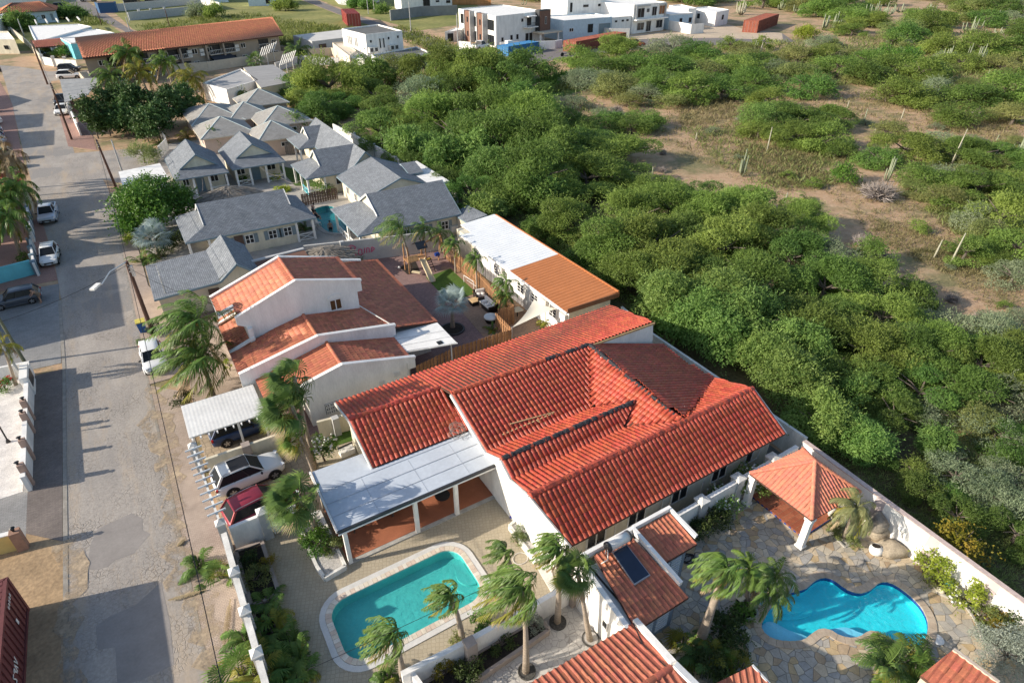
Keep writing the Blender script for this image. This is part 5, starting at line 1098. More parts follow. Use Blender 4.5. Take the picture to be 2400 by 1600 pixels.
# ---- modern duplex
def duplex():
 t=thing('modern_duplex','modern white two storey duplex with brown brick fins','house',(118,200,0));z=8.9
 A=(107.6,185.1);B=(109.6,214.0);C=(130.5,219.5);D=(130.2,191.6)
 block(t,[A,D,C,B],0,z-.25,WHITE,roof=WHITE,par=.3);BR=mat('brown_brick',(0.19,.105,.075),.85,.1,2,fine=.12); 
 for f in (.36,.70):
  q=[B[i]+(A[i]-B[i])*f for i in (0,1)];d=(np.array(A)-np.array(B));d/=np.linalg.norm(d);n=np.array([-d[1],d[0]])*-1;n=np.array([-1.,0])
  pts=[tuple(np.array(q)-d*2.1),tuple(np.array(q)+d*2.1),tuple(np.array(q)+d*2.1+n*1.4),tuple(np.array(q)-d*2.1+n*1.4)];MB().prism(pts,0,z+.2).build('brick_fin',BR,t)
  for s in (-1,1):
   c=np.array(q)+d*2.3*s+n*.8;MB().cbox((c[0],c[1],(z+.3)/2),1.8,.3,z+.3).build('fin_trim',GREYW,t)
  for zz in (2.4,6.6): window(t,(q[0]-1.42,q[1],zz),1.0,1.6,R(180),1,DARKM)
 for f,w in ((.16,5.6),(.53,4.4),(.88,4.4)):
  for zz in (1.9,6.2): fw(t,B,A,f,zz,w,2.9,3,DARKM,glass=GLASS)
 for f,zz,w,h in ((.52,7.0,.8,.9),(.66,6.6,2.0,2.6),(.12,2.2,.8,1.1),(.30,2.4,.9,1.4),(.42,2.4,.9,1.4)): fw(t,A,D,f,zz,w,h,1,DARKM)
 for f in (.62,.7): fw(t,A,D,f,1.6,1.3,2.8,1,DARKM,'door',BLACK)
 q=[A[i]+(D[i]-A[i])*.93 for i in (0,1)];MB().cbox((q[0],q[1]-.8,6.2),5.2,2.2,6.0,R(16)).build('brick_bay',BR,t);MB().cbox((q[0],q[1]-.75,6.2),5.8,1.9,6.6,R(16)).build('bay_trim',DARKM,t)
 window(t,(q[0]+.4,q[1]-1.95,6.4),.9,2.2,R(-74),1,WHITE)
 q=[A[i]+(D[i]-A[i])*.66 for i in (0,1)];MB().cbox((q[0],q[1]-1.1,4.9),5,2.4,.3,R(16)).build('balcony_slab',WHITE,t);MB().cbox((q[0],q[1]-1.0,8.0),4,2.0,.3,R(16)).build('canopy',WHITE,t)
 mb=MB(); 
 for k in range(13): mb.cbox((q[0]-2.4+k*.4,q[1]-2.9+k*.115,5.6),.07,.07,1.1)
 mb.beam((q[0]-2.4,q[1]-2.9,6.2),(q[0]+2.4,q[1]-1.52,6.2),.08,.08);mb.build('balcony_railing',DARKM,t)
duplex()
wall_line('front_wall','white front wall of the modern duplex with two gate piers',[P('b',1600,385),P('b',1690,395)],2.2,.4,WHITE); 
wall_line('front_wall','long white front wall behind the blue container',[P('b',1920,400),P('b',2060,395),P('b',2352,385),P('c',390,375)],2.3,.4,WHITE,posts=[(*P('b',1990,405)[:2],.9,3,WHITE,0)])
t=thing('utility_kiosk','white utility kiosk with a dark door beside the duplex','kiosk',P('b',1520,330));a=P('b',1490,335);b=P('b',1560,330)
v=[a[:2],b[:2],P('b',1640,310)[:2],P('b',1570,300)[:2]];block(t,v,0,3.0,WHITE,par=.2);fw(t,v[0],v[1],.6,1.4,2,2.4,1,DARKM,'door',BLACK)
def blue_house():
 t=thing('pale_blue_house','low pale blue flat roofed house between the duplex and the big white house','house',(143,193,0));z=6.2
 A,B=(135,187.5),(146.5,188.7);C=(158,197.5);v=[A,(156.5,188.6),(160,203),(136,205)];block(t,v,0,z-.4,LBLUE,roof=WHITE,par=.4,pm=LBLUE)
 for f,w,h in ((.16,1.8,1.1),(.55,2.2,2.6)): fw(t,v[0],v[1],f,3.2,w,h,2,DARKM if h>2 else WHITE)
 fw(t,v[0],v[1],.85,2.6,5.4,3.6,1,GREYW,'porch_opening',SHUT)
 t=thing('carport_canopy','small canopy with a brown roof edge by the pale blue house','canopy',P('c',290,350));c=P('c',280,335);MB().cbox((c[0],c[1],3.2),9,5,.4,R(14)).build('canopy_roof',BEIGE,t)
 for s in (-3.5,3.5): MB().cbox((c[0]+s,c[1]-1,1.5),.5,.5,3.0).build('post',WHITE,t)
blue_house()
def big_white():
 t=thing('big_white_house','large white two storey house with grey framed windows','house',(176,200,0));z=9.4
 v=[(167.3,189.9),(185.2,192.6),(189,214),(164,214)];block(t,v,0,z-.4,WHITE,roof=WHITE,par=.4)
 for f,zz,w,h,g in ((.22,6.6,3.8,3.0,None),(.44,7.2,1.4,1.2,None),(.64,6.8,2.6,2.9,None),(.88,7.0,3.2,2.8,mat('amber_curtain',(0.28,.12,.05),.6)),(.25,2.2,3.8,2.4,None),(.50,2.0,2.6,3.4,None),(.84,2.4,3.6,2.6,None)): fw(t,v[0],v[1],f,zz,w,h,2,GREYW,glass=g)
 d=np.array(v[1])-np.array(v[0]);d/=np.linalg.norm(d);n=np.array([d[1],-d[0]])
 for f0,f1,z0,z1 in ((.05,.48,8.6,9.1),(.05,.1,4.7,8.6),(.78,1.0,8.6,9.1),(.97,1.0,4.7,8.6)):
  a=np.array(v[0])+(np.array(v[1])-np.array(v[0]))*f0;b=np.array(v[0])+(np.array(v[1])-np.array(v[0]))*f1;MB().prism([tuple(a),tuple(b),tuple(b+n*.5),tuple(a+n*.5)],z0,z1).build('frame_band',GREYW,t)
 a,b=np.array(v[0]),np.array(v[1]);MB().prism([tuple(a),tuple(b),tuple(b+n*1.8),tuple(a+n*1.8)],4.3,4.7).build('canopy',WHITE,t)
 u=[(149,205),(166.9,206),(166.9,222),(149,222)];block(t,u,0,11.5,WHITE,roof=WHITE,par=.4);fw(t,u[0],u[1],.1,8.2,1.0,3,1,DARKM)
 for f in (.45,.52,.85): fw(t,u[0],u[1],f,8.4,1.2,.8,1,DARKM)
 w=[(157,189),(167,190.5),(167,205.9),(156,205.9)];block(t,w,0,5.6,WHITE,roof=WHITE,par=.3); 
 for f in (.2,.55,.8): fw(t,w[0],w[1],f,4.6,1.1,.6,1,DARKM)
big_white()
def low_whites():
 t=thing('low_white_house','low white flat roofed house with a blue-shaded patio wall','house',(193,200,0));v=[(188,193),(200.3,193),(206,212),(190,214)];block(t,v,0,4.8,LBLUE,roof=WHITE,par=.4,pm=WHITE)  # first house: pale blue walls under a white parapet and roof
 for f in (.5,.9): fw(t,v[0],v[1],f,2.8,1.3,1.6,2,DARKM)
 t=thing('low_white_house','low cream-white house with twin windows at the end of the row','house',(206,202,0));v=[(201.5,197),(207.5,198.5),(214,214),(206.5,213)];block(t,v,0,5.8,WHITE,roof=WHITE,par=.4);fw(t,v[0],v[1],.5,3.4,1.6,1.8,2,DARKM)
 t=thing('low_white_house','last low white house of the row, nearest the cactus thicket','house',(216,200,0));v=[(209.6,189.9),(222.6,195.2),(226,210),(214,209)];block(t,v,0,4.8,WHITE,roof=WHITE,par=.4);fw(t,v[0],v[1],.55,2.9,1.8,1.7,2,DARKM);fw(t,v[3],v[0],.4,2.9,1.8,1.7,2,DARKM)
low_whites()
wall_line('patio_wall','white patio wall in front of the big white house',[P('c',1230,235),P('c',1400,270),P('c',1500,262)],3.2,.4,WHITE)
wall_line('patio_wall','grey and white block wall with gate beside the pale blue house',[P('c',690,290),P('c',770,300),P('c',920,300)],3.0,.4,GREYW)
# ---- street side upper left
def upper_left():
 t=thing('hip_roof_house','blue-white house with an orange tiled hip roof at the upper left corner','house',(-20,352,0));tl=[]
 q=[(-29,340,4.4),(-9.5,346,4.4),(-9,366,4.4),(-30,362,4.4)];r0,r1=(-24,351,7.2),(-15,356,7.2)
 for c in ([q[0],q[1],r1,r0],[q[1],q[2],r1],[q[2],q[3],r0,r1],[q[3],q[0],r0]): tiled(t,c,tl,T_APT,.8,1.6,.2,'barrel',t=.2)
 place_tiles(t,tl,300);MB().prism([(-28,341),(-10.5,347),(-10,365),(-29,361)],0,4.2).build('wall',LBLUE,t)
 for f in (.55,.75): fw(t,(-28,341),(-10.5,347),f,2.2,1.4,1.6,2,WHITE)
 fw(t,(-28,341),(-10.5,347),.92,2.0,1.2,2.6,1,WHITE,'door',SHUT)
 t=thing('flat_white_terrace','long white single storey terrace house with a beam-topped flat roof','house',(-6,285,0))
 v=[XYp('a',350,325,3),XYp('a',900,260,3),XYp('a',760,232,3),XYp('a',330,272,3)];block(t,v,0,2.8,WHITE,roof=WHITE,par=.3)
 v=[XYp('a',290,330,3.4),XYp('a',480,300,3.4),XYp('a',720,212,3.4),XYp('a',620,192,3.4),XYp('a',225,207,3.4)];block(t,[v[0],(v[1][0],v[1][1]+8),v[2],v[3],v[4]],0,3.2,LBLUE,roof=WHITE,par=.3,pm=WHITE)
 for k in range(5): p=P('a',290+k*85,192-k*8,3.8);q=P('a',270+k*85,172-k*6,3.8);MB().beam(p,(q[0],q[1]+6,3.8),.4,.5).build('roof_beam',WHITE2,t)
 t=thing('turquoise_house','white and turquoise house end beside the apartment block','house',(-5,232,0));v=[XYp('a',600,470,0),(-2.5,228),(-3.2,243),(-8.2,243)];block(t,v,0,4,TURQ,roof=WHITE,par=.3,pm=WHITE);fw(t,v[3],v[0],.6,2.2,2.0,2.4,1,WHITE,'door',mat('door_blue',(0.05,.2,.35),.6))
 t=thing('tile_carport','carport with a weathered red tile roof left of the turquoise house','carport',(-11,241,0));tl=[]
 c=[(-14.6,235,2.9),(-7.4,235.5,2.9),(-8,248,3.6),(-15.6,246,3.6)];tiled(t,c,tl,T_BRN,.6,1.2,.14,'barrel',t=.2);place_tiles(t,tl,150)
 for x in (-14,-11,-8): MB().box(x-.15,235.4,0,x+.15,235.7,2.8).build('post',WHITE,t)
 t=thing('sheet_roof_carport','grey sheet roofed carport in front of the dark fig tree','carport',(-5,162,0));v=[P('a',510,805,2.9),P('a',690,745,2.9),P('a',790,612,2.9),P('a',470,625,2.9)]
 SR=MATS['weathered_sheet'];MB().slab([v[0],v[1],v[2],v[3]],.12).build('sheet_roof',mat('grey_sheet',(0.33,.325,.31),.7,.1,.4,fine=.1,stretch=(3,.4,1)),t)
 for k in range(6): f=(k+.5)/6;a=[v[0][i]+(v[3][i]-v[0][i])*f for i in (0,1,2)];b=[v[1][i]+(v[2][i]-v[1][i])*f for i in (0,1,2)];MB().beam((a[0],a[1],a[2]+.01),(b[0],b[1],b[2]+.01),.08,.04).build('roof_lap',GREYW,t)
 for q in v: MB().box(q[0]-.12+(.4 if q[0]<-5 else -.4),q[1]-.12,0,q[0]+.12+(.4 if q[0]<-5 else -.4),q[1]+.12,2.8).build('post',WHITE2,t)
 MB().box(-7.9,148,0,-7.6,160,2.0).build('side_wall',WHITE2,t)
upper_left()
wall_line('white_gate_wall','white paneled wall stub at the fig tree edge of the street',[P('a',640,1070),P('a',590,965)],2.1,.25,WHITE)
wall_line('garden_wall','white curving garden wall with small pillars at the upper street corner',[P('a',350,510),P('a',440,525),P('a',620,540)],2.0,.3,WHITE2,posts=[(*P('a',x,y)[:2],.4,2.6,WHITE2,0) for x,y in ((350,510),(440,525),(530,530))])
wall_line('garden_wall','long grey garden wall along the upper street bend',[P('a',345,500),P('a',230,370),P('a',95,260)],2.0,.3,BEIGE)
wall_line('field_wall','long grey block wall across the grass field, nearer one',[P('a',1020,165),P('a',1500,115)],3.2,.5,GREYW,posts=[(*P('a',x,y)[:2],.5,3.8,GREYW,0) for x,y in ((1110,152),(1205,145),(1310,133))])
wall_line('field_wall','grey block wall by the blue skip, farther across the field',[P('a',890,95),P('a',1590,30)],3.2,.5,GREYW)
wall_line('field_wall','pale wall end at the far side of the grass field',[P('a',1590,35),P('a',1740,80)],3.2,.5,WHITE2)
wall_line('field_wall','dark grey plot wall left of the duplex',[P('b',1060,165),P('b',1300,130),P('b',1585,120)],4.0,.5,mat('dark_grey_wall',(0.22,.23,.23),.85,.08,.5))
def top_row():
 def bld(label,pts,h,m,wins=()):
  c=np.mean(np.array(pts),axis=0);t=thing('far_house',label,'house',(c[0],c[1],0));block(t,pts,0,h,m,roof=WHITE,par=.5)
  for f,z,w,hh in wins: fw(t,pts[0],pts[1],f,z,w,hh,2,DARKM)
 A,B=P('a',1960,52)[:2],P('a',2195,45)[:2];bld('pale blue far house at the top edge of the grass field',[A,B,(B[0]+6,B[1]+25),(A[0]+6,A[1]+25)],9,LBLUE,((.45,5,2.5,3),(.65,2,2,2)))
 A,B=P('b',1150,108)[:2],P('b',1545,75)[:2];bld('white two storey far house left above the duplex',[A,B,(B[0]+8,B[1]+28),(A[0]+8,A[1]+28)],11,WHITE,((.48,3.2,4,5),(.92,3.5,2.5,1.2),(.7,4.0,2.0,.8)))
 A,B=P('b',650,35)[:2],P('b',850,60)[:2];bld('grey and white far house by the far road',[A,B,(B[0]+20,B[1]+30),(A[0]+10,A[1]+40)],8,GREYW,((.5,4,3,3),))
 A,B=P('a',980,60)[:2],P('a',1090,50)[:2];bld('small beige far building beyond the field wall, first',[A,B,(B[0]+4,B[1]+40),(A[0]+4,A[1]+40)],9,BEIGE,((.5,4,8,4),))
 A,B=P('a',1160,45)[:2],P('a',1270,42)[:2];bld('small beige far building beyond the field wall, second',[A,B,(B[0]+4,B[1]+40),(A[0]+4,A[1]+40)],9,BEIGE,((.5,4,8,4),))
 A,B=P('a',1640,28)[:2],P('a',1800,18)[:2];bld('white far building at the top edge',[A,B,(B[0]+4,B[1]+40),(A[0]+4,A[1]+40)],9,LBLUE)
 A,B=P('a',1300,30)[:2],P('a',1420,25)[:2];bld('turquoise trimmed far building at the top edge',[A,B,(B[0]+4,B[1]+40),(A[0]+4,A[1]+40)],9,TURQ)
 A,B=P('a',0,60)[:2],P('a',360,20)[:2];bld('long white far roof behind the tiled hip house',[A,B,(B[0],B[1]+60),(A[0],A[1]+60)],6,WHITE)
 A,B=P('a',2230,40)[:2],P('b',160,30)[:2];bld('white far gatehouse at the top of the field',[A,B,(B[0]+4,B[1]+14),(A[0]+4,A[1]+14)],6,WHITE)
 A,B=P('a',-160,330)[:2],P('a',70,250)[:2];bld('low pale house at the left edge of the photo, upper street',[A,B,(B[0],B[1]+26),(A[0],A[1]+26)],4,WHITE)
 A,B=P('a',-60,425)[:2],P('a',160,425)[:2];bld('cream corrugated hut by the upper street bend',[A,B,(B[0]-3,B[1]+26),(A[0]-3,A[1]+26)],3.4,CREAM,((.6,1.8,1.2,1),))
top_row()
t=thing('plank_fence','orange brown plank fence at the top edge behind the duplex','fence',P('b',1680,40));a,b=Vector(P('b',1540,40)),Vector(P('b',1850,40))
for k in range(40):
 s=a+(b-a)*(k/40);e=a+(b-a)*((k+.93)/40);MB().beam((s.x,s.y,2.6),(e.x,e.y,2.6),.12,5.2).build('plank',mat('orange_plank',(0.45,.2,.07),.8,.1,1,rnd=.15),t)
# ================================================================ PERIMETER WALLS, FENCES, PLANTERS
def pil(w,x,y,z,r=.24,h=2.1,m=TAUPE,ct=.3): q=P(w,x,y,z);return (q[0],q[1],r,h,m,ct)
sy=[P('n',205,505,2.2)[1],P('n',305,860,2.2)[1],P('n',440,1235,2.2)[1]]
wall_line('street_wall','white weathered street wall with faceted pillar caps beside the pool yard',[(-1.5,26.7),(-1.48,10)],1.75,.22,WHITE2,.07,posts=[(-1.5,y,.21,1.95,GREYW,.25) for y in sy])
wall_line('bay_wall','cream dividing wall between the carport and the white SUV',[(-1.45,33.55),(4.2,33.6)],1.5,.2,CREAM,posts=[(.95,33.55,.25,1.6,TAUPE,0)])
wall_line('bay_wall','short white wall in front of the red SUV with a capped gate pillar',[(-1.2,26.95),(.3,26.98)],1.8,.2,WHITE,posts=[(.55,26.95,.24,2.0,GREYW,.25)])
t=thing('yard_gate','white slatted yard gate between the capped pillar and the fan palm','gate',(1.5,26.8,0))
mb=MB();mb.box(.85,26.85,.1,.93,26.93,1.75);mb.box(2.2,26.7,.1,2.28,26.78,1.75);mb.beam((.9,26.9,1.72),(2.25,26.75,1.72),.06,.08);mb.build('gate_frame',WHITE,t)
for k in range(11): x=.98+k*.115;MB().box(x,26.85-k*.012,.12,x+.09,26.88-k*.012,1.68).build('slat',WHITE,t)
t=thing('slat_pergola','white slatted beam pergola over the car bay entrance with capped end pillars','pergola',(-1.7,31,0))
MB().beam((-1.85,34.3,2.12),(-1.52,27.3,2.12),.12,.18).build('beam',WHITE2,t); 
for k in range(11): y=33.9-k*.6;x=-1.83+k*.03;MB().cbox((x,y,2.28),.95,.06,.1,R(4)).build('slat',mat('pale_blue_slat',(0.55,.60,.64),.7,.05,3),t)
for y,x in ((34.4,-1.86),(27.2,-1.52)):
 mb=MB();mb.box(x-.2,y-.2,0,x+.2,y+.2,2.1);mb.build('pillar',GREYW,t);mb=MB();mb.box(x-.25,y-.25,2.1,x+.25,y+.25,2.17);mb.pyr(x,y,2.17,2.42,.23);mb.build('pillar_cap',WHITE2,t)
wall_line('pool_front_wall','white wall with taupe pillars between the pool yard and the stone court',[(3.6,15.0),(6.7,14.85),(12.6,14.8)],1.45,.2,WHITE,.06,posts=[(*P('o',395,1185,1.7)[:2],.26,1.7,TAUPE,0),(12.65,14.75,.3,1.75,TAUPE,0)])
wall_line('lot_wall','low white wall running down the lower edge beside the yellow shrub',[(4.05,15.0),(4.5,12.0)],1.3,.2,WHITE)
wy=lambda x:14.98+(x-18)*.012
wall_line('garden_wall','white garden wall with blue capped pillars behind the flowering bush',[(18.9,15.0),(23,15.05),(29.9,15.15)],1.9,.2,WHITE,.06,posts=[(*P('l',965,1250,2.1)[:2],.28,2.0,GREYW,.12),(*P('l',1300,1045,2.1)[:2],.28,2.0,GREYW,.12),(*P('l',1620,860,2.1)[:2],.3,2.0,GREYW,.12)])
bw=[P('r',890,540,2.2),P('r',2230,1500,2.2)];xb=(bw[0][0]+bw[1][0])/2
BWW=wall_line('terrace_back_wall','bright white back wall of the lagoon terrace with taupe pilasters',[(30.4,15.1),(29.2,-4)],2.15,.25,WHITE,.07,capm=mat('pink_coping',(0.55,.43,.38),.8))
def on_back(y,z): return (30.4+(y-15.1)*(1.2/19.1)-.14,y,z)
for w,x,y in (('r',1040,760),('r',1440,1180),('r',2060,1500)):
 q=P(w,x,y,1.0);MB().cbox((on_back(q[1],0)[0]+.02,q[1],1.08),.08,.55,2.16).build('pilaster',mat('mauve_pilaster',(0.50,.42,.41),.85,.05,2),BWW)
for i,(w,x,y) in enumerate((('r',1250,930),('r',1490,1110))):
 q=P(w,x,y,1.3);c=on_back(q[1],1.35);mb=MB();mb.ball((c[0]-.05,c[1],c[2]),.14,.2,.16,10,6);tag(mb.build('wall_lamp',WHITE,None,True),['half round white wall lamp on the back wall above the boulders','round white wall lamp on the mauve pilaster of the back wall'][i],'wall lamp')
wall_line('scrub_wall','long grey white boundary wall along the scrub behind the houses',[(31.0,15.3),(31.2,30),(31.9,34.2)],2.0,.2,WHITE2)
wall_line('resort_back_wall','pale fence wall behind the shingle row cottage by the trees',[(32.6,66),(32.0,90),(30.6,108)],2.2,.2,WHITE2,posts=[(32.6-(y-66)*.03,y,.16,2.4,GREYW,0) for y in range(68,106,4)])
gw=[P('f',1650,800,2.2),P('f',2080,700,2.2),P('f',2352,640,2.2)]
wall_line('graffiti_wall','grey rendered wall with pink graffiti between the tile house and the resort',[(12.2,60.2),(21.4,57.6),(25.8,56.6)],2.3,.2,mat('bare_render',(0.50,.485,.45),.9,.08,.8,fine=.06),posts=[(15.8,59.15,.2,2.35,GREYW,0)])
def graffiti():
 t=[o for o in bpy.data.objects if o.name.startswith('graffiti_wall')][0];mb=MB();PK=mat('pink_spray',(0.62,.12,.22),.8,.1,3)
 A,B=(15.8,59.15),(21.4,57.6);d=np.array([B[0]-A[0],B[1]-A[1]]);L=np.linalg.norm(d);d/=L;n=np.array([d[1],-d[0]])
 def W(u,z): q=np.array(A)+d*u+n*.108;return (q[0],q[1],z)
 def stroke(pts,w=.11): 
  for a,b in zip(pts[:-1],pts[1:]): mb.beam(W(*a),W(*b),.012,w)
 R_=[(.6,.7),(.75,1.7)];stroke([(.7,.6),(.85,1.7)]);stroke([(.45,1.65),(.9,1.85),(1.3,1.6),(1.15,1.3),(.75,1.2)]);stroke([(.8,1.2),(1.3,.65)])
 stroke([(1.5,.8),(1.6,1.3),(1.9,1.25),(1.85,.8)]);stroke([(1.45,.8),(1.7,.65),(2.0,.75)]);stroke([(2.1,.8),(2.2,1.4)]);stroke([(2.35,.8),(2.4,1.35),(2.65,1.3),(2.6,.8)]);stroke([(2.8,.8),(2.95,1.4),(3.2,1.2),(2.9,.9)]);stroke([(.5,.95),(.35,.7),(.55,.55)])
 mb.build('graffiti',PK,t)
graffiti()
wall_line('left_garden_wall','white low garden wall with pinkish lantern posts on the left of the street',[(-11.25,52.4),(-11.0,38)],1.15,.22,WHITE,.05,posts=[(x,y,.17,1.75,mat('rose_post',(0.42,.29,.23),.85,.06,2),0) for x,y in ((-11.1,45.9),(-11.05,44.3),(-10.98,41.2),(-10.95,38.6))])
for i,y in enumerate((45.9,44.3,41.2,38.6)):
 t=thing('post_lantern','black lantern on the rose post of the white garden wall, number %s from the far end'%['one','two','three','four'][i],'lantern',(-11.05,y,1.75),group='lanterns on the left garden wall');t['label']=['small black lantern on the farthest rose post of the white garden wall','small black lantern on the second farthest rose post of the white wall','small black lantern on the third rose post of the white garden wall','small black lantern on the nearest rose post of the white garden wall'][i]
 MB().cyl(-11.05,y,1.75,1.95,.05,6,r2=.11).build('lantern_body',BLACK,t);MB().cyl(-11.05,y,1.95,2.0,.16,6,r2=.03).build('lantern_cap',BLACK,t)
wall_line('left_side_wall','white end wall of the gravel garden on the left',[(-11.35,52.4),(-20,53.6)],1.15,.22,WHITE)
wall_line('meter_pier','white meter pier with a dark hatch in the left garden wall',[(-11.3,51.4),(-11.25,49.2)],1.6,.5,WHITE)
MB_=MB().box(-11.02,49.6,.5,-10.98,51.0,1.3).build('meter_hatch',DARKM,bpy.data.objects['meter_pier'])
structure('gravel_garden',MB().prism([(-22,38.2),(-11.4,38.2),(-11.5,52.2),(-22,53.4)],-.05,.03),mat('white_gravel',(0.60,.57,.54),.95,.12,1.2,fine=.14,bump=.6,bscale=18))
wall_line('yellow_wall','yellow low wall ending in a brick pillar with a black lantern at the left edge',[(-11.3,33.3),(-17,34.2)],1.2,.25,mat('yellow_plaster',(0.60,.45,.17),.85,.06,2),.06,capm=WHITE,posts=[(-11.15,33.2,.24,1.35,mat('brick_pier',(0.34,.20,.14),.85,.1,4,fine=.1),0)])
t=thing('post_lantern','black lantern on the brick pillar of the yellow wall','lantern',(-11.15,33.2,1.35));MB().cyl(-11.15,33.2,1.35,1.6,.05,6,r2=.12).build('lantern_body',BLACK,t);MB().cyl(-11.15,33.2,1.6,1.68,.15,6,r2=.03).build('lantern_cap',BLACK,t)
t=thing('garden_lamp','black lamp post standing in the white gravel garden','lamp post',(-12.4,44,0));mb=MB();mb.cyl(-12.4,44,0,.25,.16,8,r2=.08);mb.cyl(-12.4,44,.25,2.3,.05,8);mb.build('post',BLACK,t);mb=MB();mb.ball((-12.4,44,2.45),.15,.15,.18,8,6);mb.build('lamp_head',BLACK,t)
wall_line('turquoise_wall','turquoise panelled wall with a dark grille at the left edge',[P('e',328,950,0),P('e',-60,1052,0)],1.5,.2,TURQ,.05)
mb=MB()
gA,gB=Vector(P('e',80,1002,0)),Vector(P('e',0,1022,0))
for k in range(6): q=gA+(gB-gA)*k/5;mb.beam((q.x,q.y-.12,.25),(q.x,q.y-.12,1.35),.05,.05)
for z in (.3,.8,1.3): mb.beam((gA.x,gA.y-.12,z),(gB.x,gB.y-.12,z),.05,.05)
mb.build('grille',DARKM,bpy.data.objects['turquoise_wall'])
wall_line('pillar_wall','white garden wall with slate posts behind the parked cars on the left',[(-11.3,72),(-11.9,80.5)],1.4,.2,WHITE,posts=[(-11.35-(y-72)*.08,y,.22,1.5,TRIM,0) for y in (72.5,74.5,77,79.5)])
wall_line('pillar_wall','white garden wall with slate posts beside the silver pickup',[(-11.9,82),(-12.6,93)],1.4,.2,WHITE,posts=[(-12-(y-82)*.06,y,.22,1.5,TRIM,0) for y in (83.5,86,88.5,91)])
t=thing('red_tile_gatehouse','cream house corner with red barrel tiles behind the drooping palms on the left','house',(-13.5,94,0));tl=[]
a,b=P('e',245,185,3.0),P('e',30,180,3.0);c=[(a[0],a[1],3.0),(a[0]-.6,a[1]+6,3.9),(-18,a[1]+6,3.9),(-18,a[1]-1,3.0)];tiled(t,c,tl,T_RED,.36,.5,.09);place_tiles(t,tl,200);MB().prism([(a[0]-.3,a[1]+.4),(a[0]-.6,a[1]+6),(-18,a[1]+6),(-18,a[1]+.2)],0,2.9).build('wall',BEIGE,t)
def planter(label,pts,h,th=.2,m=None,fill=SOIL,name='planter_bed'):
 c=np.mean(np.array(pts),axis=0);t=thing(name,label,'planter',(c[0],c[1],0));m=m or WHITE2
 for i in range(len(pts)): a,b=pts[i],pts[(i+1)%len(pts)];MB().beam((*a,h/2),(*b,h/2),th,h).build('kerb_wall',m,t)
 MB().prism([tuple(np.array(q)+(c-np.array(q))*.02) for q in pts],0,h-.08).build('soil',fill,t);return t
planter('long dark soil planter inside the street wall by the pool yard',[(-1.25,26.6),(.1,26.55),(.1,22.75),(-1.25,22.75)],.35,.2,TAUPE)
planter('dark soil planter along the street wall, lower part with palms',[(-1.25,22.4),(-.2,22.4),(.1,18),(.3,13),(-1.25,13)],.2,.12,TAUPE)
planter('gravel planter with hedge beside the white terrace roof',[(2.2,23.4),(2.15,27.0),(3.45,27.0),(3.5,22.6),(2.35,22.45)],.35,.16,WHITE2,GRAVELW)
planter('narrow rock planter by the house corner and the right end of the pool yard',[(12.3,20.35),(13.3,20.6),(13.5,17.6),(12.25,17.5)],.35,.16,WHITE2,GRAVELW)
structure('white_yard_strip',MB().prism([(12.2,17.4),(13.0,17.4),(12.3,15.7),(12.0,15.7)],0,.06),WHITE2)
planter('long taupe-edged planter under the wall of the stone court',[(4.3,13.55),(10.6,13.95),(10.6,14.7),(4.3,14.75)],.4,.16,TAUPE)
sp=P('g',630,1265,0)
def ring_bed(label,x,y,r,edge,fill,h=.1): 
 t=thing('tree_ring',label,'planting ring',(x,y,0));mb=MB();mb.cyl(x,y,0,h-.03,r*.9,20);mb.build('gravel_fill',fill,t)
 n=18
 for k in range(n):
  a0,a1=2*math.pi*k/n,2*math.pi*(k+.9)/n;mb=MB();mb.prism([(x+r*math.cos(a0),y+r*math.sin(a0)),(x+r*math.cos(a1),y+r*math.sin(a1)),(x+r*.88*math.cos(a1),y+r*.88*math.sin(a1)),(x+r*.88*math.cos(a0),y+r*.88*math.sin(a0))],0,h);mb.build('edging_stone',edge,t)
ring_bed('round dark bed under the silver palm in the brick yard',sp[0],sp[1],1.05,DARKM,SOIL,.15)
for (w,x,y,lab) in (('o',920,1465,'dark gravel ring around the nearest stone court palm'),('o',1205,1015,'dark gravel ring around the palm by the court wall'),('o',1505,1165,'pale gravel ring around the fan palm by the shed wall')):
 q=P(w,x,y,0);ring_bed(lab,q[0],q[1],.42,GRAVELD,GRAVELD if 'dark' in lab else GRAVELW)
q=[G('r',600,1010),G('r',700,1110),G('r',830,1060),G('r',860,960),G('r',700,880)]
planter('gravel and succulent bed under the small palm beside the boulders',q,.12,.1,CONC,GRAVELW)
planter('long border bed at the foot of the white back wall, right edge',[G('s',1430,530),G('s',1560,750),G('s',1800,850),G('s',1850,930),G('s',1920,1040),G('s',1970,1200),(29.0,.5),(29.6,6.6)],.15,.1,CONC,SOIL)
planter('shrub bed between the leaning palms and the lower annexe',[G('p',560,1180),G('p',700,1050),G('p',900,1100),G('p',1000,1260),G('p',1020,1400),G('p',700,1560),(15.9,6.6)],.1,.1,CONC,SOIL)
planter('round bed of the leaning palms by the plunge pool',[G('p',820,900),G('p',900,870),G('p',1060,880),G('p',1080,960),G('p',960,1000),G('p',850,960)],.12,.1,CONC,SOIL)
planter('shrub bed along the garden wall left of the gazebo',[G('p',400,180),G('l',830,1500),G('l',1200,1420),G('l',1480,1280),(23.3,14.85),(18.9,14.85)],.08,.08,CONC,SOIL)
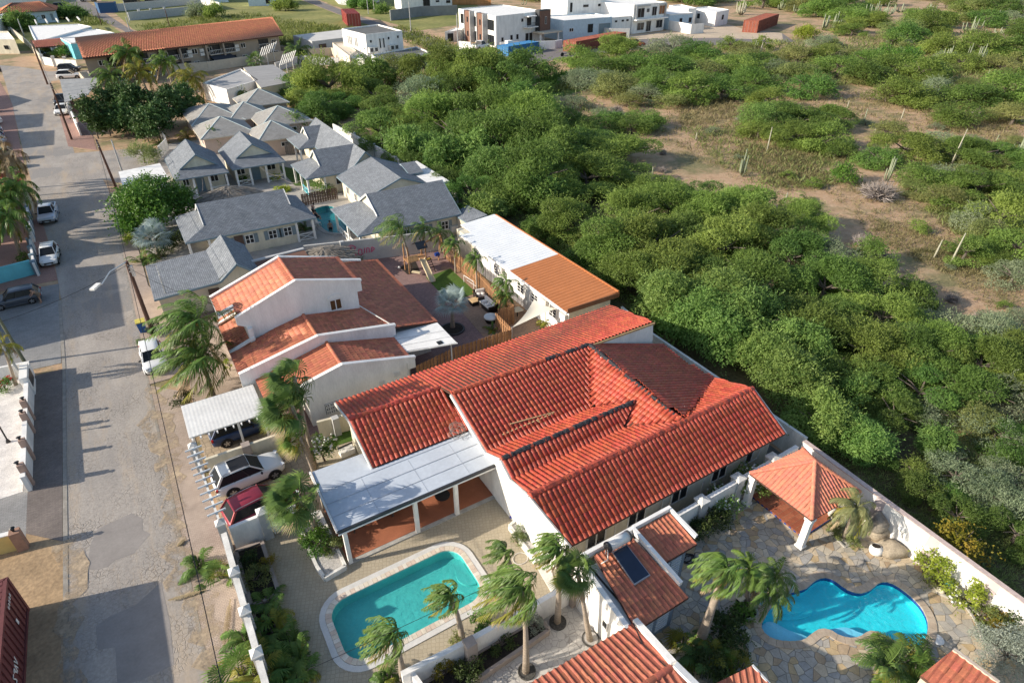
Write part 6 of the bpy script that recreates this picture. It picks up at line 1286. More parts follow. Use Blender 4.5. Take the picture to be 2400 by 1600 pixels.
def plank_fence(label,pts,h,w=.13,gap=.03,double=True,seed=1,name='wooden_fence',wm=None):
 WOODF=wm or MATS['fence_wood']
 t=thing(name,label,'fence',(pts[0][0],pts[0][1],0));rg=random.Random(seed);me=MB().box(-w/2,-.012,0,w/2,.012,h).mesh('plank',WOODF)
 inv=parent_inv(t);k=0
 for a,b in zip(pts[:-1],pts[1:]):
  L=math.dist(a,b);n=int(L/(w+gap));an=math.atan2(b[1]-a[1],b[0]-a[0])
  for i in range(n):
   f=(i+.5)/n;s=.04 if (i%2 and double) else -.02
   o=bpy.data.objects.new('plank',me);COL.objects.link(o);o.parent=t;o.matrix_parent_inverse=inv
   o.location=(a[0]+(b[0]-a[0])*f-math.sin(an)*s,a[1]+(b[1]-a[1])*f+math.cos(an)*s,.03+rg.uniform(-.02,.02));o.rotation_euler=(0,rg.uniform(-.008,.008),an+rg.uniform(-.02,.02))
  for z in (.4,h-.35): MB().beam((*a,z),(*b,z),.035,.09).build('rail',WOODF,t)
 return t
F=lambda x,y,z=1.8:P('g',x,y,z)[:2]
plank_fence('brown plank fence along the small turf lawn in front of the metal roof house',[F(545,458),F(840,705),F(1040,925),F(1195,1045)],1.8,seed=1)
plank_fence('short dark plank fence screen by the white shade sail',[F(1200,1048),F(1045,1078)],1.8,seed=2)
plank_fence('short brown plank fence stub beside the round white chair',[F(1025,1100),F(1172,1245)],1.7,seed=3)
plank_fence('long brown plank fence between the brick yard and the red tiled roof',[F(1178,1250),F(640,1420),F(290,1590)],1.7,seed=4)
plank_fence('dark brown plank fence between the resort pool and the cottage garden',[P('f',1270,215,1.6)[:2],P('f',1600,150,1.6)[:2]],1.5,seed=5,wm=WOODD)
plank_fence('weathered plank fence behind the second steep cottage',[P('y',1180,720,1.6)[:2],P('y',1390,720,1.6)[:2]],1.8,seed=6,wm=mat('grey_plank',(0.22,.20,.18),.85,.12,3,rnd=.15))
# ================================================================ VEHICLES
def paintm(n,c,metal=.25): return mat('paint_'+n,c,.28,.02,1,spec=.6,metal=metal)
HEADL=mat('headlamp_glass',(0.62,.64,.66),.1,.05,4,spec=.8);TAILL=mat('tail_lamp',(0.35,.015,.015),.25,.1,4,spec=.6);PLATE=mat('number_plate',(0.55,.60,.62),.5,.05,4)
CLAD=mat('black_cladding',(0.025,.025,.027),.6,.05,6)
def wheel(t,x,y,r,w=.22):
 s=1 if y>0 else -1
 mb=MB();mb.tube([(x,y-s*w,r),(x,y,r)],r,18);a=mb.build('wheel',RUBBER,t,False)
 mb=MB();mb.tube([(x,y+s*.002,r),(x,y+s*.012,r)],r*.68,16);b=mb.build('rim',DARKM,None);b.parent=a
 mb=MB()
 for k in range(5):
  an=2*math.pi*k/5+.3;mb.beam((x,y+s*.018,r),(x+math.cos(an)*r*.64,y+s*.018,r+math.sin(an)*r*.64),.02,.075)
 mb.cyl(x,y,r,r,.01);b=mb.build('spokes',RIM,None);b.parent=a
def vehicle(label,cat,loc,rz,L,Wd,Ht,style,paint,roof=None,glassroof=False,rails=False,name='parked_car',clad=False,group=None):
 t=thing(name,label,cat,(0,0,0),0,group);hw=Wd/2;hb=Ht*.60 if style!='sedan' else Ht*.64;k=hb/.98
 st=[(-.500,.78,.46,.66),(-.488,.90,.32,.90),(-.42,.97,.24,.985),(-.25,1,.21,.985),(0,1,.20,.965),(.17,1,.20,.95),(.26,.99,.21,.915),(.36,.965,.23,.875),(.44,.91,.26,.81),(.485,.80,.33,.70),(.5,.66,.42,.58)]
 if style=='pickup': st=[(-.5,.93,.45,.80),(-.495,.95,.42,.93),(-.3,.97,.34,.95),(-.12,.98,.28,.95),(.05,1,.26,.95),(.2,1,.26,.94),(.28,.99,.28,.92),(.38,.97,.3,.90),(.46,.93,.32,.83),(.49,.86,.38,.72),(.5,.78,.44,.6)]
 if style=='sedan': st=[(-.5,.76,.42,.7),(-.485,.88,.3,.86),(-.4,.96,.24,.93),(-.25,1,.21,.96),(0,1,.2,.95),(.15,1,.2,.93),(.25,.99,.21,.89),(.36,.96,.23,.83),(.45,.9,.27,.74),(.487,.8,.33,.64),(.5,.66,.42,.55)]
 mb=MB();sec=[]
 for fx,wf,zb,zt in st:
  w=hw*wf;zb*=k;zt*=k;x=fx*L
  sec.append([(x,-w*.90,zb),(x,-w*.985,zb+.16*k),(x,-w,zb+(zt-zb)*.62),(x,-w*.965,zt-.05*k),(x,-w*.88,zt),(x,-w*.45,zt+.022*k),(x,w*.45,zt+.022*k),(x,w*.88,zt),(x,w*.965,zt-.05*k),(x,w,zb+(zt-zb)*.62),(x,w*.985,zb+.16*k),(x,w*.90,zb)])
 m=12
 for s in sec: mb.v+=s
 for i in range(len(sec)-1):
  for j in range(m): mb.f.append((i*m+j,i*m+(j+1)%m,(i+1)*m+(j+1)%m,(i+1)*m+j));mb.m.append(0)
 mb.f.append(tuple(range(m-1,-1,-1)));mb.m.append(0);o=(len(sec)-1)*m;mb.f.append(tuple(o+j for j in range(m)));mb.m.append(0)
 mb.build('body',paint,t,True)
 zb=hb*.985;zr=Ht
 if style=='suv': B=(-.478,.205);T_=(-.37,.02)
 elif style=='hatch': B=(-.47,.24);T_=(-.37,.08)
 elif style=='sedan': B=(-.38,.22);T_=(-.24,.06)
 else: B=(-.13,.235);T_=(-.10,.11)
 wb,wt=hw*.90,hw*.69
 b0,b1,t0,t1=B[0]*L,B[1]*L,T_[0]*L,T_[1]*L
 q=dict(rl=(b0,wb*.95,zb),rr=(b0,-wb*.95,zb),fl=(b1,wb*.95,zb-.04),fr=(b1,-wb*.95,zb-.04),trl=(t0,wt,zr-.06),trr=(t0,-wt,zr-.06),tfl=(t1,wt,zr-.05),tfr=(t1,-wt,zr-.05))
 MB().add([q['fl'],q['fr'],q['tfr'],q['tfl']],[(0,1,2,3)]).build('windscreen',GLASS,t);MB().add([q['rr'],q['rl'],q['trl'],q['trr']],[(0,1,2,3)]).build('rear_window',GLASS,t)
 for s,a in ((1,('rl','fl','tfl','trl')),(-1,('fr','rr','trr','tfr'))):
  MB().add([q[x] for x in a],[(0,1,2,3)]).build('side_window',GLASS,t)
  mb=MB();e=.012*s
  P_=lambda n,f,m_:tuple(q[n][i]+(q[m_][i]-q[n][i])*f+(e if i==1 else 0) for i in range(3))
  bo,to=('l' if s>0 else 'r'),('l' if s>0 else 'r')
  for f in ((.36,.68) if style!='pickup' else (.5,)):
   mb.beam(P_('r'+bo,f,'f'+bo),P_('tr'+to,f,'tf'+to),.03,.06)
  mb.build('pillar',CLAD,t);mb=MB()
  mb.beam(q['f'+bo],q['tf'+to],.05,.07);mb.beam(q['r'+bo],q['tr'+to],.06,.16 if style!='sedan' else .1);mb.build('pillar',paint,t)
 mb=MB();R_=[];nn=6
 for i,(x,zz,wf) in enumerate(((t0-.09,zr-.085,.96),(t0+.05,zr-.02,1.0),((t0+t1)/2,zr,1.02),(t1-.1,zr-.015,1.0),(t1+.05,zr-.065,.97))):
  w=wt*wf+.03;mb.v+=[(x,-w,zz-.05),(x,-w*.93,zz-.005),(x,-w*.4,zz+.015),(x,w*.4,zz+.015),(x,w*.93,zz-.005),(x,w,zz-.05)]
 for i in range(4):
  for j in range(5): mb.f.append((i*6+j,i*6+6+j,i*6+7+j,i*6+1+j)[::-1]);mb.m.append(0)
 mb.build('roof_panel',roof or paint,t,True)
 if glassroof: MB().slab([(t0+.55,-wt*.86,zr+.034),(t1+.02,-wt*.86,zr+.0),(t1+.02,wt*.86,zr+.0),(t0+.55,wt*.86,zr+.034)],.03).build('glass_roof',BLACK,t)
 if rails:
  for s in (-1,1): MB().tube([(t0,s*wt*.97,zr-.02),(t0+.2,s*wt*.97,zr+.04),(t1-.25,s*wt*.97,zr+.045),(t1-.05,s*wt*.97,zr-.02)],.022,5).build('roof_rail',METAL,t)
 r=.2*Ht if style!='pickup' else .21*Ht;fxw,rxw=.315*L,-.295*L
 for x in (fxw,rxw):
  for s in (-1,1):
   wheel(t,x,s*(hw*.995),r)
   mb=MB();pts=[(x+math.cos(a)*r*1.16,s*hw*1.0,r+math.sin(a)*r*1.16) for a in np.linspace(-.25,math.pi+.25,11)]
   mb.tube(pts,.045,4);mb.build('wheel_arch',CLAD if clad or style=='suv' else paint,t)
   mb=MB();mb.tube([(x,s*hw*.93,r),(x,s*hw*.992,r)],r*1.13,14);mb.build('wheel_well',BLACK,t)
 for s in (-1,1):
  f=st[-3];MB().cbox((.452*L,s*hw*.70,f[3]*k*.93),.22,.34,.13,s*-.55).build('headlight',HEADL,t);MB().cbox((-.482*L,s*hw*.80,.83*k),.12,.26,.16,s*.3).build('tail_light',TAILL,t)
  mb=MB();mb.ball((b1-.25,s*(hw+.08),zb+.02),.07,.11,.08,8,5);mb.build('mirror',CLAD,t,True)
 MB().cbox((.498*L,0,.50*k),.06,hw*1.0,.17).build('grille',CLAD,t);MB().cbox((.502*L,0,.40*k),.03,.42,.12).build('number_plate',PLATE,t);MB().cbox((-.5*L,0,.58*k),.03,.42,.12).build('number_plate',PLATE,t)
 mb=MB()
 for s in (-1,1): mb.beam((-.2*L,s*hw*.985,.27*k),(.22*L,s*hw*.985,.27*k),.05,.13)
 mb.build('sill',CLAD if clad or style=='suv' else paint,t)
 if style=='pickup':
  mb=MB();mb.box(-.485*L,-hw*.82,.97*k,-.155*L,hw*.82,.975*k);mb.build('cargo_bed',CLAD,t);mb=MB()
  for s in (-1,1): mb.box(-.49*L,s*hw*.86-.05,.90*k,-.14*L,s*hw*.86+.05,1.12*k)
  mb.box(-.5*L,-hw*.9,.85*k,-.48*L,hw*.9,1.12*k);mb.build('bed_side',paint,t); 
 t.location=loc;t.rotation_euler=(0,0,rz);return t
PW=paintm('white',(0.72,.72,.70),0);PS=paintm('silver',(0.50,.54,.60),.4);PR=paintm('crimson',(0.30,.035,.055));PB=paintm('deep_blue',(0.02,.045,.12));PG=paintm('slate',(0.09,.10,.12));PK=paintm('black',(0.02,.02,.022));PT=paintm('sand',(0.45,.43,.33),0)
vehicle('white SUV with a dark glass roof parked in the open car bay','car',(.62,32.02,.03),R(5),4.1,1.78,1.62,'suv',PW,glassroof=True,rails=True,clad=True)
vehicle('crimson SUV with silver roof rails parked beside the white SUV','car',(.75,28.95,.03),R(9),4.15,1.8,1.65,'suv',PR,rails=True)
vehicle('dark blue SUV parked under the white carport roof','car',(1.15,36.75,.03),R(4),4.1,1.75,1.6,'suv',PB,clad=True)
vehicle('dark slate hatchback parked nose-in on the left forecourt','car',(-12.75,66.35,.03),R(181),3.9,1.68,1.45,'hatch',PG)
vehicle('white crossover parked facing the camera on the left kerb','car',(-10.25,75.5,.03),R(-92),4.0,1.62,1.6,'suv',PW)
vehicle('silver pickup parked facing the camera on the left kerb','pickup truck',(-10.55,89.5,.03),R(-93),5.0,1.8,1.75,'pickup',PS,name='parked_pickup')
vehicle('white hatchback half hidden by the tall coconut palm at the kerb','car',(-3.05,49.0,.06),R(-89),3.9,1.65,1.5,'hatch',PW)
def zc(x,y): q=P('z',x,y,0);return (q[0],q[1],.03)
c=zc(215,645);vehicle('pale off-road wagon with a spare wheel, nose towards the left edge','car',(c[0]-2.6,c[1]+.9,.03),R(183),4.2,1.8,1.85,'suv',PT,name='parked_jeep')
c=zc(190,740);vehicle('dark grey hatchback just below the pale off-road wagon at the left edge','car',(c[0]-2.2,c[1]+1.0,.03),R(183),4.1,1.75,1.5,'hatch',PG)
for x,y,pm,lab,st in ((95,480,PS,'grey hatchback at the left edge, first above the off-road wagon','hatch'),(75,425,PB,'dark blue hatchback at the left edge, second above the off-road wagon','hatch'),(55,375,PS,'silver hatchback at the left edge, third above the off-road wagon','hatch'),(50,275,PW,'white hatchback at the left edge of the upper brick strip','hatch'),(20,150,PG,'dark hatchback at the left edge, farthest of the parked row','hatch')):
 c=zc(x,y);vehicle(lab,'car',(c[0]-2.4,c[1]+1,.03),R(182),4.3,1.85,1.5,st,pm,group='cars parked along the left edge')
c=zc(640,105);vehicle('black pickup parked by the fig tree, behind the white sedan','pickup truck',(c[0]+.4,c[1]+4,.03),R(-97),6.2,2.3,2.0,'pickup',PK,name='parked_pickup')
c=zc(670,205);vehicle('white sedan parked at the right kerb by the fig tree','car',(c[0],c[1]+4,.03),R(-100),5.2,2.2,1.7,'sedan',PW)
c=P('a',560,632,0);vehicle('white SUV parked at the upper corner behind the sheet roofed carport','car',(c[0],c[1]+2,.03),R(-15),5.6,2.3,2.1,'suv',PW)
c=P('a',520,595,0);vehicle('black car beyond the white SUV at the upper street corner','car',(c[0]+1,c[1]+6,.03),R(-15),5.2,2.2,1.9,'hatch',PK)
c=P('b',1785,395,0);vehicle('white pickup parked in front of the modern duplex','pickup truck',(c[0],c[1]+1.5,.03),R(22),7.2,2.6,2.5,'pickup',PW,name='parked_pickup')
c=P('b',1530,445,0);vehicle('dark brown pickup parked at the kerb with a trailer behind it','pickup truck',(c[0],c[1]+3,.03),R(112),6.6,2.5,2.4,'pickup',paintm('brown',(0.06,.04,.035)),name='parked_pickup')
c=P('c',1000,372,0);vehicle('rusty red wreck with a dull hood among the bushes','car',(c[0],c[1]+2,.03),R(-30),6.5,2.5,2.2,'sedan',mat('rusty_paint',(0.22,.06,.035),.7,.25,1.5,fine=.2),name='wrecked_car')
c=P('a',700,15,0);vehicle('white van far off at the top of the far road','van',(c[0],c[1],.03),R(-20),9,3.6,4,'suv',PW,name='parked_van')
c=P('a',505,85,0);vehicle('black car in the scrub beside the tiled hip house','car',(c[0],c[1]+4,.03),R(0),9,4,3.4,'hatch',PK)
t=thing('boat_trailer','grey trailer with a covered load behind the dark pickup','trailer',P('b',1640,490));c=P('b',1640,490,0)
mb=MB();mb.cbox((c[0],c[1],1.0),6.5,2.0,.25,R(-55));mb.build('trailer_deck',METAL,t);mb=MB();mb.ball((c[0],c[1],1.5),2.6,.9,.8,10,6);o=mb.build('covered_load',WHITE2,t,True); 
for s in (-1,1): MB().tube([(c[0]+s*.9,c[1]-.6,.5),(c[0]+s*1.2,c[1]-.5,.5)],.5,10).build('wheel',RUBBER,t)
for k in range(5):
 a=P('b',1880+k*28,530-k*2,.6);b=(a[0]+2.5,a[1]-5.0,.6);tag(MB().tube([a,b],.55,10).build('drain_pipe',CONC),['leftmost grey drain pipe lying by the big round bush','second grey drain pipe from the left by the big round bush','middle grey drain pipe of the row by the big round bush','fourth grey drain pipe of the row by the big round bush','rightmost grey drain pipe, touching the big round bush'][k],'pipe','drain pipes lying at the court edge')
for k,(x,y,l) in enumerate(((385,425,'small trailer frame lying at the sandy edge by the red container'),)):
 q=P('c',x,y,.6);t=thing('trailer_frame',l,'trailer',q);mb=MB();mb.beam(q,(q[0]+4,q[1]+1,.6),.3,.3);mb.build('frame',METAL,t); 
 for s in (0,3): MB().tube([(q[0]+s,q[1]-.8,.5),(q[0]+s,q[1]-.5,.5)],.55,10).build('wheel',RUBBER,t)
# ---- shipping containers
def container(label,a,b,wdt,h,paint,side=1,ribs=None,door=True):
 """a->b long visible bottom edge"""
 a=np.array(a[:2]);b=np.array(b[:2]);L=np.linalg.norm(b-a);d=(b-a)/L;n=np.array([-d[1],d[0]])*side;t=thing('shipping_container',label,'container',(a[0],a[1],0));c=[a,b,b+n*wdt,a+n*wdt]
 MB().prism([tuple(x) for x in c],.12,h-.02).build('shell',paint,t)
 k=int(L/.42);mb=MB();ang=math.atan2(d[1],d[0])
 for sgn,base in ((-1,a),(1,a+n*wdt)):
  for i in range(k): q=base+d*(L*(i+.5)/k)+n*sgn*.02;mb.cbox((q[0],q[1],h/2+.05),L/k*.5,.07,h-.45,ang)
 for i in range(k): q=a+d*(L*(i+.5)/k)+n*wdt/2;mb.cbox((q[0],q[1],h-.015),L/k*.5,wdt-.2,.05,ang)
 mb.build('corrugation',paint,t);mb=MB()
 for q in c: mb.cbox((q[0],q[1],h/2),.2,.2,h,ang)
 for z in (.12,h-.06):
  for i in range(4): mb.beam((*c[i],z),(*c[(i+1)%4],z),.16,.16)
 mb.build('corner_frame',paint,t)
 if door:
  for base in (a,):
   for f in (.25,.75):
    q=base+n*wdt*f-d*.04;MB().cbox((q[0],q[1],h/2),.06,wdt*.44,h-.4,ang).build('door_leaf',paint,t)
   mb=MB()
   for f in (.15,.38,.62,.85): q=base+n*wdt*f-d*.1;mb.cyl(q[0],q[1],.25,h-.2,.03,6)
   mb.build('lock_rod',METAL,t)
 return t
CR=mat('container_maroon',(0.14,.042,.042),.65,.10,1.2,fine=.08,bump=.1);CO=mat('container_rust',(0.25,.075,.045),.7,.12,.5,fine=.1);CB=mat('container_blue',(0.035,.17,.36),.6,.1,.6,fine=.08)
ct=container('maroon shipping container with white marks at the lower left edge',(-10.85,28.55),(-10.85,16.5),2.4,2.5,CR,side=-1,door=False)
mb=MB();PM=mat('white_stencil',(0.72,.7,.66),.7)
def mark(y0,z0,pts,w=.05):
 for a,b in zip(pts[:-1],pts[1:]): mb.beam((-10.79,y0-a[0],z0+a[1]),(-10.79,y0-b[0],z0+b[1]),.012,w)
for i,y in enumerate((27.9,27.7,27.5,27.3,27.1)): mark(y,2.0,[(0,0),(0,.16),(.08,.16),(.08,0),(0,0)],.03)
y=24.9;mark(y,.75,[(0,.5),(.12,.1),(.24,.5)],.06);mark(y-.3,.75,[(0,.05),(.1,.45),(.2,.05)],.06);mark(y-.6,.75,[(0,.1),(0,.45),(.2,.4),(0,.25)],.06);mark(y-.9,.75,[(0,.45),(.22,.45),(.05,.1),(.25,.1)],.06)
tag(mb.build('stencil_marks',PM,ct),kind='stuff');MB().box(-10.8,26.9,1.0,-10.775,27.05,1.3).build('data_plate',PM,ct)
a=P('d',245,262,0);container('long rust red container on the sandy court by the cactus thicket',a,(a[0]+28,a[1]+13.5),5.2,4.0,CO)
a=P('c',500,415,0);container('long rust red container half hidden by the tree before the pale blue house',a,(a[0]+27.5,a[1]+9.5),4.5,3.0,CO)
a=P('b',1985,445,0);container('bright blue container behind the round bush',a,(a[0]+13.5,a[1]+4.2),4.2,2.6,CB)
a=P('b',725,212,0);b=P('b',640,170,0);container('red container standing in the field grass beside the far road',(a[0],a[1]),(a[0]+5.2,a[1]+22),-5,4.5,mat('container_red',(0.30,.06,.05),.65,.1,.5,fine=.1),side=1)
t=thing('blue_skip','dark blue waste skip by the field wall near the far road','skip',P('a',840,95));c=P('a',845,100,0);MB().prism([(c[0]-3,c[1]-3),(c[0]+4,c[1]-3),(c[0]+5,c[1]+5),(c[0]-4,c[1]+5)],0,4.2).build('skip_body',mat('skip_blue',(0.03,.09,.2),.6),t);MB().prism([(c[0]-2.6,c[1]-2.6),(c[0]+3.6,c[1]-2.6),(c[0]+4.5,c[1]+4.6),(c[0]-3.6,c[1]+4.6)],4.2,4.3).build('skip_load',BARK,t)
# ---- neighbours just off the left edge (they throw the long street shadows)
def neighbour(label,x0,x1,y0,y1,h,m,roof):
 t=thing('street_house',label,'house',((x0+x1)/2,(y0+y1)/2,0))
 if roof: gable_roof(t,x0,x1,y0,y1,h,h+1.8,SHB,'x',None,None,wall='full',wm=m)
 else: block(t,[(x0,y0),(x1,y0),(x1,y1),(x0,y1)],0,h,m,roof=WHITE,par=.4)
 for y in np.arange(y0+1.5,y1-1,3.2):
  for z in ([1.5] if h<4 else [1.5,4.0]): window(t,(x1+.02 if not roof else x1-.48,y,z),1.3,1.1,0,2)
neighbour('two storey cream street house outside the left edge beside the forecourt',-30,-16.2,60,74.5,4.7,CREAM,False)
neighbour('gabled white street house outside the left edge above the brick forecourt',-30,-17.5,77,84.5,3.6,WHITE,True)
neighbour('gabled white street house outside the left edge behind the drooping palms',-31,-17.8,86,92.5,3.8,WHITE,True)
neighbour('flat roofed street house outside the left edge by the upper brick strip',-40,-23.5,131,142,5.4,BEIGE,False)
neighbour('flat roofed street house outside the left edge, farther up the brick strip',-40,-24.5,146,158,5.0,WHITE,False)
neighbour('gabled street house outside the left edge near the upper bend',-45,-30,166,182,5.0,WHITE,True)
# ---- wheelie bin with yellow lid
q=P('i',1320,300,0);t=thing('wheelie_bin','blue wheelie bin with a yellow lid by the lamp pole','bin',q);x,y=q[0],q[1]
MB().add([(x-.25,y-.28,.05),(x+.25,y-.28,.05),(x+.25,y+.28,.05),(x-.25,y+.28,.05),(x-.33,y-.36,1.0),(x+.33,y-.36,1.0),(x+.33,y+.36,1.0),(x-.33,y+.36,1.0)],[(3,2,1,0),(4,5,6,7),(0,1,5,4),(1,2,6,5),(2,3,7,6),(3,0,4,7)]).build('bin_body',mat('bin_blue',(0.03,.12,.36),.5),t)
MB().box(x-.37,y-.4,1.0,x+.37,y+.4,1.08).build('lid',mat('bin_yellow',(0.60,.50,.10),.5),t)
for s in (-1,1): MB().tube([(x+s*.2,y+.3,.1),(x+s*.27,y+.3,.1)],.1,8).build('wheel',RUBBER,t)
# ---- poles, street lamps, wires
POLEM=mat('tarred_pole',(0.10,.055,.04),.85,.15,3,fine=.15,stretch=(1,1,.2));GALV=mat('grey_pole',(0.36,.36,.35),.6,.08,2)
def pole(label,base,h,r=.13,m=POLEM,lean=(0,0),cross=False,name='utility_pole'):
 t=thing(name,label,'pole',base);x,y=base[:2];top=(x+lean[0],y+lean[1],h);MB().tube([(x,y,0),top],[r*1.25,r*.85],8).build('shaft',m,t)
 mb=MB()
 for k in range(3): mb.cbox((top[0],top[1]-.02,h-.3-k*.28),.08,.3,.1)
 mb.build('insulator',WHITE2,t)
 if cross: MB().beam((top[0]-1,top[1],h-.3),(top[0]+1,top[1],h-.3),.1,.12).build('cross_arm',m,t)
 return top
lampb=P('e',1412,1512,0);lt=pole('dark utility pole with a street lamp arm by the blue bin',lampb,6.9,.15)
t=[o for o in bpy.data.objects if o.name.startswith('utility_pole')][-1];hd=P('e',865,1078,7.0);mb=MB();mb.tube([(lt[0],lt[1],6.85),((lt[0]+hd[0])/2,(lt[1]+hd[1])/2,7.15),(hd[0]+.5,hd[1]+.1,7.1)],.045,6);mb.build('lamp_arm',METAL,t)
MB().cbox((hd[0]+.1,hd[1],7.08),.95,.34,.14,math.atan2(lt[1]-hd[1],lt[0]-hd[0])).build('lamp_head',WHITE,t);mb=MB();mb.tube([(lt[0]+.18,lt[1]-.1,5.6),(lt[0]+.18,lt[1]-.1,6.5)],.13,8);mb.build('meter_box',METAL,t)
p3=pole('tall leaning dark utility pole in front of the white flat roof',P('a',915,1480,0),6.6,.14,lean=(-.3,-.5));p4=pole('slim grey service pole beside the leaning dark pole',P('a',962,1352,0),4.6,.1,GALV)
p2=pole('dark utility pole at the fig tree kerb above the side street',P('a',565,1100,0),9.0,.15);p1=pole('dark utility pole farther up the street beside the brick corner',P('a',375,665,0),9.5,.17)
p9=pole('green-grey utility pole beside the left garden wall corner',P('i',232,590,0),5.2,.11,mat('green_pole',(0.13,.14,.09),.8,.1,3),lean=(-.3,.3));p10=pole('slim pale lamp post over the white gravel garden at left',P('i',210,720,0.9),5.0,.08,GALV,lean=(-.3,.2),name='lamp_post')
sp_=pole('slim service pole on the grey garage roof',P('e',1520,1120,2.6),5.2,.05,GALV)
for n,x,y,h,l in (('a',1335,215,6.5,'thin dark pole in the grass field behind the apartment roof'),('a',1020,180,8,'pale pole standing by the nearer field wall end'),('a',800,200,6,'thin dark pole at the far road bend'),('a',1022,245,4.5,'short pale post at the apartment roof edge'),('b',1590,378,9.6,'pale pole standing at the duplex front wall'),('b',1220,250,10,'pale pole in the vacant lot left of the duplex'),('b',885,112,7,'pale pole by the far road, left of a pair'),('b',930,82,6,'pale pole by the far road, right of a pair'),('a',190,285,5.5,'pale post in the upper left yard'),('a',500,30,9,'dark pole near the top of the far road')): pole(l,P(n,x,y,0),h,.16,GALV if 'pale' in l else POLEM)
def wire(label,a,b,sag=.5,r=.016):
 pts=[tuple(a[i]+(b[i]-a[i])*f-(sag*4*f*(1-f) if i==2 else 0) for i in range(3)) for f in np.linspace(0,1,14)];tag(MB().tube(pts,r,3,cap=False).build('overhead_wire',BLACK),label,'wire')
wire('long overhead cable running along the right pavement',(lt[0],lt[1],6.7),P('m',2060,1700,5.6),.25,.022);wire('overhead wire from the lamp pole across the street to the left pole',(lt[0],lt[1],6.6),(-14.5,50,5.6),.6)
wire('overhead wire from the lamp pole to the garage service pole',(lt[0],lt[1],6.7),sp_,.15);wire('overhead wire from the lamp pole to the orange tile house',(lt[0],lt[1],6.3),(2.3,48,4.2),.3)
wire('overhead wire between the leaning pole and the fig tree pole',p3,p2,.5,.03);wire('short overhead wire from the leaning pole to the slim grey pole',p3,p4,.3,.02);wire('overhead wire between the two upper street poles',p2,p1,.5,.03);wire('overhead wire from the lamp pole up to the leaning pole',(lt[0],lt[1],6.6),p3,.5,.025)
wire('thin overhead wire crossing above the left pool corner',P('n',860,1450,4.5),P('o',640,640,4.5),.05,.012)
mb=MB()
for a,b in ((P('y',990,1000,3),P('y',1270,1100,2.2)),(P('y',1280,930,2.6),P('y',1480,900,2.6)),(P('y',280,1140,3),P('y',270,1300,1.5)),(P('y',1250,1130,2.2),P('y',1480,1165,2.2))):
 mb.tube([tuple(a[i]+(b[i]-a[i])*f-(.5*4*f*(1-f) if i==2 else 0) for i in range(3)) for f in np.linspace(0,1,9)],.03,3,cap=False)
tag(mb.build('rope_garland',TWIG),'pale rope garlands hung between the shingle cottages','garland')
# ================================================================ CARPORT
t=thing('carport','white corrugated carport roof over the dark blue SUV','carport',(.4,36.6,0))
mb=MB();n=40
for i in range(n+1):
 x=-1.9+4.55*i/n;dz=.004 if i%2 else 0;mb.v+=[(x,34.85,2.45+dz),(x,38.4,2.5+dz)]
for i in range(n): mb.f.append((2*i,2*i+2,2*i+3,2*i+1));mb.m.append(0)
mb.build('sheet_roof',mat('white_sheet',(0.68,.67,.64),.6,.06,.6,fine=.06),t);MB().box(-1.9,34.87,2.34,2.65,38.38,2.44).build('roof_frame',WHITE2,t)
for k in range(10): x=-1.75+k*.48;MB().box(x-.04,34.6,2.28,x+.04,38.5,2.38).build('rafter',WHITE,t)
for x,y in ((-1.7,35.0),(.95,34.95),(2.5,35.0),(-1.7,38.2),(2.5,38.2)): MB().box(x-.07,y-.07,0,x+.07,y+.07,2.32).build('post',WHITE,t)
# ================================================================ YARD THINGS
def chair(label,c,rz,m=DARKM,group=None):
 t=thing('patio_chair',label,'chair',(0,0,0),0,group);MB().box(-.22,-.22,.40,.22,.22,.45).build('seat',m,t);MB().add([(-.22,.2,.45),(.22,.2,.45),(.22,.27,.85),(-.22,.27,.85),(-.22,.23,.45),(.22,.23,.45),(.22,.3,.85),(-.22,.3,.85)],[(0,1,2,3),(7,6,5,4),(3,2,6,7)]).build('backrest',m,t)
 for x in (-.2,.2):
  for y in (-.2,.2): MB().box(x-.02,y-.02,0,x+.02,y+.02,.4).build('leg',m,t)
 t.location=c;t.rotation_euler=(0,0,rz);return t
c0=P('n',1320,110,.1)
for i,(x,y,rz,l) in enumerate((('1320',115,0,'black patio chair under the white terrace roof, nearest the left post'),('1465',75,10,'black patio chair under the white terrace roof, second from the left post'),('1600',30,0,'black patio chair under the white terrace roof, third from the left post'))):
 q=P('n',float(x),y,.1);chair(l,(q[0],q[1]+.5,.1),R(rz),group='patio chairs at the terrace table')
q=P('v',1860,640,.1);chair('grey armchair under the terrace roof near the glazed door',(q[0],q[1]+.3,.1),R(-70));q=P('v',1600,710,.1);chair('black patio chair behind the middle terrace post',(q[0]-.2,q[1]+.4,.1),R(20))
t=thing('dining_table','long dark dining table under the white terrace roof','table',(5.7,25.0,.1));MB().box(4.5,24.5,.78,7.2,25.4,.84).build('table_top',WOODD,t)
for x in (4.7,7.0):
 for y in (24.6,25.3): MB().box(x-.05,y-.05,.1,x+.05,y+.05,.78).build('leg',WOODD,t)
t=thing('terrace_table','low round grey table by the second terrace post','table',(10.6,24,.1));mb=MB();mb.cyl(10.0,24.2,.5,.55,.45,16);mb.build('table_top',DARKM,t);mb=MB();mb.cyl(10.0,24.2,.1,.5,.06,8);mb.build('pedestal',DARKM,t)
q=P('v',2118,980,.15);tag(MB().ball((q[0],q[1],.16),.14,.14,.14,12,8).build('toy_ball',mat('ball_blue',(0.02,.04,.40),.4),None,True),'blue ball lying on the hexagon paving by the house','ball')
q=P('g',140,695,.15);tag(MB().ball((q[0],q[1],.16),.15,.15,.15,10,7).build('toy_ball',WHITE,None,True),'white ball lying at the foot of the graffiti wall','ball')
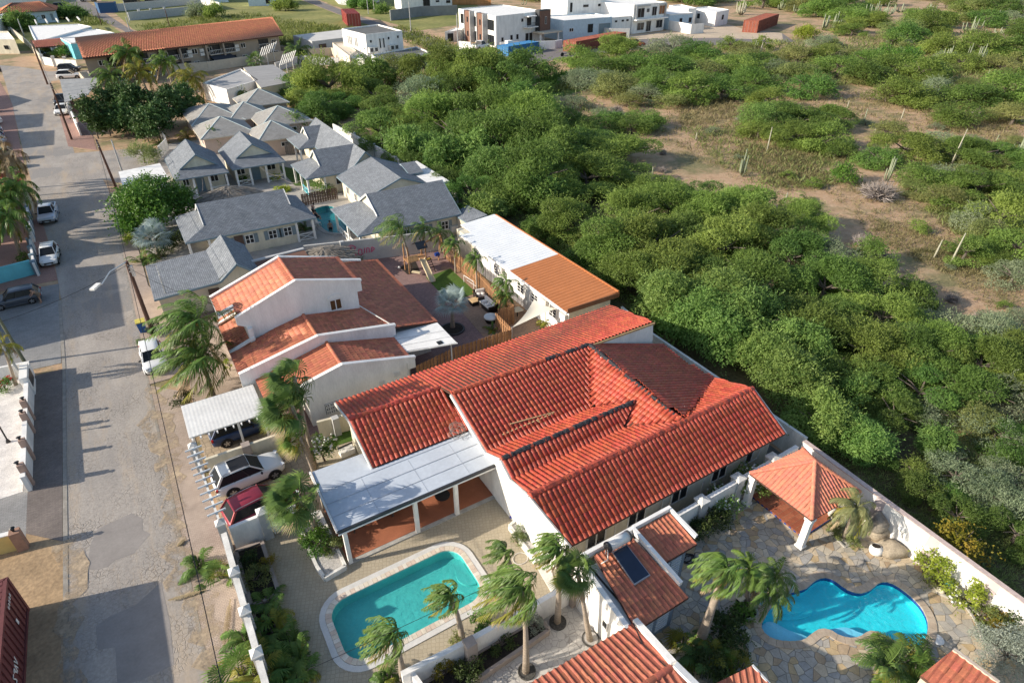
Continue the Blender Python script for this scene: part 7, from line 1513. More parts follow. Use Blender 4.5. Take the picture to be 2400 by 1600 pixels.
q=P('g',828,918,.15);tag(MB().ball((q[0],q[1],.17),.15,.15,.15,10,7).build('toy_ball',mat('ball_orange',(0.42,.12,.04),.5),None,True),'orange ball lying on the turf corner','ball')
tag(MB().prism([F(385,785,0),F(610,705,0),F(850,930,0),F(720,975,0),F(600,975,0),F(520,930,0)],0,.04).build('artificial_turf',mat('turf_green',(0.07,.13,.02),.95,.12,1.5,fine=.3)),'bright green artificial turf lawn in the brick yard','lawn')
tag(MB().prism([F(140,690,0),F(290,640,0),F(330,730,0),F(220,760,0)],0,.03).build('lawn_patch',SOIL),'dark soil patch under the tall palm by the graffiti wall','soil patch')
t=thing('toy_goal','small white football goal frame on the turf by the plank fence','goal',P('g',780,850));a,b=P('g',735,825,.03),P('g',825,885,.03);mb=MB()
for q in (a,b): mb.tube([q,(q[0],q[1],.75)],.03,6)
mb.tube([(a[0],a[1],.75),(b[0],b[1],.75)],.03,6);mb.build('goal_frame',WHITE,t);mb=MB()
for q in (a,b): mb.tube([(q[0],q[1],.75),(q[0]+.4,q[1]+.2,.04)],.02,5)
mb.tube([(a[0]+.4,a[1]+.2,.04),(b[0]+.4,b[1]+.2,.04)],.02,5);mb.build('goal_stay',WHITE,t)
def playground():
 q=P('g',350,720,0);x,y=q[0],q[1];t=thing('play_tower','wooden play tower with cream slide, ladder and swing by the graffiti wall','play tower',(x,y,0))
 a=P('g',285,640,1.3);MB().box(x-1.5,y-.2,1.25,x+.6,y+1.1,1.33).build('deck',WOODF,t)
 for px,py in ((-1.4,-.1),(.5,-.1),(-1.4,1.0),(.5,1.0)): MB().box(x+px-.05,y+py-.05,0,x+px+.05,y+py+.05,2.9).build('post',WOODF,t)
 for k in range(9): MB().box(x-1.5+k*.12,y-.25,1.3,x-1.41+k*.12,y-.22,1.95).build('slat',WOODL,t)
 MB().slab([(x-.4,y-.3,2.5),(x+.7,y-.3,2.5),(x+.7,y+.4,3.0),(x-.4,y+.4,3.0)],.05).build('canopy',DARKM,t);MB().slab([(x-.4,y+1.2,2.5),(x+.7,y+1.2,2.5),(x+.7,y+.4,3.0),(x-.4,y+.4,3.0)],.05).build('canopy',DARKM,t)
 s0=P('g',350,615,1.35);s1=P('g',450,825,.12);d=Vector(s1)-Vector(s0);mid=Vector(s0)+d*.8;mid.z=.3
 SL=mat('slide_cream',(0.62,.52,.34),.4,.04,2)
 for p_,r_ in ((Vector(s0),mid),(mid,Vector(s1))): MB().beam(p_,r_,.5,.05).build('slide_bed',SL,t)
 sd=d.cross(Vector((0,0,1))).normalized()*.26
 for s in (-1,1):
  mb=MB();mb.beam(Vector(s0)+sd*s+Vector((0,0,.1)),mid+sd*s+Vector((0,0,.1)),.05,.2);mb.beam(mid+sd*s+Vector((0,0,.1)),Vector(s1)+sd*s+Vector((0,0,.1)),.05,.2);mb.build('slide_side',SL,t)
 mb=MB();l0=P('g',400,600,1.3);l1=P('g',455,740,0)
 for s in (-.25,.25): mb.beam((l0[0]+s,l0[1],1.3),(l1[0]+s,l1[1],0),.06,.06)
 for k in range(6): f=k/6;mb.beam((l0[0]-.25+(l1[0]-l0[0])*f,l0[1]+(l1[1]-l0[1])*f,1.3*(1-f)),(l0[0]+.25+(l1[0]-l0[0])*f,l0[1]+(l1[1]-l0[1])*f,1.3*(1-f)),.05,.06)
 mb.build('ladder',WOODD,t)
 mb=MB();b0=(x+.5,y+.5,2.6);e=P('g',560,640,0);b1=(e[0]+.2,e[1]+1.2,2.6);mb.beam(b0,b1,.12,.12);mb.beam(b1,(b1[0]-.6,b1[1]-.5,0),.1,.1);mb.beam(b1,(b1[0]+.6,b1[1]+.5,0),.1,.1);mb.build('swing_frame',WOODF,t)
 for f,c_ in ((.3,'seat_yellow'),(.75,'seat_blue')):
  cx,cy=b0[0]+(b1[0]-b0[0])*f,b0[1]+(b1[1]-b0[1])*f;mb=MB();mb.tube([(cx-.2,cy,2.55),(cx-.2,cy,.6)],.015,4);mb.tube([(cx+.2,cy,2.55),(cx+.2,cy,.6)],.015,4);mb.build('swing_rope',TWIG,t);MB().cbox((cx,cy,.62),.5,.32,.3 if 'blue' in c_ else .06).build('swing_seat',mat(c_,(0.02,.08,.40) if 'blue' in c_ else (.5,.33,.04),.5),t)
 MB().cbox((x-1.0,y-.9,.45),.9,.35,.08,R(-50)).build('bench_board',SL,t)
playground()
RAT=mat('dark_rattan',(0.03,.022,.018),.7,.15,12,fine=.3);CUSH=mat('white_cushion',(0.72,.70,.66),.9,.04,2)
q=P('g',955,1050,.2);t=thing('rattan_sofa','dark rattan sofa with white cushions in the brick yard','sofa',(q[0],q[1],0),0); 
def lounge(t,ang,L,D):
 ca,sa=math.cos(ang),math.sin(ang);X=lambda a,b,z:(t.location.x+a*ca-b*sa,t.location.y+a*sa+b*ca,z)
 MB().cbox(X(0,0,.2),L,D,.32,ang).build('base',RAT,t);MB().cbox(X(0,D/2-.08,.55),L,.16,.55,ang).build('backrest',RAT,t)
 for s in (-1,1): MB().cbox(X(s*(L/2-.08),0,.45),.16,D,.4,ang).build('armrest',RAT,t)
 n=max(1,round(L/.95))
 for k in range(n): 
  u=-L/2+.16+(L-.32)*(k+.5)/n;MB().cbox(X(u,-.05,.42),(L-.36)/n,D-.3,.14,ang).build('seat_cushion',CUSH,t);MB().cbox(X(u,D/2-.24,.68),(L-.36)/n,.16,.4,ang).build('back_cushion',CUSH,t)
 mb=MB();c=X(-L*.2,-.1,.58);mb.ball(c,.28,.24,.10,10,6);mb.build('pillow',CUSH,t,True);mb=MB();c=X(L*.12,-.12,.57);mb.ball(c,.24,.24,.09,10,6);mb.build('pillow',CUSH,t,True)
lounge(t,R(-90),2.1,.95)
q=P('g',890,960,.2);t=thing('rattan_armchair','dark rattan armchair with a white cushion beside the turf','armchair',(q[0],q[1],0));lounge(t,R(-10),1.2,.95)
q=P('g',832,1010,.2);t=thing('rattan_table','square dark rattan coffee table with a pale wood top','table',(q[0],q[1],0));MB().cbox((q[0],q[1],.2),.85,.85,.4).build('base',RAT,t);MB().cbox((q[0],q[1],.425),.88,.88,.05).build('table_top',WOODL,t)
q=P('g',980,1150,.5);t=thing('papasan_chair','round white cushioned chair on a dark frame beside the plank stub','chair',(q[0],q[1],0));mb=MB();mb.ball((q[0],q[1],.55),.62,.62,.22,16,8);mb.build('round_cushion',CUSH,t,True);mb=MB();mb.cyl(q[0],q[1],0,.4,.4,14,r2=.58);mb.build('frame',RAT,t)
A,B,C=P('g',1175,1245,1.85),P('g',1380,985,2.9),P('g',1590,1070,2.6)
t=thing('shade_sail','cream triangular shade sail stretched beside the metal roofed house','shade sail',(A[0],A[1],0));mb=MB();N=8;idx={}
for i in range(N+1):
 for j in range(N+1-i):
  u,v=i/N,j/N;w=1-u-v;p=[A[k]*w+B[k]*u+C[k]*v for k in range(3)];c=[(A[k]+B[k]+C[k])/3 for k in range(3)];s=1-1.1*(u*v+v*w+w*u)*0.75;s=1-(.22*4*max(u*v,v*w,w*u)) if min(u,v,w)<1e-6 else 1-.2*(1-27*u*v*w*.6);idx[i,j]=len(mb.v);mb.v.append((c[0]+(p[0]-c[0])*s,c[1]+(p[1]-c[1])*s,p[2]-.15*27*u*v*w))
for i in range(N):
 for j in range(N-i):
  mb.f.append((idx[i,j],idx[i+1,j],idx[i,j+1]));mb.m.append(0)
  if j<N-i-1: mb.f.append((idx[i+1,j],idx[i+1,j+1],idx[i,j+1]));mb.m.append(0)
mb.build('sail_cloth',mat('sail_cloth',(0.70,.64,.52),.9,.04,1),t,True);MB().cyl(A[0],A[1],0,1.9,.05,8).build('post',METAL,t)
q=P('g',1225,1080,.7);t=thing('court_table','small cream square table in the tan court by the plank screen','table',(q[0],q[1],0));MB().cbox((q[0],q[1],.72),.8,.8,.05).build('table_top',CREAM,t);MB().cbox((q[0],q[1],.36),.1,.1,.7).build('pedestal',DARKM,t)
t=thing('timber_deck_roof','long brown timber lean-to roof with a grey edge behind the tile house','roof',(8.5,57.5,0));a,b=P('f',700,870,2.7),P('f',1300,720,2.7)
MB().slab([a,b,(b[0],b[1]-2.6,2.5),(a[0]+.3,a[1]-3.2,2.5)],.1).build('timber_roof',mat('timber_roof_boards',(0.16,.085,.06),.8,.15,2,fine=.1,stretch=(.4,4,1)),t);MB().beam(a,b,.35,.25).build('edge_board',GREYW,t);MB().box(a[0]+.5,a[1]-2,0,b[0]-.3,b[1]-2.3 if b[1]-2.3>a[1]-2 else a[1]-1.5,2.3).build('wall',BEIGE,t)
THM=mat('palm_thatch',(0.23,.20,.165),.95,.22,3,fine=.3,bump=.8,bscale=14)
def thatch(label,c,rx,ry,h,seed,z0=2.0):
 rg=random.Random(seed);t=thing('thatch_hut',label,'hut',(c[0],c[1],0));mb=MB();N=26
 for i in range(5):
  f=i/4
  for k in range(N): a=2*math.pi*k/N;j=1+rg.uniform(-.05,.05);mb.v.append((c[0]+rx*(1-f*.97)*j*math.cos(a),c[1]+ry*(1-f*.97)*j*math.sin(a),z0+h*f**.85+rg.uniform(-.04,.04)))
 for i in range(4):
  for k in range(N): mb.f.append((i*N+k,i*N+(k+1)%N,(i+1)*N+(k+1)%N,(i+1)*N+k));mb.m.append(0)
 mb.build('thatch_cone',THM,t);rest=MB()
 for k in range(260):
  a=rg.uniform(0,2*math.pi);f=rg.uniform(0,.95);r=1-f;p=Vector((c[0]+rx*r*math.cos(a),c[1]+ry*r*math.sin(a),z0+h*f**.85+.03));e=p+Vector((rx*.2*math.cos(a),ry*.2*math.sin(a),-h*.16+.08));s=Vector((-math.sin(a),math.cos(a),0))*rg.uniform(.05,.12);rest.add([p-s,p+s,e+s*.3,e-s*.3],[(0,1,2,3)])
 rest.build('thatch_fringe',THM,t)
 for a in range(0,360,90): MB().cyl(c[0]+rx*.75*math.cos(R(a+45)),c[1]+ry*.75*math.sin(R(a+45)),0,z0,.08,6).build('post',WOODD,t)
q=P('f',590,150,3.4);thatch('round straw-thatched hut roof above the long shingle house',(q[0],q[1]),4.2,3.4,1.6,1,1.9)
q=P('f',1430,690,3.0);thatch('dark thatched umbrella roof behind the graffiti wall',(q[0]+.3,q[1]-.6),3.0,2.6,1.0,2,1.9)
t=thing('white_flat_shed','flat white roofed store at the street corner behind the round tree','shed',(.5,92,0));MB().prism([(-1.7,88.8),(2.9,90.2),(2.8,96.9),(-1.8,95.6)],0,2.4).build('wall',WHITE2,t);MB().prism([(-2,88.4),(3.2,89.9),(3.0,97.2),(-2.1,95.9)],2.4,2.6).build('roof_deck',WHITE,t)
for i,(pts,l) in enumerate((([(1270,1245),(1330,1180)],'white picket gate panel at the cottage entrance, lower one'),([(1235,1050),(1320,1150)],'white picket gate panel at the cottage entrance, upper one'))):
 a,b=P('a',*pts[0],0),P('a',*pts[1],0);t=thing('picket_gate',l,'gate',a); 
 for k in range(12): f=k/11;MB().cbox((a[0]+(b[0]-a[0])*f,a[1]+(b[1]-a[1])*f,.9),.12,.3,1.8).build('picket',WHITE2,t)
def boulder(label,c,r,seed,m,rz=0,name='boulder'):
 rg=random.Random(seed);bm=bmesh.new();bmesh.ops.create_icosphere(bm,subdivisions=3,radius=1)
 dirs=[Vector((rg.uniform(-1,1),rg.uniform(-1,1),rg.uniform(-.4,1))).normalized() for _ in range(9)];cut=[rg.uniform(.72,.92) for _ in dirs]
 for v in bm.verts:
  for d,cc in zip(dirs,cut):
   k=v.co.dot(d)
   if k>cc: v.co-=d*(k-cc)*.85
  v.co*=1+rg.uniform(-.012,.012);v.co=Vector((v.co.x*r[0],v.co.y*r[1],v.co.z*r[2]))
 me=bpy.data.meshes.new(name);bm.to_mesh(me);bm.free();me.polygons.foreach_set('use_smooth',[True]*len(me.polygons));me.materials.append(m);o=link(name,me);o.location=c;o.rotation_euler=(0,0,rz);tag(o,label,'boulder');return o
GRAN=mat('granite',(0.36,.30,.22),.85,.2,1.4,fine=.22,bump=.5,bscale=6);GRAN2=mat('dark_granite',(0.24,.21,.17),.85,.25,1.6,fine=.25,bump=.5,bscale=6)
q=P('r',970,1010,0);boulder('large pale boulder leaning on the back wall under the darker one',(q[0]+.3,q[1]+.1,.35),(.9,.75,.65),1,GRAN,R(-30));q=P('r',1010,910,.9);boulder('dark grey boulder stacked on the pale boulder by the back wall',(q[0]+.1,q[1]+.1,1.05),(.68,.55,.6),2,GRAN2,R(20));q=P('r',1140,1130,.3);boulder('flat buff boulder beside the white round pot',(q[0]+.05,q[1]+.05,.3),(.82,.64,.5),5,GRAN,R(-35));q=P('r',990,740,.4);boulder('white sculpted rock against the back wall behind the small palm',(q[0],q[1],.5),(.45,.4,.8),7,mat('white_rock',(0.62,.58,.52),.85,.1,2,fine=.1),0);q=P('r',600,790,.3);boulder('pale limestone rock beside the gazebo floor',(q[0],q[1],.25),(.35,.3,.35),8,MATS['white_rock'])
def pot(label,c,r,h,m,tilt=(0,0)):
 t=thing('garden_pot',label,'pot',(0,0,0));prof=[(.55,0),(.85,.15),(1,.45),(.92,.75),(.62,.95),(.6,1.0)];mb=MB();N=20
 for a,z in prof: mb.v+=[(r*a*math.cos(2*math.pi*k/N),r*a*math.sin(2*math.pi*k/N),h*z) for k in range(N)]
 for i in range(len(prof)-1):
  for k in range(N): mb.f.append((i*N+k,i*N+(k+1)%N,(i+1)*N+(k+1)%N,(i+1)*N+k));mb.m.append(0)
 mb.build('vessel',m,t,True);mb=MB();mb.cyl(0,0,h*.86,h*.93,r*.6,N);mb.build('dark_mouth',SOIL,t);t.location=c;t.rotation_euler=(tilt[0],tilt[1],0)
q=P('r',990,1165,.0);pot('white round pot with a dark mouth beside the boulders',q,.36,.55,WHITE,(-.25,0));q=P('s',1585,745,0);pot('small cream pot lying at the border bed by the back wall',q,.22,.36,CREAM,(-.5,.3));q=P('s',1660,665,0);pot('turquoise glazed pot in the border bed under the lime creeper',q,.42,.5,mat('turquoise_glaze',(0.10,.42,.48),.3,.1,3),(-.2,.2))
q=P('s',1835,845,0);t=thing('garden_spotlight','small black and tan garden spotlight box at the border bed','spotlight',q);MB().cbox((q[0],q[1],.18),.4,.28,.3,.5).build('lamp_body',BLACK,t);MB().cbox((q[0]+.02,q[1]+.05,.36),.36,.26,.05,.5).build('lamp_top',BEIGE,t)
q=P('p',895,860,0);t=thing('garden_lantern','small black garden lantern with a pale cap under the leaning palms','lantern',q);MB().cbox((q[0],q[1],.35),.2,.2,.6).build('lantern_body',BLACK,t);mb=MB();mb.cbox((q[0],q[1],.7),.36,.36,.08);mb.build('lantern_cap',CREAM,t)
rg=random.Random(3);mb=MB();q=P('p',440,430,.03);pts=[]
for k in range(90): a=k*.35;rr=.32+.14*math.sin(k*.21)+rg.uniform(-.03,.03);pts.append((q[0]+rr*math.cos(a)+.1*math.sin(k*.13),q[1]+rr*.8*math.sin(a),.04+.001*k))
pts+= [(q[0]+.5+.1*k,q[1]+.1*math.sin(k),.04) for k in range(5)]
tag(mb.tube(pts,.022,4,cap=False).build('garden_hose',BLACK),'black garden hose coiled on the flagstones by the slate annexe door','hose')
q=P('o',860,425,.03);t=thing('pool_skimmer_net','round pale net hoop lying on the hexagon paving','net',q);mb=MB();mb.tube([(q[0]+.42*math.cos(2*math.pi*k/20),q[1]+.36*math.sin(2*math.pi*k/20),.05) for k in range(21)],.018,5,cap=False);mb.build('hoop',WHITE2,t);mb=MB();mb.tube([(q[0]+.4,q[1]-.1,.05),(q[0]+1.3,q[1]-.9,.05)],.015,5);mb.build('handle',METAL,t)
q=P('s',1225,1205,-.1);t=thing('pool_robot','dark pool cleaner at the near rim of the lagoon pool','pool cleaner',q);MB().cbox((q[0],q[1],-.08),.5,.3,.14,.2).build('cleaner_body',BLACK,t);MB().cbox((q[0],q[1],.0),.4,.06,.05,.2).build('cleaner_handle',METAL,t)
t=thing('pool_handrail','dull metal handrail post at the edge of the lagoon pool','handrail',P('s',240,690));a,b=P('s',200,740,.05),P('s',262,560,1.1);mb=MB();mb.tube([a,(a[0],a[1],.6),(a[0]+.35,a[1]+.15,.75),(a[0]+.45,a[1]+.2,.1)],.045,6);mb.build('rail',METAL,t)
q=P('s',1555,1165,.06);tag(MB().cyl(q[0],q[1],.05,.07,.3,16).build('skimmer_lid',WHITE),'round white skimmer lid beside the lagoon pool','lid')
q=P('j',1700,830,0);t=thing('white_box','white lidded box on the tan strip beside the green lawn','box',q);MB().cbox((q[0],q[1],.2),.95,.6,.4,R(5)).build('box_body',WHITE,t);MB().cbox((q[0]+.02,q[1]+.3,.42),1.0,.1,.06,R(5)).build('box_edge',BLACK,t)
tag(MB().prism([P('j',1545,600,0)[:2],P('j',1740,540,0)[:2],P('j',1800,700,0)[:2],P('j',1580,770,0)[:2]],0,.05).build('small_lawn',MATS['turf_green']),'small dark green lawn beside the tile roof and white flowering bush','lawn')
wall_line('lawn_wall','cream wall with a grey pier behind the small dark lawn',[P('j',1420,540,1.4)[:2],P('j',1700,470,1.4)[:2]],1.4,.2,CREAM,posts=[(*P('j',1585,500,1.5)[:2],.22,1.5,GREYW,0)])
for i,(w,x,y,l) in enumerate((('l',540,1345,'white air conditioner box on the house side under the red eave'),)):
 q=P(w,x,y,1.0);t=thing('aircon_box',l,'air conditioner',(q[0],q[1],.6));MB().cbox((q[0],q[1]+.1,1.0),.9,.4,.65).build('case',WHITE2,t);mb=MB();mb.tube([(q[0]-.15,q[1]-.11,1.0),(q[0]-.15,q[1]-.12,1.0)],.25,14);mb.build('fan_grille',DARKM,t);MB().cbox((q[0],q[1]+.1,.6),.9,.35,.06).build('bracket',METAL,t)
q=P('l',895,1190,0);t=thing('gas_cylinder','pale gas cylinder standing in the side passage by the house','cylinder',q);mb=MB();mb.cyl(q[0],q[1]+.2,0,1.15,.2,14);mb.ball((q[0],q[1]+.2,1.15),.2,.2,.1,12,6);mb.build('tank',WHITE2,t,False);MB().cyl(q[0],q[1]+.2,1.2,1.34,.05,8).build('valve',METAL,t)
q=P('l',1640,1220,0)
# ================================================================ PEOPLE
SKIN=mat('skin',(0.42,.24,.16),.55,.04,3);HAIR=mat('dark_hair',(0.03,.02,.015),.7)
def person(label,loc,rz,joints,clothes,zoff=0,name='person'):
 J=dict(pel=(0,0,.95),chest=(0,.0,1.32),neck=(0,0,1.48),head=(0,.02,1.66),hl=(-.1,0,.9),hr=(.1,0,.9),kl=(-.11,.02,.5),kr=(.11,.02,.5),al=(-.12,0,.08),ar=(.12,0,.08),tl=(-.12,.16,.03),tr=(.12,.16,.03),sl=(-.19,0,1.40),sr=(.19,0,1.40),el=(-.26,.0,1.12),er=(.26,0,1.12),wl=(-.26,.12,.88),wr=(.26,.12,.88),fl=(-.26,.2,.80),fr=(.26,.2,.80));J.update(joints)
 order=list(J);rad=dict(pel=.15,chest=.16,neck=.06,head=.105,hl=.1,hr=.1,kl=.065,kr=.065,al=.045,ar=.045,tl=.04,tr=.04,sl=.07,sr=.07,el=.045,er=.045,wl=.033,wr=.033,fl=.038,fr=.038)
 E=[('pel','chest'),('chest','neck'),('neck','head'),('pel','hl'),('pel','hr'),('hl','kl'),('hr','kr'),('kl','al'),('kr','ar'),('al','tl'),('ar','tr'),('chest','sl'),('chest','sr'),('sl','el'),('sr','er'),('el','wl'),('er','wr'),('wl','fl'),('wr','fr')]
 t=thing(name,label,'person',(0,0,0));me=bpy.data.meshes.new('body');me.from_pydata([J[k] for k in order],[(order.index(a),order.index(b)) for a,b in E],[]);me.materials.append(SKIN)
 o=link('body',me,t);m=o.modifiers.new('Skin','SKIN');sv=me.skin_vertices if me.skin_vertices else None
 if not me.skin_vertices:
  bm=bmesh.new();bm.from_mesh(me);bm.verts.layers.skin.verify();bm.to_mesh(me);bm.free()
 for i,k in enumerate(order): v=me.skin_vertices[0].data[i];v.radius=(rad[k],rad[k]);v.use_root=(k=='pel')
 s=o.modifiers.new('Sub','SUBSURF');s.levels=1;s.render_levels=2
 for kind,m in clothes:
  if kind=='shirt': MB().tube([J['pel'],tuple((J['pel'][i]+J['chest'][i])/2 for i in range(3)),J['chest'],tuple(J['chest'][i]*.4+J['neck'][i]*.6 for i in range(3))],[.18,.18,.2,.1],10).build('shirt',m,t,True)
  if kind=='shorts':
   MB().tube([tuple(J['pel'][i]+(.06 if i==2 else 0) for i in range(3)),J['pel'],tuple(J['pel'][i]-(.1 if i==2 else 0) for i in range(3))],[.175,.19,.17],10).build('shorts',m,t,True)
   for s_ in 'lr': MB().tube([J['h'+s_],tuple(J['h'+s_][i]*.4+J['k'+s_][i]*.6 for i in range(3))],[.125,.105],8).build('trouser_leg',m,t,True)
 h=J['head'];MB().ball((h[0],h[1]-.015,h[2]+.05),.115,.125,.10,10,6).build('hair',HAIR,t,True)
 t.location=(loc[0],loc[1],zoff);t.rotation_euler=(0,0,rz);return t
DK=mat('dark_cloth',(0.03,.03,.04),.9);TN=mat('tan_cloth',(0.22,.16,.11),.9)
q=P('e',385,1215,0);person('person in tan clothes bending at the open rear of the slate hatchback',q,R(100),dict(chest=(0,.28,1.22),neck=(0,.38,1.33),head=(0,.47,1.45),sl=(-.19,.28,1.28),sr=(.19,.28,1.28),el=(-.24,.42,1.08),er=(.24,.42,1.08),wl=(-.2,.55,.95),wr=(.2,.55,.95),fl=(-.18,.63,.92),fr=(.18,.63,.92),pel=(0,-.02,.92)),[('shirt',TN),('shorts',TN)],.03)
q=P('f',1545,520,0);person('person standing in the dark resort pool with bare back, in the middle of the water',(q[0],q[1]),R(160),{},[('shorts',DK)],-.95)
q=P('f',1425,465,0);person('person at the left pool rim of the resort, sitting upright in dark clothes',(q[0],q[1]),R(-60),dict(pel=(0,0,.55),chest=(0,-.05,.95),neck=(0,-.05,1.12),head=(0,-.03,1.28),hl=(-.1,.05,.52),hr=(.1,.05,.52),kl=(-.12,.45,.5),kr=(.12,.45,.5),al=(-.12,.5,.1),ar=(.12,.5,.1),tl=(-.12,.65,.05),tr=(.12,.65,.05),sl=(-.19,-.05,1.05),sr=(.19,-.05,1.05),el=(-.25,.05,.8),er=(.25,.05,.8),wl=(-.22,.25,.65),wr=(.22,.25,.65),fl=(-.2,.35,.62),fr=(.2,.35,.62)),[('shirt',DK),('shorts',DK)],0)
q=P('f',1395,425,0);person('person leaning beside the seated one at the resort pool rim',(q[0],q[1]),R(-80),dict(chest=(0,.12,1.28),neck=(0,.18,1.43),head=(0,.24,1.58)),[('shirt',mat('grey_cloth',(0.2,.2,.22),.9)),('shorts',DK)],0)
for i,(x,y,l) in enumerate(((1395,540,'white pool chair by the resort pool, nearer one'),(1440,510,'white pool chair by the resort pool, farther one'))):
 q=P('f',x,y,0);chair(l,(q[0],q[1],.02),R(40*i),WHITE2)
# ================================================================ VEGETATION
L_ACA=leaf_mat('thorn_leaf',(0.13,0.20,0.04),(0.30,0.41,0.095),0.25,0.022,0.5,vscale=0.35)
L_ACD=leaf_mat('deep_thorn_leaf',(0.088,0.16,0.035),(0.21,0.315,0.07),0.22,0.02,0.45,vscale=0.35)
L_GRY=leaf_mat('grey_green_leaf',(0.175,0.225,0.12),(0.32,0.37,0.22),0.16,0.02,0.4,vscale=0.4)
L_OLV=leaf_mat('olive_leaf',(0.165,0.205,0.06),(0.32,0.345,0.125),0.18,0.02,0.45,vscale=0.4)
L_NEM=leaf_mat('neem_leaf',(0.12,0.215,0.05),(0.30,0.425,0.11),0.16,0.015,0.5,vscale=0.7)
L_FIG=leaf_mat('fig_leaf',(0.035,0.08,0.024),(0.10,0.17,0.045),0.15,0.01,0.2,vscale=0.6)
L_MNG=leaf_mat('glossy_leaf',(0.05,0.125,0.02),(0.15,0.27,0.04),0.1,0.01,0.3,rough=.4,vscale=0.8)
L_LIM=leaf_mat('lime_leaf',(0.22,0.30,0.03),(0.42,0.46,0.07),0.1,0.01,0.45,vscale=1.5)
L_YEL=leaf_mat('yellow_orange_leaf',(0.18,0.19,0.02),(0.34,0.22,0.03),0.1,0.01,0.35,vscale=1.2)
L_SIL=leaf_mat('silver_leaf',(0.22,0.25,0.19),(0.34,0.37,0.30),0.1,0.01,0.25,vscale=1.5)
L_DRK=leaf_mat('dark_shrub_leaf',(0.03,0.055,0.015),(0.085,0.12,0.03),0.15,0.015,0.25,vscale=1.2)
P_GRN=leaf_mat('palm_leaf',(0.075,0.15,0.03),(0.18,0.27,0.055),0.14,0.012,0.3,rough=.45,vscale=1.0)
P_DRK=leaf_mat('fan_palm_leaf',(0.06,0.115,0.026),(0.145,0.22,0.05),0.14,0.012,0.2,rough=.42,vscale=1.0)
P_YEL=leaf_mat('palm_leaf_yellowing',(0.17,0.20,0.03),(0.34,0.30,0.05),0.14,0.012,0.35,rough=.45,vscale=1.0)
P_SIL=leaf_mat('silver_palm_leaf',(0.20,0.26,0.25),(0.33,0.40,0.38),0.1,0.01,0.15,rough=.5,vscale=1.0)
P_DRY=leaf_mat('dry_frond',(0.24,0.17,0.09),(0.38,0.29,0.17),0.12,0.01,0.1,vscale=1.0)
FLOW=mat('white_petals',(0.75,.74,.68),.8,.03,3)
def unit(v): return v/np.maximum(np.linalg.norm(v,axis=1,keepdims=True),1e-6)
def leaf_quads(c,d,up,l,w):
 """c centres (n,3), d direction, up normal hint -> kite shaped leaf quads"""
 d=unit(d);s=unit(np.cross(d,up));l=l[:,None];w=w[:,None]
 a=c-d*l*.5;b=c+s*w*.5-d*l*.05;e=c+d*l*.5;f=c-s*w*.5-d*l*.05
 V=np.stack([a,b,e,f],1).reshape(-1,3);F=np.arange(len(V)).reshape(-1,4);return V,F
def crown_mesh(name,m,seed,rx,ry,rz,dens=150,leaf=(.30,.10),blobs=14,flat=.55,droop=.35,shape='dome',inner=.25,base=0.0):
 rg=np.random.default_rng(seed);n=int(dens*rx*ry)
 B=[]
 for i in range(blobs):
  a=rg.uniform(0,2*np.pi);r=math.sqrt(rg.uniform(0,1))*.78
  if shape=='dome':
   low=rg.uniform()<.38
   if low: r=rg.uniform(.62,.88)
   z=rz*(1-r*r*.72)*(rg.uniform(.25,.6) if low else rg.uniform(.70,1.0));br=rg.uniform(.24,.44)
  else: u=rg.uniform(-.55,1);r=math.sqrt(max(0,1-u*u))*rg.uniform(.45,.8);z=rz*(.5+.5*u*.85);br=rg.uniform(.26,.44)
  B.append((rx*r*math.cos(a),ry*r*math.sin(a),z,br))
 B=np.array(B);k=rg.choice(len(B),n,p=(B[:,3]**2)/np.sum(B[:,3]**2));b=B[k]
 dirs=unit(rg.normal(size=(n,3))*np.array([1,1,.8])+np.array([0,0,.35]));rad=(1-inner*rg.uniform(0,1,n)**1.5)
 fz=flat if shape=='dome' else .9
 C=b[:,:3]+dirs*np.stack([b[:,3]*rx,b[:,3]*ry,b[:,3]*min(rx,rz*1.3)*fz],1)*rad[:,None]
 ns=rg.normal(size=(max(1,n//9),3)); 
 grp=rg.integers(0,max(1,n//9),n)
 anchors=C[rg.integers(0,n,max(1,n//9))];near=anchors[grp]
 tang=unit(rg.normal(size=(n,3))+dirs*.9);d=tang+np.array([0,0,-droop])*rg.uniform(.3,1.4,(n,1));up=unit(dirs*.8+rg.normal(size=(n,3))*.55+np.array([0,0,.5]))
 l=leaf[0]*rg.uniform(.6,1.4,n);w=leaf[1]*rg.uniform(.6,1.3,n)
 V,F=leaf_quads(C,d,up,l,w)
 m_=n//26;a=C[rg.integers(0,n,m_)];dd=unit(unit(a*np.array([1/rx,1/ry,.6/rz]))+rg.normal(size=(m_,3))*.45)
 vs=[V];fs=[F];off=len(V)
 for s in range(5):
  p=a+dd*(s+.5)*leaf[0]*.75+np.array([0,0,-1])*(s*s)*.012;v,f=leaf_quads(p+rg.normal(size=(m_,3))*.03,dd+rg.normal(size=(m_,3))*.6+np.array([0,0,-.1*s]),unit(rg.normal(size=(m_,3))+np.array([0,0,1])),np.full(m_,leaf[0]*.9),np.full(m_,leaf[1]*.9));vs.append(v);fs.append(f+off);off+=len(v)
 V=np.concatenate(vs);V[:,2]=np.maximum(V[:,2],base);return np_mesh(name,V,np.concatenate(fs),m)
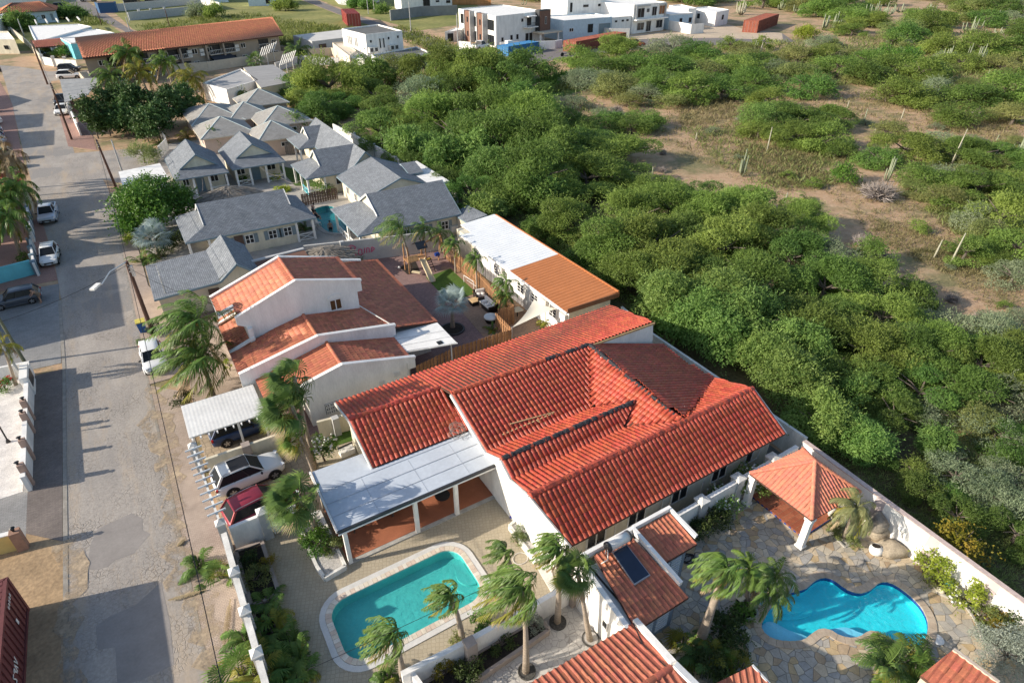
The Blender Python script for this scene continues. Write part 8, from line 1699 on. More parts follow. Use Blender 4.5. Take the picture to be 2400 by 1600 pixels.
def limbs_mesh(name,m,seed,rx,rz,trunk=.16,h0=.0,n=6,lean=.2):
 rg=random.Random(seed);mb=MB();top=(rg.uniform(-lean,lean),rg.uniform(-lean,lean),rz*.38);mb.tube([(0,0,-.15),(top[0]*.5,top[1]*.5,rz*.2),top],[trunk*1.3,trunk,trunk*.8],7)
 for i in range(n):
  a=2*math.pi*i/n+rg.uniform(-.3,.3);e=(rx*.62*math.cos(a),rx*.62*math.sin(a),rz*rg.uniform(.62,.82));mid=(top[0]*.4+e[0]*.45,top[1]*.4+e[1]*.45,rz*.58);mb.tube([top,mid,e],[trunk*.6,trunk*.42,trunk*.15],5)
 return mb.mesh(name,m)
def twig_mesh(name,m,seed,r,h,n=260):
 rg=random.Random(seed);V=[];F=[]
 for i in range(n):
  a=rg.uniform(0,2*math.pi);el=rg.uniform(.1,1.3);L=r*rg.uniform(.5,1.1);p=Vector((rg.uniform(-.3,.3)*r,rg.uniform(-.3,.3)*r,rg.uniform(0,.3)*h));d=Vector((math.cos(a)*math.cos(el),math.sin(a)*math.cos(el),math.sin(el)*h/r));w=.03*rg.uniform(.5,1.6)
  side=d.cross(Vector((rg.uniform(-1,1),rg.uniform(-1,1),rg.uniform(-1,1)))).normalized()*w;q=p
  for s in range(3):
   e=q+d*L/3;o=len(V);V+= [q-side*(1-s/3),q+side*(1-s/3),e+side*(1-(s+1)/3.2),e-side*(1-(s+1)/3.2)];F.append((o,o+1,o+2,o+3));q=e;d=(d+Vector((rg.uniform(-.5,.5),rg.uniform(-.5,.5),rg.uniform(-.45,.25)))).normalized()*d.length
 return np_mesh(name,np.array([tuple(v) for v in V]),np.array(F),m)
# ---- tree kinds: shared crown meshes of real size classes
KIND={}
def kind(key,m,r,h,**kw):
 seeds=kw.pop('seeds',(1,2));KIND[key]=[(crown_mesh('crown',m,hash_(key)+s,r,r*kw.get('asp',.92),h,**{k:v for k,v in kw.items() if k!='asp'}),limbs_mesh('trunk',BARK,s+hash_(key),r,h,trunk=.05*r**.8+.05)) for s in seeds]
def hash_(s): return sum(ord(c)*(i+3) for i,c in enumerate(s))%9973
kind('thorn_l',L_ACA,5.0,4.6,dens=640,leaf=(.32,.095),blobs=17,seeds=(1,2,3));kind('thorn_m',L_ACA,3.3,3.6,dens=620,leaf=(.30,.095),blobs=22,seeds=(1,2,3));kind('thorn_s',L_ACA,1.8,1.9,dens=700,leaf=(.24,.08),blobs=13)
kind('deep_l',L_ACD,5.0,4.6,dens=640,leaf=(.32,.10),blobs=17);kind('deep_m',L_ACD,3.3,3.4,dens=620,leaf=(.30,.10),blobs=22);kind('grey_m',L_GRY,3.2,2.6,dens=560,leaf=(.24,.075),blobs=20);kind('grey_s',L_GRY,1.7,1.4,dens=600,leaf=(.2,.065),blobs=12)
kind('olive_m',L_OLV,3.3,2.9,dens=560,leaf=(.28,.08),blobs=20);kind('olive_s',L_OLV,1.7,1.4,dens=600,leaf=(.22,.07),blobs=12)
kind('neem_l',L_NEM,4.2,5.6,dens=620,leaf=(.36,.14),blobs=40,shape='ball',flat=.8,droop=.7);kind('neem_m',L_NEM,2.6,3.8,dens=700,leaf=(.34,.13),blobs=22,shape='ball',droop=.7)
TWG=[twig_mesh('branches',TWIG,s,1.0,.75,1000) for s in (1,2,3)]
KWORD=dict(thorn='bright green thorn tree',deep='deep green thorn tree',grey='grey-green thorn bush',olive='olive brown thorn bush',neem='leafy yellow-green tree')
PLANTED=[];OFFP=[]
def plant(key,w,x,y,rpx=None,hscale=1.0,h0=None):
 """w,x,y = where the crown centre is seen; its height above ground comes from the tree's own size"""
 base={'l':4.6,'m':3.3,'s':1.7}[key[-1]];zc=base*.55
 for _ in range(3):
  q=P(w,x,y,zc);depth=pixel(q)[2];r=(rpx*WIN['w'][2]*depth/CAM_F) if rpx else {'l':5,'m':3.3,'s':1.8}[key[-1]]
  kr={'l':5.0,'m':3.3,'s':1.8}[key[-1]] if not key.startswith('neem') else {'l':4.2,'m':2.6}[key[-1]];s=r/kr;kh={'thorn_l':4.6,'thorn_m':3.6,'thorn_s':1.9,'deep_l':4.6,'deep_m':3.4,'grey_m':2.6,'grey_s':1.4,'olive_m':2.9,'olive_s':1.4,'neem_l':5.6,'neem_m':3.8}[key];zc=kh*s*hscale*.55
 PLANTED.append((key,q[0],q[1],s,s*hscale))
TREES=[ # key, x, y (2352 scale), crown radius px
('thorn_l',755,185,75),('deep_m',700,190,45),('deep_m',850,165,50),('olive_m',905,160,45),('thorn_l',995,155,68),('thorn_l',1085,160,75),('deep_l',1150,180,62),('grey_m',965,212,55),('thorn_l',800,262,95),('deep_l',730,240,50),('deep_l',870,290,60),('deep_m',1215,150,52),
('thorn_l',1010,262,75),('thorn_l',1110,258,85),('thorn_l',1215,262,85),('deep_l',1050,300,70),('thorn_l',1310,290,70),('neem_m',935,335,48),('thorn_l',1150,320,95),('thorn_l',1260,330,95),('deep_l',1360,330,70),('thorn_l',1430,345,78),('neem_m',1020,365,45),('neem_m',1085,350,50),('neem_l',1130,395,55),('thorn_l',1230,400,100),('thorn_l',1350,400,90),('deep_l',1440,395,55),('deep_l',1010,415,50),('deep_l',1080,440,60),('thorn_m',1160,445,50),('neem_m',1240,445,45),('thorn_l',1320,440,70),('neem_m',1110,485,40),
('thorn_l',1415,112,62),('thorn_m',1335,130,50),('thorn_m',1375,150,48),('grey_m',1545,105,55),('deep_m',1600,118,45),('thorn_m',1470,145,50),('thorn_m',1540,155,55),('olive_m',1620,165,52),('thorn_m',1690,150,48),('thorn_l',1500,190,60),('olive_m',1420,195,55),('grey_m',1350,180,50),('thorn_m',1590,200,58),('deep_m',1660,205,52),('grey_m',1480,215,45),('thorn_m',1735,185,50),('grey_m',1785,160,45),('olive_m',1840,165,52),('deep_m',1860,195,50),('thorn_m',1770,225,42),
('deep_l',1780,262,62),('deep_l',1850,270,62),('thorn_l',1905,268,52),('thorn_l',1830,305,60),('thorn_m',1900,315,55),('deep_m',1935,340,40),('thorn_m',1745,295,40),
('thorn_l',1290,500,68),('deep_m',1245,515,38),('olive_m',1350,525,45),('thorn_l',1505,430,60),('thorn_l',1455,490,75),('thorn_l',1540,470,70),('deep_l',1610,440,55),('thorn_l',1640,480,72),('thorn_l',1720,470,70),('thorn_l',1400,560,90),('thorn_l',1500,560,95),('deep_l',1585,545,75),('thorn_l',1665,560,90),('thorn_l',1760,530,80),('thorn_l',1840,500,60),('deep_l',1820,580,75),('thorn_l',1450,620,80),('thorn_l',1540,630,85),('deep_l',1640,640,75),('thorn_l',1730,630,85),('olive_m',1865,560,50),('grey_m',1905,590,60),('thorn_l',1900,650,85),('thorn_l',1990,640,70),('thorn_m',2010,580,42),
('neem_l',1530,690,68),('neem_l',1590,725,70),('neem_l',1660,690,72),('neem_l',1725,735,75),('neem_l',1650,770,65),('deep_l',1790,720,80),('thorn_l',1850,745,90),('deep_l',1940,740,75),('thorn_l',2030,720,75),('deep_m',2100,670,50),('thorn_l',2000,800,85),('grey_m',2070,780,60),('neem_l',1760,820,60),('neem_l',1830,800,65),('neem_l',1820,870,70),('deep_l',1900,850,70),('deep_l',1990,880,70),('thorn_l',2110,800,80),('thorn_l',2190,790,75),('grey_m',2180,750,60),('grey_m',2280,770,70),('thorn_l',2260,830,80),('thorn_l',2330,800,65),('deep_l',2120,890,75),('thorn_l',2200,880,75),('grey_m',2290,900,75),('thorn_l',2340,890,60),
('neem_l',1880,960,66),('thorn_l',1940,985,66),('neem_l',1990,1010,55),('neem_m',1965,900,40),('deep_l',2060,950,60),('neem_m',2150,1015,38),('grey_m',2130,940,55),('olive_m',2230,960,55),('grey_m',2290,990,62),('deep_l',2340,1010,60),('grey_m',2200,1090,62),('grey_m',2275,1120,62),('grey_m',2330,1100,60),('grey_s',2190,1050,35),('deep_l',2340,1220,60),('deep_m',2280,1310,55),('deep_m',2200,1180,50),('deep_m',2120,1120,45),('grey_m',2320,1160,60),
('thorn_l',2080,335,65),('deep_m',2020,360,42),('grey_m',2170,330,55),('thorn_l',2230,350,65),('deep_l',2290,350,60),('thorn_m',2120,405,50),('grey_m',2190,400,55),('olive_m',2040,300,42),('thorn_l',2250,420,70),('thorn_m',2330,420,55),('olive_m',2160,450,48),('thorn_m',2310,490,60),('grey_m',2250,500,50),('thorn_m',2340,560,50),('olive_m',2280,540,48),('thorn_m',2220,570,45),('grey_m',2330,630,50),
('thorn_m',2080,210,55),('grey_m',2150,205,58),('deep_m',2230,215,55),('thorn_m',2310,200,60),('olive_m',2040,215,42),('thorn_m',2200,260,50),('olive_m',2330,265,50),('thorn_s',2110,225,35),('thorn_m',1930,150,48),('deep_m',2000,165,50),('thorn_m',1990,135,42),('deep_m',2060,150,50),('thorn_m',2120,160,52),('thorn_m',1900,125,42),('olive_m',1830,130,45),('grey_m',1890,95,38),('thorn_m',2170,100,45),('deep_m',2090,75,42),('thorn_m',2260,105,55),('deep_m',2330,110,55),('thorn_m',2210,140,42),('olive_m',2300,150,45)]
for key,x,y,r in TREES: far=x>1280 and y<460;plant(key,'w',x,y,r*(1.22 if far else 1.26),.72 if far else 1.0)
rgp=random.Random(21)
for i in range(120):
 x=rgp.uniform(1180,2380);y=rgp.uniform(-30,75) if x>1700 else rgp.uniform(-30,10)
 if 1030<x<1690 and y>-8 or (1670<x<1880 and y>12): continue
 plant(rgp.choice(('thorn_m','deep_m','olive_m','grey_m','thorn_m')),'w',x,y,rgp.uniform(30,52),.7)
for i in range(26): plant(rgp.choice(('olive_s','grey_s','thorn_s')),'w',rgp.uniform(1500,2340),rgp.uniform(90,140),rgp.uniform(18,30))
for x,y in ((1545,330),(1640,300),(1720,330),(1620,260),(1700,360),(1760,350),(1840,370),(1870,420),(1990,480),(2060,470),(2110,520),(2170,540),(2050,250),(2150,290),(2240,300),(1990,280),(2180,610),(2260,660),(1960,410),(1810,400),(1620,225),(1900,230),(2310,700),(2120,560)): plant(rgp.choice(('olive_s','grey_s','thorn_s')),'w',x,y,rgp.uniform(15,26))
def fill(poly,n,kinds,r0,r1,hs=.8):
 k=0
 while k<n:
  x=rgp.uniform(min(p[0] for p in poly),max(p[0] for p in poly));y=rgp.uniform(min(p[1] for p in poly),max(p[1] for p in poly))
  if inside(poly,x,y): plant(rgp.choice(kinds),'w',x,y,rgp.uniform(r0,r1),hs);k+=1
fill([(690,165),(850,150),(1000,140),(1130,150),(1190,170),(1250,230),(1200,330),(1000,420),(900,340),(760,270),(690,220)],34,('thorn_l','deep_l','thorn_l','deep_m'),42,66,.9)
fill([(1240,215),(1330,160),(1500,150),(1640,190),(1560,235),(1480,290),(1400,300),(1260,290)],26,('thorn_m','olive_m','grey_m','deep_m'),34,50,.7)
fill([(1500,120),(1700,110),(1950,120),(2000,180),(1750,200),(1500,170)],24,('thorn_m','olive_m','deep_m'),32,48,.7)
fill([(2000,330),(2352,300),(2352,640),(2230,600),(2100,450)],20,('thorn_m','olive_m','grey_m','thorn_s'),26,46,.7)
fill([(2010,130),(2352,90),(2352,250),(2150,200)],13,('thorn_m','deep_m','olive_m'),28,46,.7)
fill([(2090,640),(2352,720),(2352,1000),(2250,1000),(2080,800)],18,('thorn_m','grey_m','olive_m'),36,55,.9)
for i in range(24):
 x=rgp.uniform(900,2300);y0=330 if x<1250 else (470 if x<1450 else (690+ (x-1500)*.55));y=y0+rgp.uniform(-20,140)
 q=P('w',x,y,0)
 if q[0]<33 or q[0]>75: continue
 plant(rgp.choice(('thorn_s','deep_m','grey_s')),'w',x,y,rgp.uniform(24,44))
def region(x,y):
 u,v,d=pixel((x,y,0))
 if y>230: return 'in the cactus thicket' if u>1700 else 'beyond the white houses'
 if v<330 and u<1500: return 'behind the grey cottages' if u<1130 else 'below the sandy court'
 if u>1900 and v<420: return 'beyond the sand clearing'
 if u>1500 and v<420: return 'above the sand clearing'
 if x<44 and y<30: return 'behind the back wall'
 if x<46: return 'behind the row houses'
 if u>2050: return 'in the right thicket'
 return 'in the middle thicket'
ORD=['leftmost','second from left','third from left','fourth from left','fifth from left','sixth from left','seventh from left','eighth from left','ninth from left','tenth from left']
def size_word(s,key): r=s*{'l':5,'m':3.3,'s':1.8}[key[-1]];return 'huge' if r>7 else 'broad' if r>4.6 else 'middling' if r>3 else 'small' if r>1.8 else 'tiny'
BARE=[[(1500,290),(1600,235),(1700,215),(1720,300),(1700,330),(1900,350),(1960,420),(2060,430),(2190,500),(2190,560),(2352,680),(2352,740),(2240,690),(2130,590),(2000,540),(1900,440),(1780,450),(1640,390),(1540,350)],[(1790,205),(1990,210),(2160,260),(2300,300),(2200,330),(2060,310),(1960,275),(1850,235)]]
def bare(i,p):
 if i<len(TREES): return False
 u,v,_=pixel((p[1],p[2],0));u/=WIN['w'][2];v/=WIN['w'][2];return any(inside(b,u,v) for b in BARE) and (p[3]>.9 or i%3>0)
PLANTED=[p for i,p in enumerate(PLANTED) if not bare(i,p) and not (-2<p[1]<32.5 and p[2]<112)]
buck={}
for i,p in enumerate(PLANTED): buck.setdefault((size_word(p[3],p[0]),KWORD[p[0].split('_')[0]],region(p[1],p[2])),[]).append(i)
nm={'thorn':'thorn_tree','deep':'thorn_tree','grey':'thorn_bush','olive':'thorn_bush','neem':'leafy_tree'}
NUM='first second third fourth fifth sixth seventh eighth ninth tenth eleventh twelfth thirteenth fourteenth fifteenth sixteenth seventeenth eighteenth nineteenth twentieth'.split()
def ordinal(k,n):
 if n==1: return ''
 if k<=n//2: return ', leftmost there' if k==0 else ', %s from left'%NUM[min(k,19)]
 j=n-1-k;return ', rightmost there' if j==0 else ', %s from right'%NUM[min(j,19)]
for (sw_,kw_,rw_),ids in buck.items():
 ids.sort(key=lambda i:pixel((PLANTED[i][1],PLANTED[i][2],0))[0])
 for k,i in enumerate(ids):
  key,x,y,s,sz=PLANTED[i];cm,tm=KIND[key][i%len(KIND[key])]
  t=thing(nm[key.split('_')[0]],'%s %s %s%s'%(sw_,kw_,rw_,ordinal(k,len(ids))),'bush' if 'bush' in kw_ else 'tree',(x,y,0),rgp.uniform(0,6.28),'scrub trees and bushes')
  t.scale=(s,s,sz)
  for n_,me in (('crown',cm),('trunk',tm)):
   o=bpy.data.objects.new(n_,me);COL.objects.link(o);o.parent=t
for i,(x,y) in enumerate(((-16.5,95.5),(-17,98.5),(-16,101),(-17,105))): OFFP.append((x,y))
# ---- bare grey brushwood
BR=[('c',820,880,60,'big grey brushwood heap at the left edge of the sand clearing'),('c',1390,740,40,'low grey brushwood below the olive bushes'),('c',1740,760,48,'tall grey brushwood left of the hanging green tree'),('c',1840,690,42,'dark grey brushwood behind the tall grey one'),('c',1790,930,30,'pale brushwood beside the hanging green tree'),('c',1190,1190,36,'dark brushwood at the shady crown edge by the sand clearing'),('c',1180,1330,40,'pale dry brushwood under the round green crown'),('d',1500,250,55,'long pale brush pile beyond the court'),('d',1990,900,55,'brush pile on the sand at the right'),('d',830,1210,40,'grey brushwood below the clearing tree'),('d',1130,1500,80,'wide grey brushwood thicket in front of the sand'),('d',1700,770,30,'purple-grey brush by the pale round bush'),('h',1560,370,95,'broad grey brushwood mass at the centre of the clearing'),('h',1450,620,50,'grey brushwood at the thicket rim'),('h',2120,1030,45,'pale brushwood at the right sand tongue'),('h',2160,490,55,'grey brush among the right hand bushes'),('h',1960,930,40,'grey brush at the crown foot by the orange sand'),('h',60,440,55,'pale brushwood in the gap behind the metal roof'),('d',480,600,30,'dry brush under the olive bush'),('d',2230,1500,30,'pale dry brush at the far right'),('h',1560,690,45,'dry twigs on the rim of the round crown'),('c',1550,480,30,'pale dry bush among the olive bushes')]
for i,(w,x,y,r,lab) in enumerate(BR):
 q=P(w,x,y,.5);dep=pixel(q)[2];rr=r*WIN[w][2]*dep/CAM_F;o=bpy.data.objects.new('brushwood',TWG[i%3]);COL.objects.link(o);o.location=(q[0],q[1],0);o.scale=(rr*1.15,rr*.95,min(rr*1.5,3.0));o.rotation_euler=(0,0,i*1.3);tag(o,lab,'brushwood','dry brushwood in the scrub')
# ---- cacti
CACT=mat('cactus_skin',(0.17,.20,.12),.7,.15,3,fine=.12,stretch=(1,1,.3),col2=(0.30,.32,.21));CACD=mat('cactus_pale',(0.36,.34,.25),.8,.12,2,fine=.1)
def solve_h(q,w,x,y):
 ty=WIN[w][1]+y*WIN[w][2];lo,hi=.1,30.
 for _ in range(40):
  mid=(lo+hi)/2
  if pixel((q[0],q[1],mid))[1]>ty: lo=mid
  else: hi=mid
 return lo
def cactus(lab,w,bx,by,ty,n=1,spread=0.0,r=.13,pale=False,lean=0,seed=0):
 q=P(w,bx,by,0);h=solve_h(q,w,bx,ty);rg=random.Random(seed+int(bx));t=thing('column_cactus',lab,'cactus',(q[0],q[1],0),0,'column cacti in the scrub');r=max(r*.8,(.001 if n>6 else .0007)*pixel(q)[2])
 for k in range(n):
  hh=h*(1 if k==0 else rg.uniform(.45,.92));dx,dy=(0,0) if k==0 else (rg.uniform(-spread,spread),rg.uniform(-spread*.5,spread*.5));b=(q[0]+dx*.35,q[1]+dy*.35,0 if n<4 else rg.uniform(0,.3)*hh*.5);MB().tube([b,(q[0]+dx*.9+lean*hh*.3,q[1]+dy*.9,hh*.35),(q[0]+dx+lean*hh,q[1]+dy,hh)],[r*1.0,r*1.1,r*.55],6).build('stem',CACD if pale else CACT,t,True)
cl=[('d',128,1390,1170,7,.9,'many armed candelabra cactus standing alone on the sand'),('d',325,1200,1000,1,0,'tall single pale cactus stem left of the candelabra clearing'),('d',1268,1435,1230,5,.6,'short armed cactus with one tall stem at the right sand tongue'),('d',1770,1310,1020,2,.3,'very tall leaning pale cactus column on the right'),('d',1795,1540,1445,1,0,'short single cactus at the lower right sand'),('d',1325,610,535,1,0,'single cactus in front of the lime bush'),('d',2048,640,550,1,0,'thin single cactus near the right edge sand'),('d',955,865,790,1,0,'thin pale stem on the sand behind the clearing tree'),('d',1087,970,855,1,0,'thin grey stem over the shadow on the sand'),('d',1380,950,855,1,0,'thin pale stem on the open sand track'),('d',1175,1045,1012,1,0,'short pale stump stem by the shadow'),('d',2130,1120,1060,1,0,'short cactus stem above the right hand bush'),('d',1500,1240,1160,4,.5,'small cactus group beside the pale right hand bush'),
('d',885,475,390,6,1.8,'cactus clump behind the dark olive bush'),('d',1110,440,395,4,1.6,'small cactus clump right of the dark olive bush clump'),('d',1750,500,360,9,3.2,'dense cactus clump left of three tall ones'),('d',1890,525,340,5,1.2,'tall cactus clump in the middle of three'),('d',2000,520,345,8,2.2,'tall cactus clump on the right of three'),('d',2150,420,370,5,3.0,'low cactus row at the far right'),('d',2290,1250,1050,12,1.6,'big spreading cactus clump cut by the right edge'),
('d',760,240,110,9,3,'cactus clump beside the rust container bushes'),('d',860,250,90,8,3,'tall cactus clump right of the lime bush'),('d',1035,190,80,10,4,'dense cactus stand at upper right, left part'),('d',1170,180,10,16,7,'largest dense cactus stand at upper right'),('d',1260,130,20,10,5,'dense cactus stand at upper right, right part'),('d',1385,100,25,7,4,'cactus clump right of the largest stand'),('d',580,110,0,10,4,'tall cactus clump above the rust container'),('d',130,120,0,9,4,'cactus clump at the end of the white houses'),('d',440,80,0,8,4,'cactus clump behind the rust container'),('d',2130,180,80,9,5,'cactus clump at far upper right'),('d',1930,255,130,9,4,'cactus clump above the right hand green tree'),('d',2160,270,215,8,6,'low cactus row at the upper right edge'),('d',1600,90,30,8,5,'cactus clump near the top edge, right of centre'),('d',900,70,0,9,5,'leaning cactus clump at the top edge'),('d',2010,110,10,7,4,'slim cactus clump at the top right'),
('c',1280,440,320,12,2.2,'dark cactus thicket left of the grey dome bush'),('c',1905,420,315,5,1.5,'cactus trio in front of the sandy court'),('c',1955,435,330,3,1.0,'pale cactus pair beside the cactus trio'),('c',1875,415,370,1,0,'lone short cactus left of the cactus trio'),('c',1750,400,330,1,0,'lone pale cactus over the dark bush'),('c',1605,430,395,4,1.8,'small pale cactus group on the olive slope'),('c',1275,725,695,1,0,'short cactus stump among the olive bushes'),('c',1446,1105,1045,1,0,'short white post-like cactus on the sand'),('c',1090,1480,1315,1,0,'pale tall cactus at the thicket rim'),('c',1700,1560,1470,1,0,'pale cactus tip above the near crowns'),
('h',1030,430,355,1,0,'single cactus rising from the pale green crown'),('h',1940,760,585,1,0,'tall pale leaning dead cactus stem at the right of the thicket'),('h',1855,715,620,1,0,'thin pale dead stem beside the leaning one'),('b',785,620,560,5,1.6,'cactus group below the flat roofed villa'),('b',900,640,545,2,.8,'cactus pair below the flat roofed villa'),('b',935,665,590,2,.8,'small cactus pair right of the villa cactus pair'),('b',970,655,600,2,.8,'rightmost small cactus pair below the villa'),('b',380,770,680,5,1.4,'cactus group by the cottage back wall'),('c',90,40,0,3,2,'cactus pair behind the modern duplex'),('c',1400,30,0,6,4,'cactus clump behind the big white house'),('c',1800,60,0,9,5,'cactus clump behind the last low white house')]
for i,(w,x,y,ty,n,sp,lab) in enumerate(cl): cactus(lab,w,x,y,ty,n,sp,.12 if n<8 else .10,pale=('pale' in lab or 'dead' in lab or 'white' in lab),lean=.16 if 'leaning' in lab else 0,seed=i)
# ---- grass tufts over the sandy ground: nobody could count them
def grass_stuff(name,label,polys,n,h,m,seed,zs=.0,blades=9):
 rg=np.random.default_rng(seed);pts=[]
 for poly,cnt in polys:
  w=[P('w',x,y,0)[:2] for x,y in poly];xs=[p[0] for p in w];ys=[p[1] for p in w];c=0;tries=0
  while c<cnt and tries<cnt*30:
   tries+=1
   u=rg.uniform(min(p[0] for p in poly),max(p[0] for p in poly));v=rg.uniform(min(p[1] for p in poly),max(p[1] for p in poly))
   if inside(poly,u,v): pts.append(P('w',u,v,0));c+=1
 C=np.array(pts);N=len(C);dep=np.array([pixel(p)[2] for p in pts]);sc=np.clip(dep/60,.7,3)
 K=blades;c=np.repeat(C,K,0)+rg.normal(size=(N*K,3))*np.array([.28,.28,0])*np.repeat(sc,K)[:,None];hh=h*np.repeat(sc*rg.uniform(.5,1.5,N),K)*rg.uniform(.6,1.2,N*K)
 d=unit(rg.normal(size=(N*K,3))*np.array([.7,.7,0])+np.array([0,0,.8]));c=c+d*hh[:,None]*.5;V,F=leaf_quads(c,d,unit(rg.normal(size=(N*K,3))),hh,hh*.15);o=link(name,np_mesh(name,V,F,m));tag(o,label,'grass',kind='stuff');return o
L_GRS=leaf_mat('dry_grass_blade',(0.17,.16,.065),(0.31,.26,.13),.1,.01,.3,vscale=.15);L_GRG=leaf_mat('green_grass_blade',(0.10,.14,.03),(0.22,.24,.06),.1,.01,.35,vscale=.1)
CLEAR=[(1490,300),(1560,245),(1650,225),(1790,195),(1990,205),(2160,250),(2340,300),(2340,330),(2200,330),(2060,310),(1960,270),(1960,340),(1940,400),(2040,430),(2190,500),(2190,560),(2352,670),(2352,750),(2240,690),(2130,590),(2000,540),(1900,440),(1780,450),(1640,390),(1540,350)]
grass_stuff('dry_grass','olive dry grass tufts over the sandy clearing',[(CLEAR,2600),([(1700,330),(1850,350),(1900,420),(1800,440),(1690,360)],900),([(1560,240),(1680,225),(1700,270),(1560,300)],500),([(2000,500),(2200,560),(2330,640),(2200,640),(2020,560)],700),([(1950,85),(2230,90),(2240,135),(2060,125)],600),([(2100,220),(2340,260),(2340,330),(2150,300)],500)],0,.32,L_GRS,5)
grass_stuff('low_scrub','low green scrub and herbs between the thorn trees of the open land',[([(1500,110),(1800,95),(2352,70),(2352,290),(2160,250),(1990,200),(1790,190),(1560,235)],2600),([(2180,330),(2352,330),(2352,660),(2200,545),(2060,420)],1800),([(1560,300),(1700,290),(1900,340),(1950,420),(1800,445),(1650,380)],500),([(680,170),(1250,170),(1480,300),(1400,420),(1000,400)],1200)],0,.5,L_OLV,9,blades=8)
grass_stuff('wild_grass','rank grass and weeds on the shady scrub floor behind the walls',[([(1850,1030),(2000,1060),(2352,1330),(2352,1420),(2100,1260)],900),([(2080,920),(2352,960),(2352,1330),(2150,1180)],2200),([(860,310),(1100,440),(1480,740),(1600,800),(1500,700),(1250,520),(1000,360)],700)],0,.35,L_OLV,6)
grass_stuff('field_grass_tufts','green yellow grass tufts of the vacant field',[([(320,60),(560,30),(820,70),(930,150),(640,110),(600,60),(330,75)],1500),([(920,60),(1060,110),(1000,130),(900,80)],300),([(1190,200),(1340,180),(1350,200),(1200,225)],400),([(140,5),(260,60),(190,60),(130,30)],300)],0,.45,L_GRG,7)
grass_stuff('marsh_reeds','lush reed grass around the dry pond bed',[([(1225,195),(1350,165),(1375,180),(1250,205)],500),([(1190,180),(1230,200),(1225,220),(1180,210)],200)],0,.6,leaf_mat('reed_blade',(0.10,.19,.03),(0.20,.30,.05),.1,.01,.35,vscale=.2),8)
# ---- palms
WIND=np.array([-.853,.52,0.0])
def frond_mesh(m,rg,L,az,el,droop,wind,pairs=34,lw=.036,ll=.62,hang=.0):
 d=np.array([math.cos(az)*math.cos(el),math.sin(az)*math.cos(el),math.sin(el)]);p=np.zeros(3);S=14;st=L/S;pts=[p.copy()];ds=[d.copy()]
 for i in range(S):
  s=(i+1)/S;d=d+np.array([0,0,-1])*droop*s*.34+WIND*wind*s*.34;d/=np.linalg.norm(d);p=p+d*st;pts.append(p.copy());ds.append(d.copy())
 pts=np.array(pts);ds=np.array(ds);t=np.linspace(.14,.99,pairs);ix=t*S;i0=np.minimum(ix.astype(int),S-1);f=(ix-i0)[:,None]
 c=pts[i0]*(1-f)+pts[i0+1]*f;dd=unit(ds[i0]*(1-f)+ds[i0+1]*f);side=unit(np.cross(dd,np.array([0,0,1.0]))+1e-4);vs=[];fs=[];off=0
 prof=(np.sin(np.pi*np.clip(t*.86+.14,0,1))**.6*.85+.15)*ll
 for s in (-1,1):
  jit=rg.normal(size=(pairs,3))*.10;ld=unit(side*s*(.85-.5*hang)+dd*.75+np.array([0,0,-.30-.25*droop-.55*hang])+WIND*wind*(.55-.25*hang)+jit*(1+1.2*hang));a=c;b=c+ld*prof[:,None]*.55+np.array([0,0,.02]);e=c+ld*prof[:,None]+np.array([0,0,-.16])*prof[:,None];w=unit(np.cross(ld,np.array([0,0,1.0]))+dd*.4)*lw*.5
  V=np.stack([a-w*.7,a+w*.7,b+w,b-w,e],1).reshape(-1,3);k=np.arange(pairs)*5+off
  vs.append(V);fs+= [np.stack([k,k+1,k+2,k+3],1)];fs.append(np.stack([k+3,k+2,k+4,k+4],1));off+=len(V)
 up=np.array([0,0,1.0]);sd=unit(np.cross(ds,up)+1e-4);r=np.linspace(.035,.006,S+1)[:,None];V=np.stack([pts-sd*r,pts+sd*r,pts-np.array([0,0,.03])],1).reshape(-1,3);F=[]
 for i in range(S):
  for a,b in ((0,1),(1,2),(2,0)): F.append((off+3*i+a,off+3*i+b,off+3*i+3+b,off+3*i+3+a))
 vs.append(V);fs.append(np.array(F));me=bpy.data.meshes.new('frond');Fa=np.concatenate(fs).tolist();Fa=[tuple(dict.fromkeys(q)) for q in Fa];me.from_pydata(np.concatenate(vs).tolist(),[],Fa);me.materials.append(m);me.update();return me
def fan_mesh(m,rg,L,az,el,droop,wind,blades=22,R_=.85):
 d=np.array([math.cos(az)*math.cos(el),math.sin(az)*math.cos(el),math.sin(el)]);d=d+WIND*wind*.45;d/=np.linalg.norm(d);base=d*L*.45+np.array([0,0,-droop*.12*L]);mb=MB();mb.tube([(0,0,0),tuple(base*.5),tuple(base)],[.03,.022,.018],3)
 side=np.cross(d,[0,0,1.0]);side/=np.linalg.norm(side)+1e-6;up=np.cross(side,d)
 for k in range(blades):
  a=math.radians(-125+250*k/(blades-1));dir_=d*math.cos(a)+side*math.sin(a);dir_=dir_+WIND*wind*.5+up*.12*math.cos(a*2);dir_/=np.linalg.norm(dir_);r=R_*L*.55*rg.uniform(.85,1.08);mid=base+dir_*r*.55;tip=base+dir_*r+np.array([0,0,-.22*r*(1+droop)])+WIND*wind*.25*r;w=np.cross(dir_,up);w=w/(np.linalg.norm(w)+1e-6)*(.026 if m is P_SIL else .038)*L*.6
  mb.add([tuple(base),tuple(mid-w),tuple(tip),tuple(mid+w)],[(0,1,2,3)])
 return mb.mesh('frond',m)
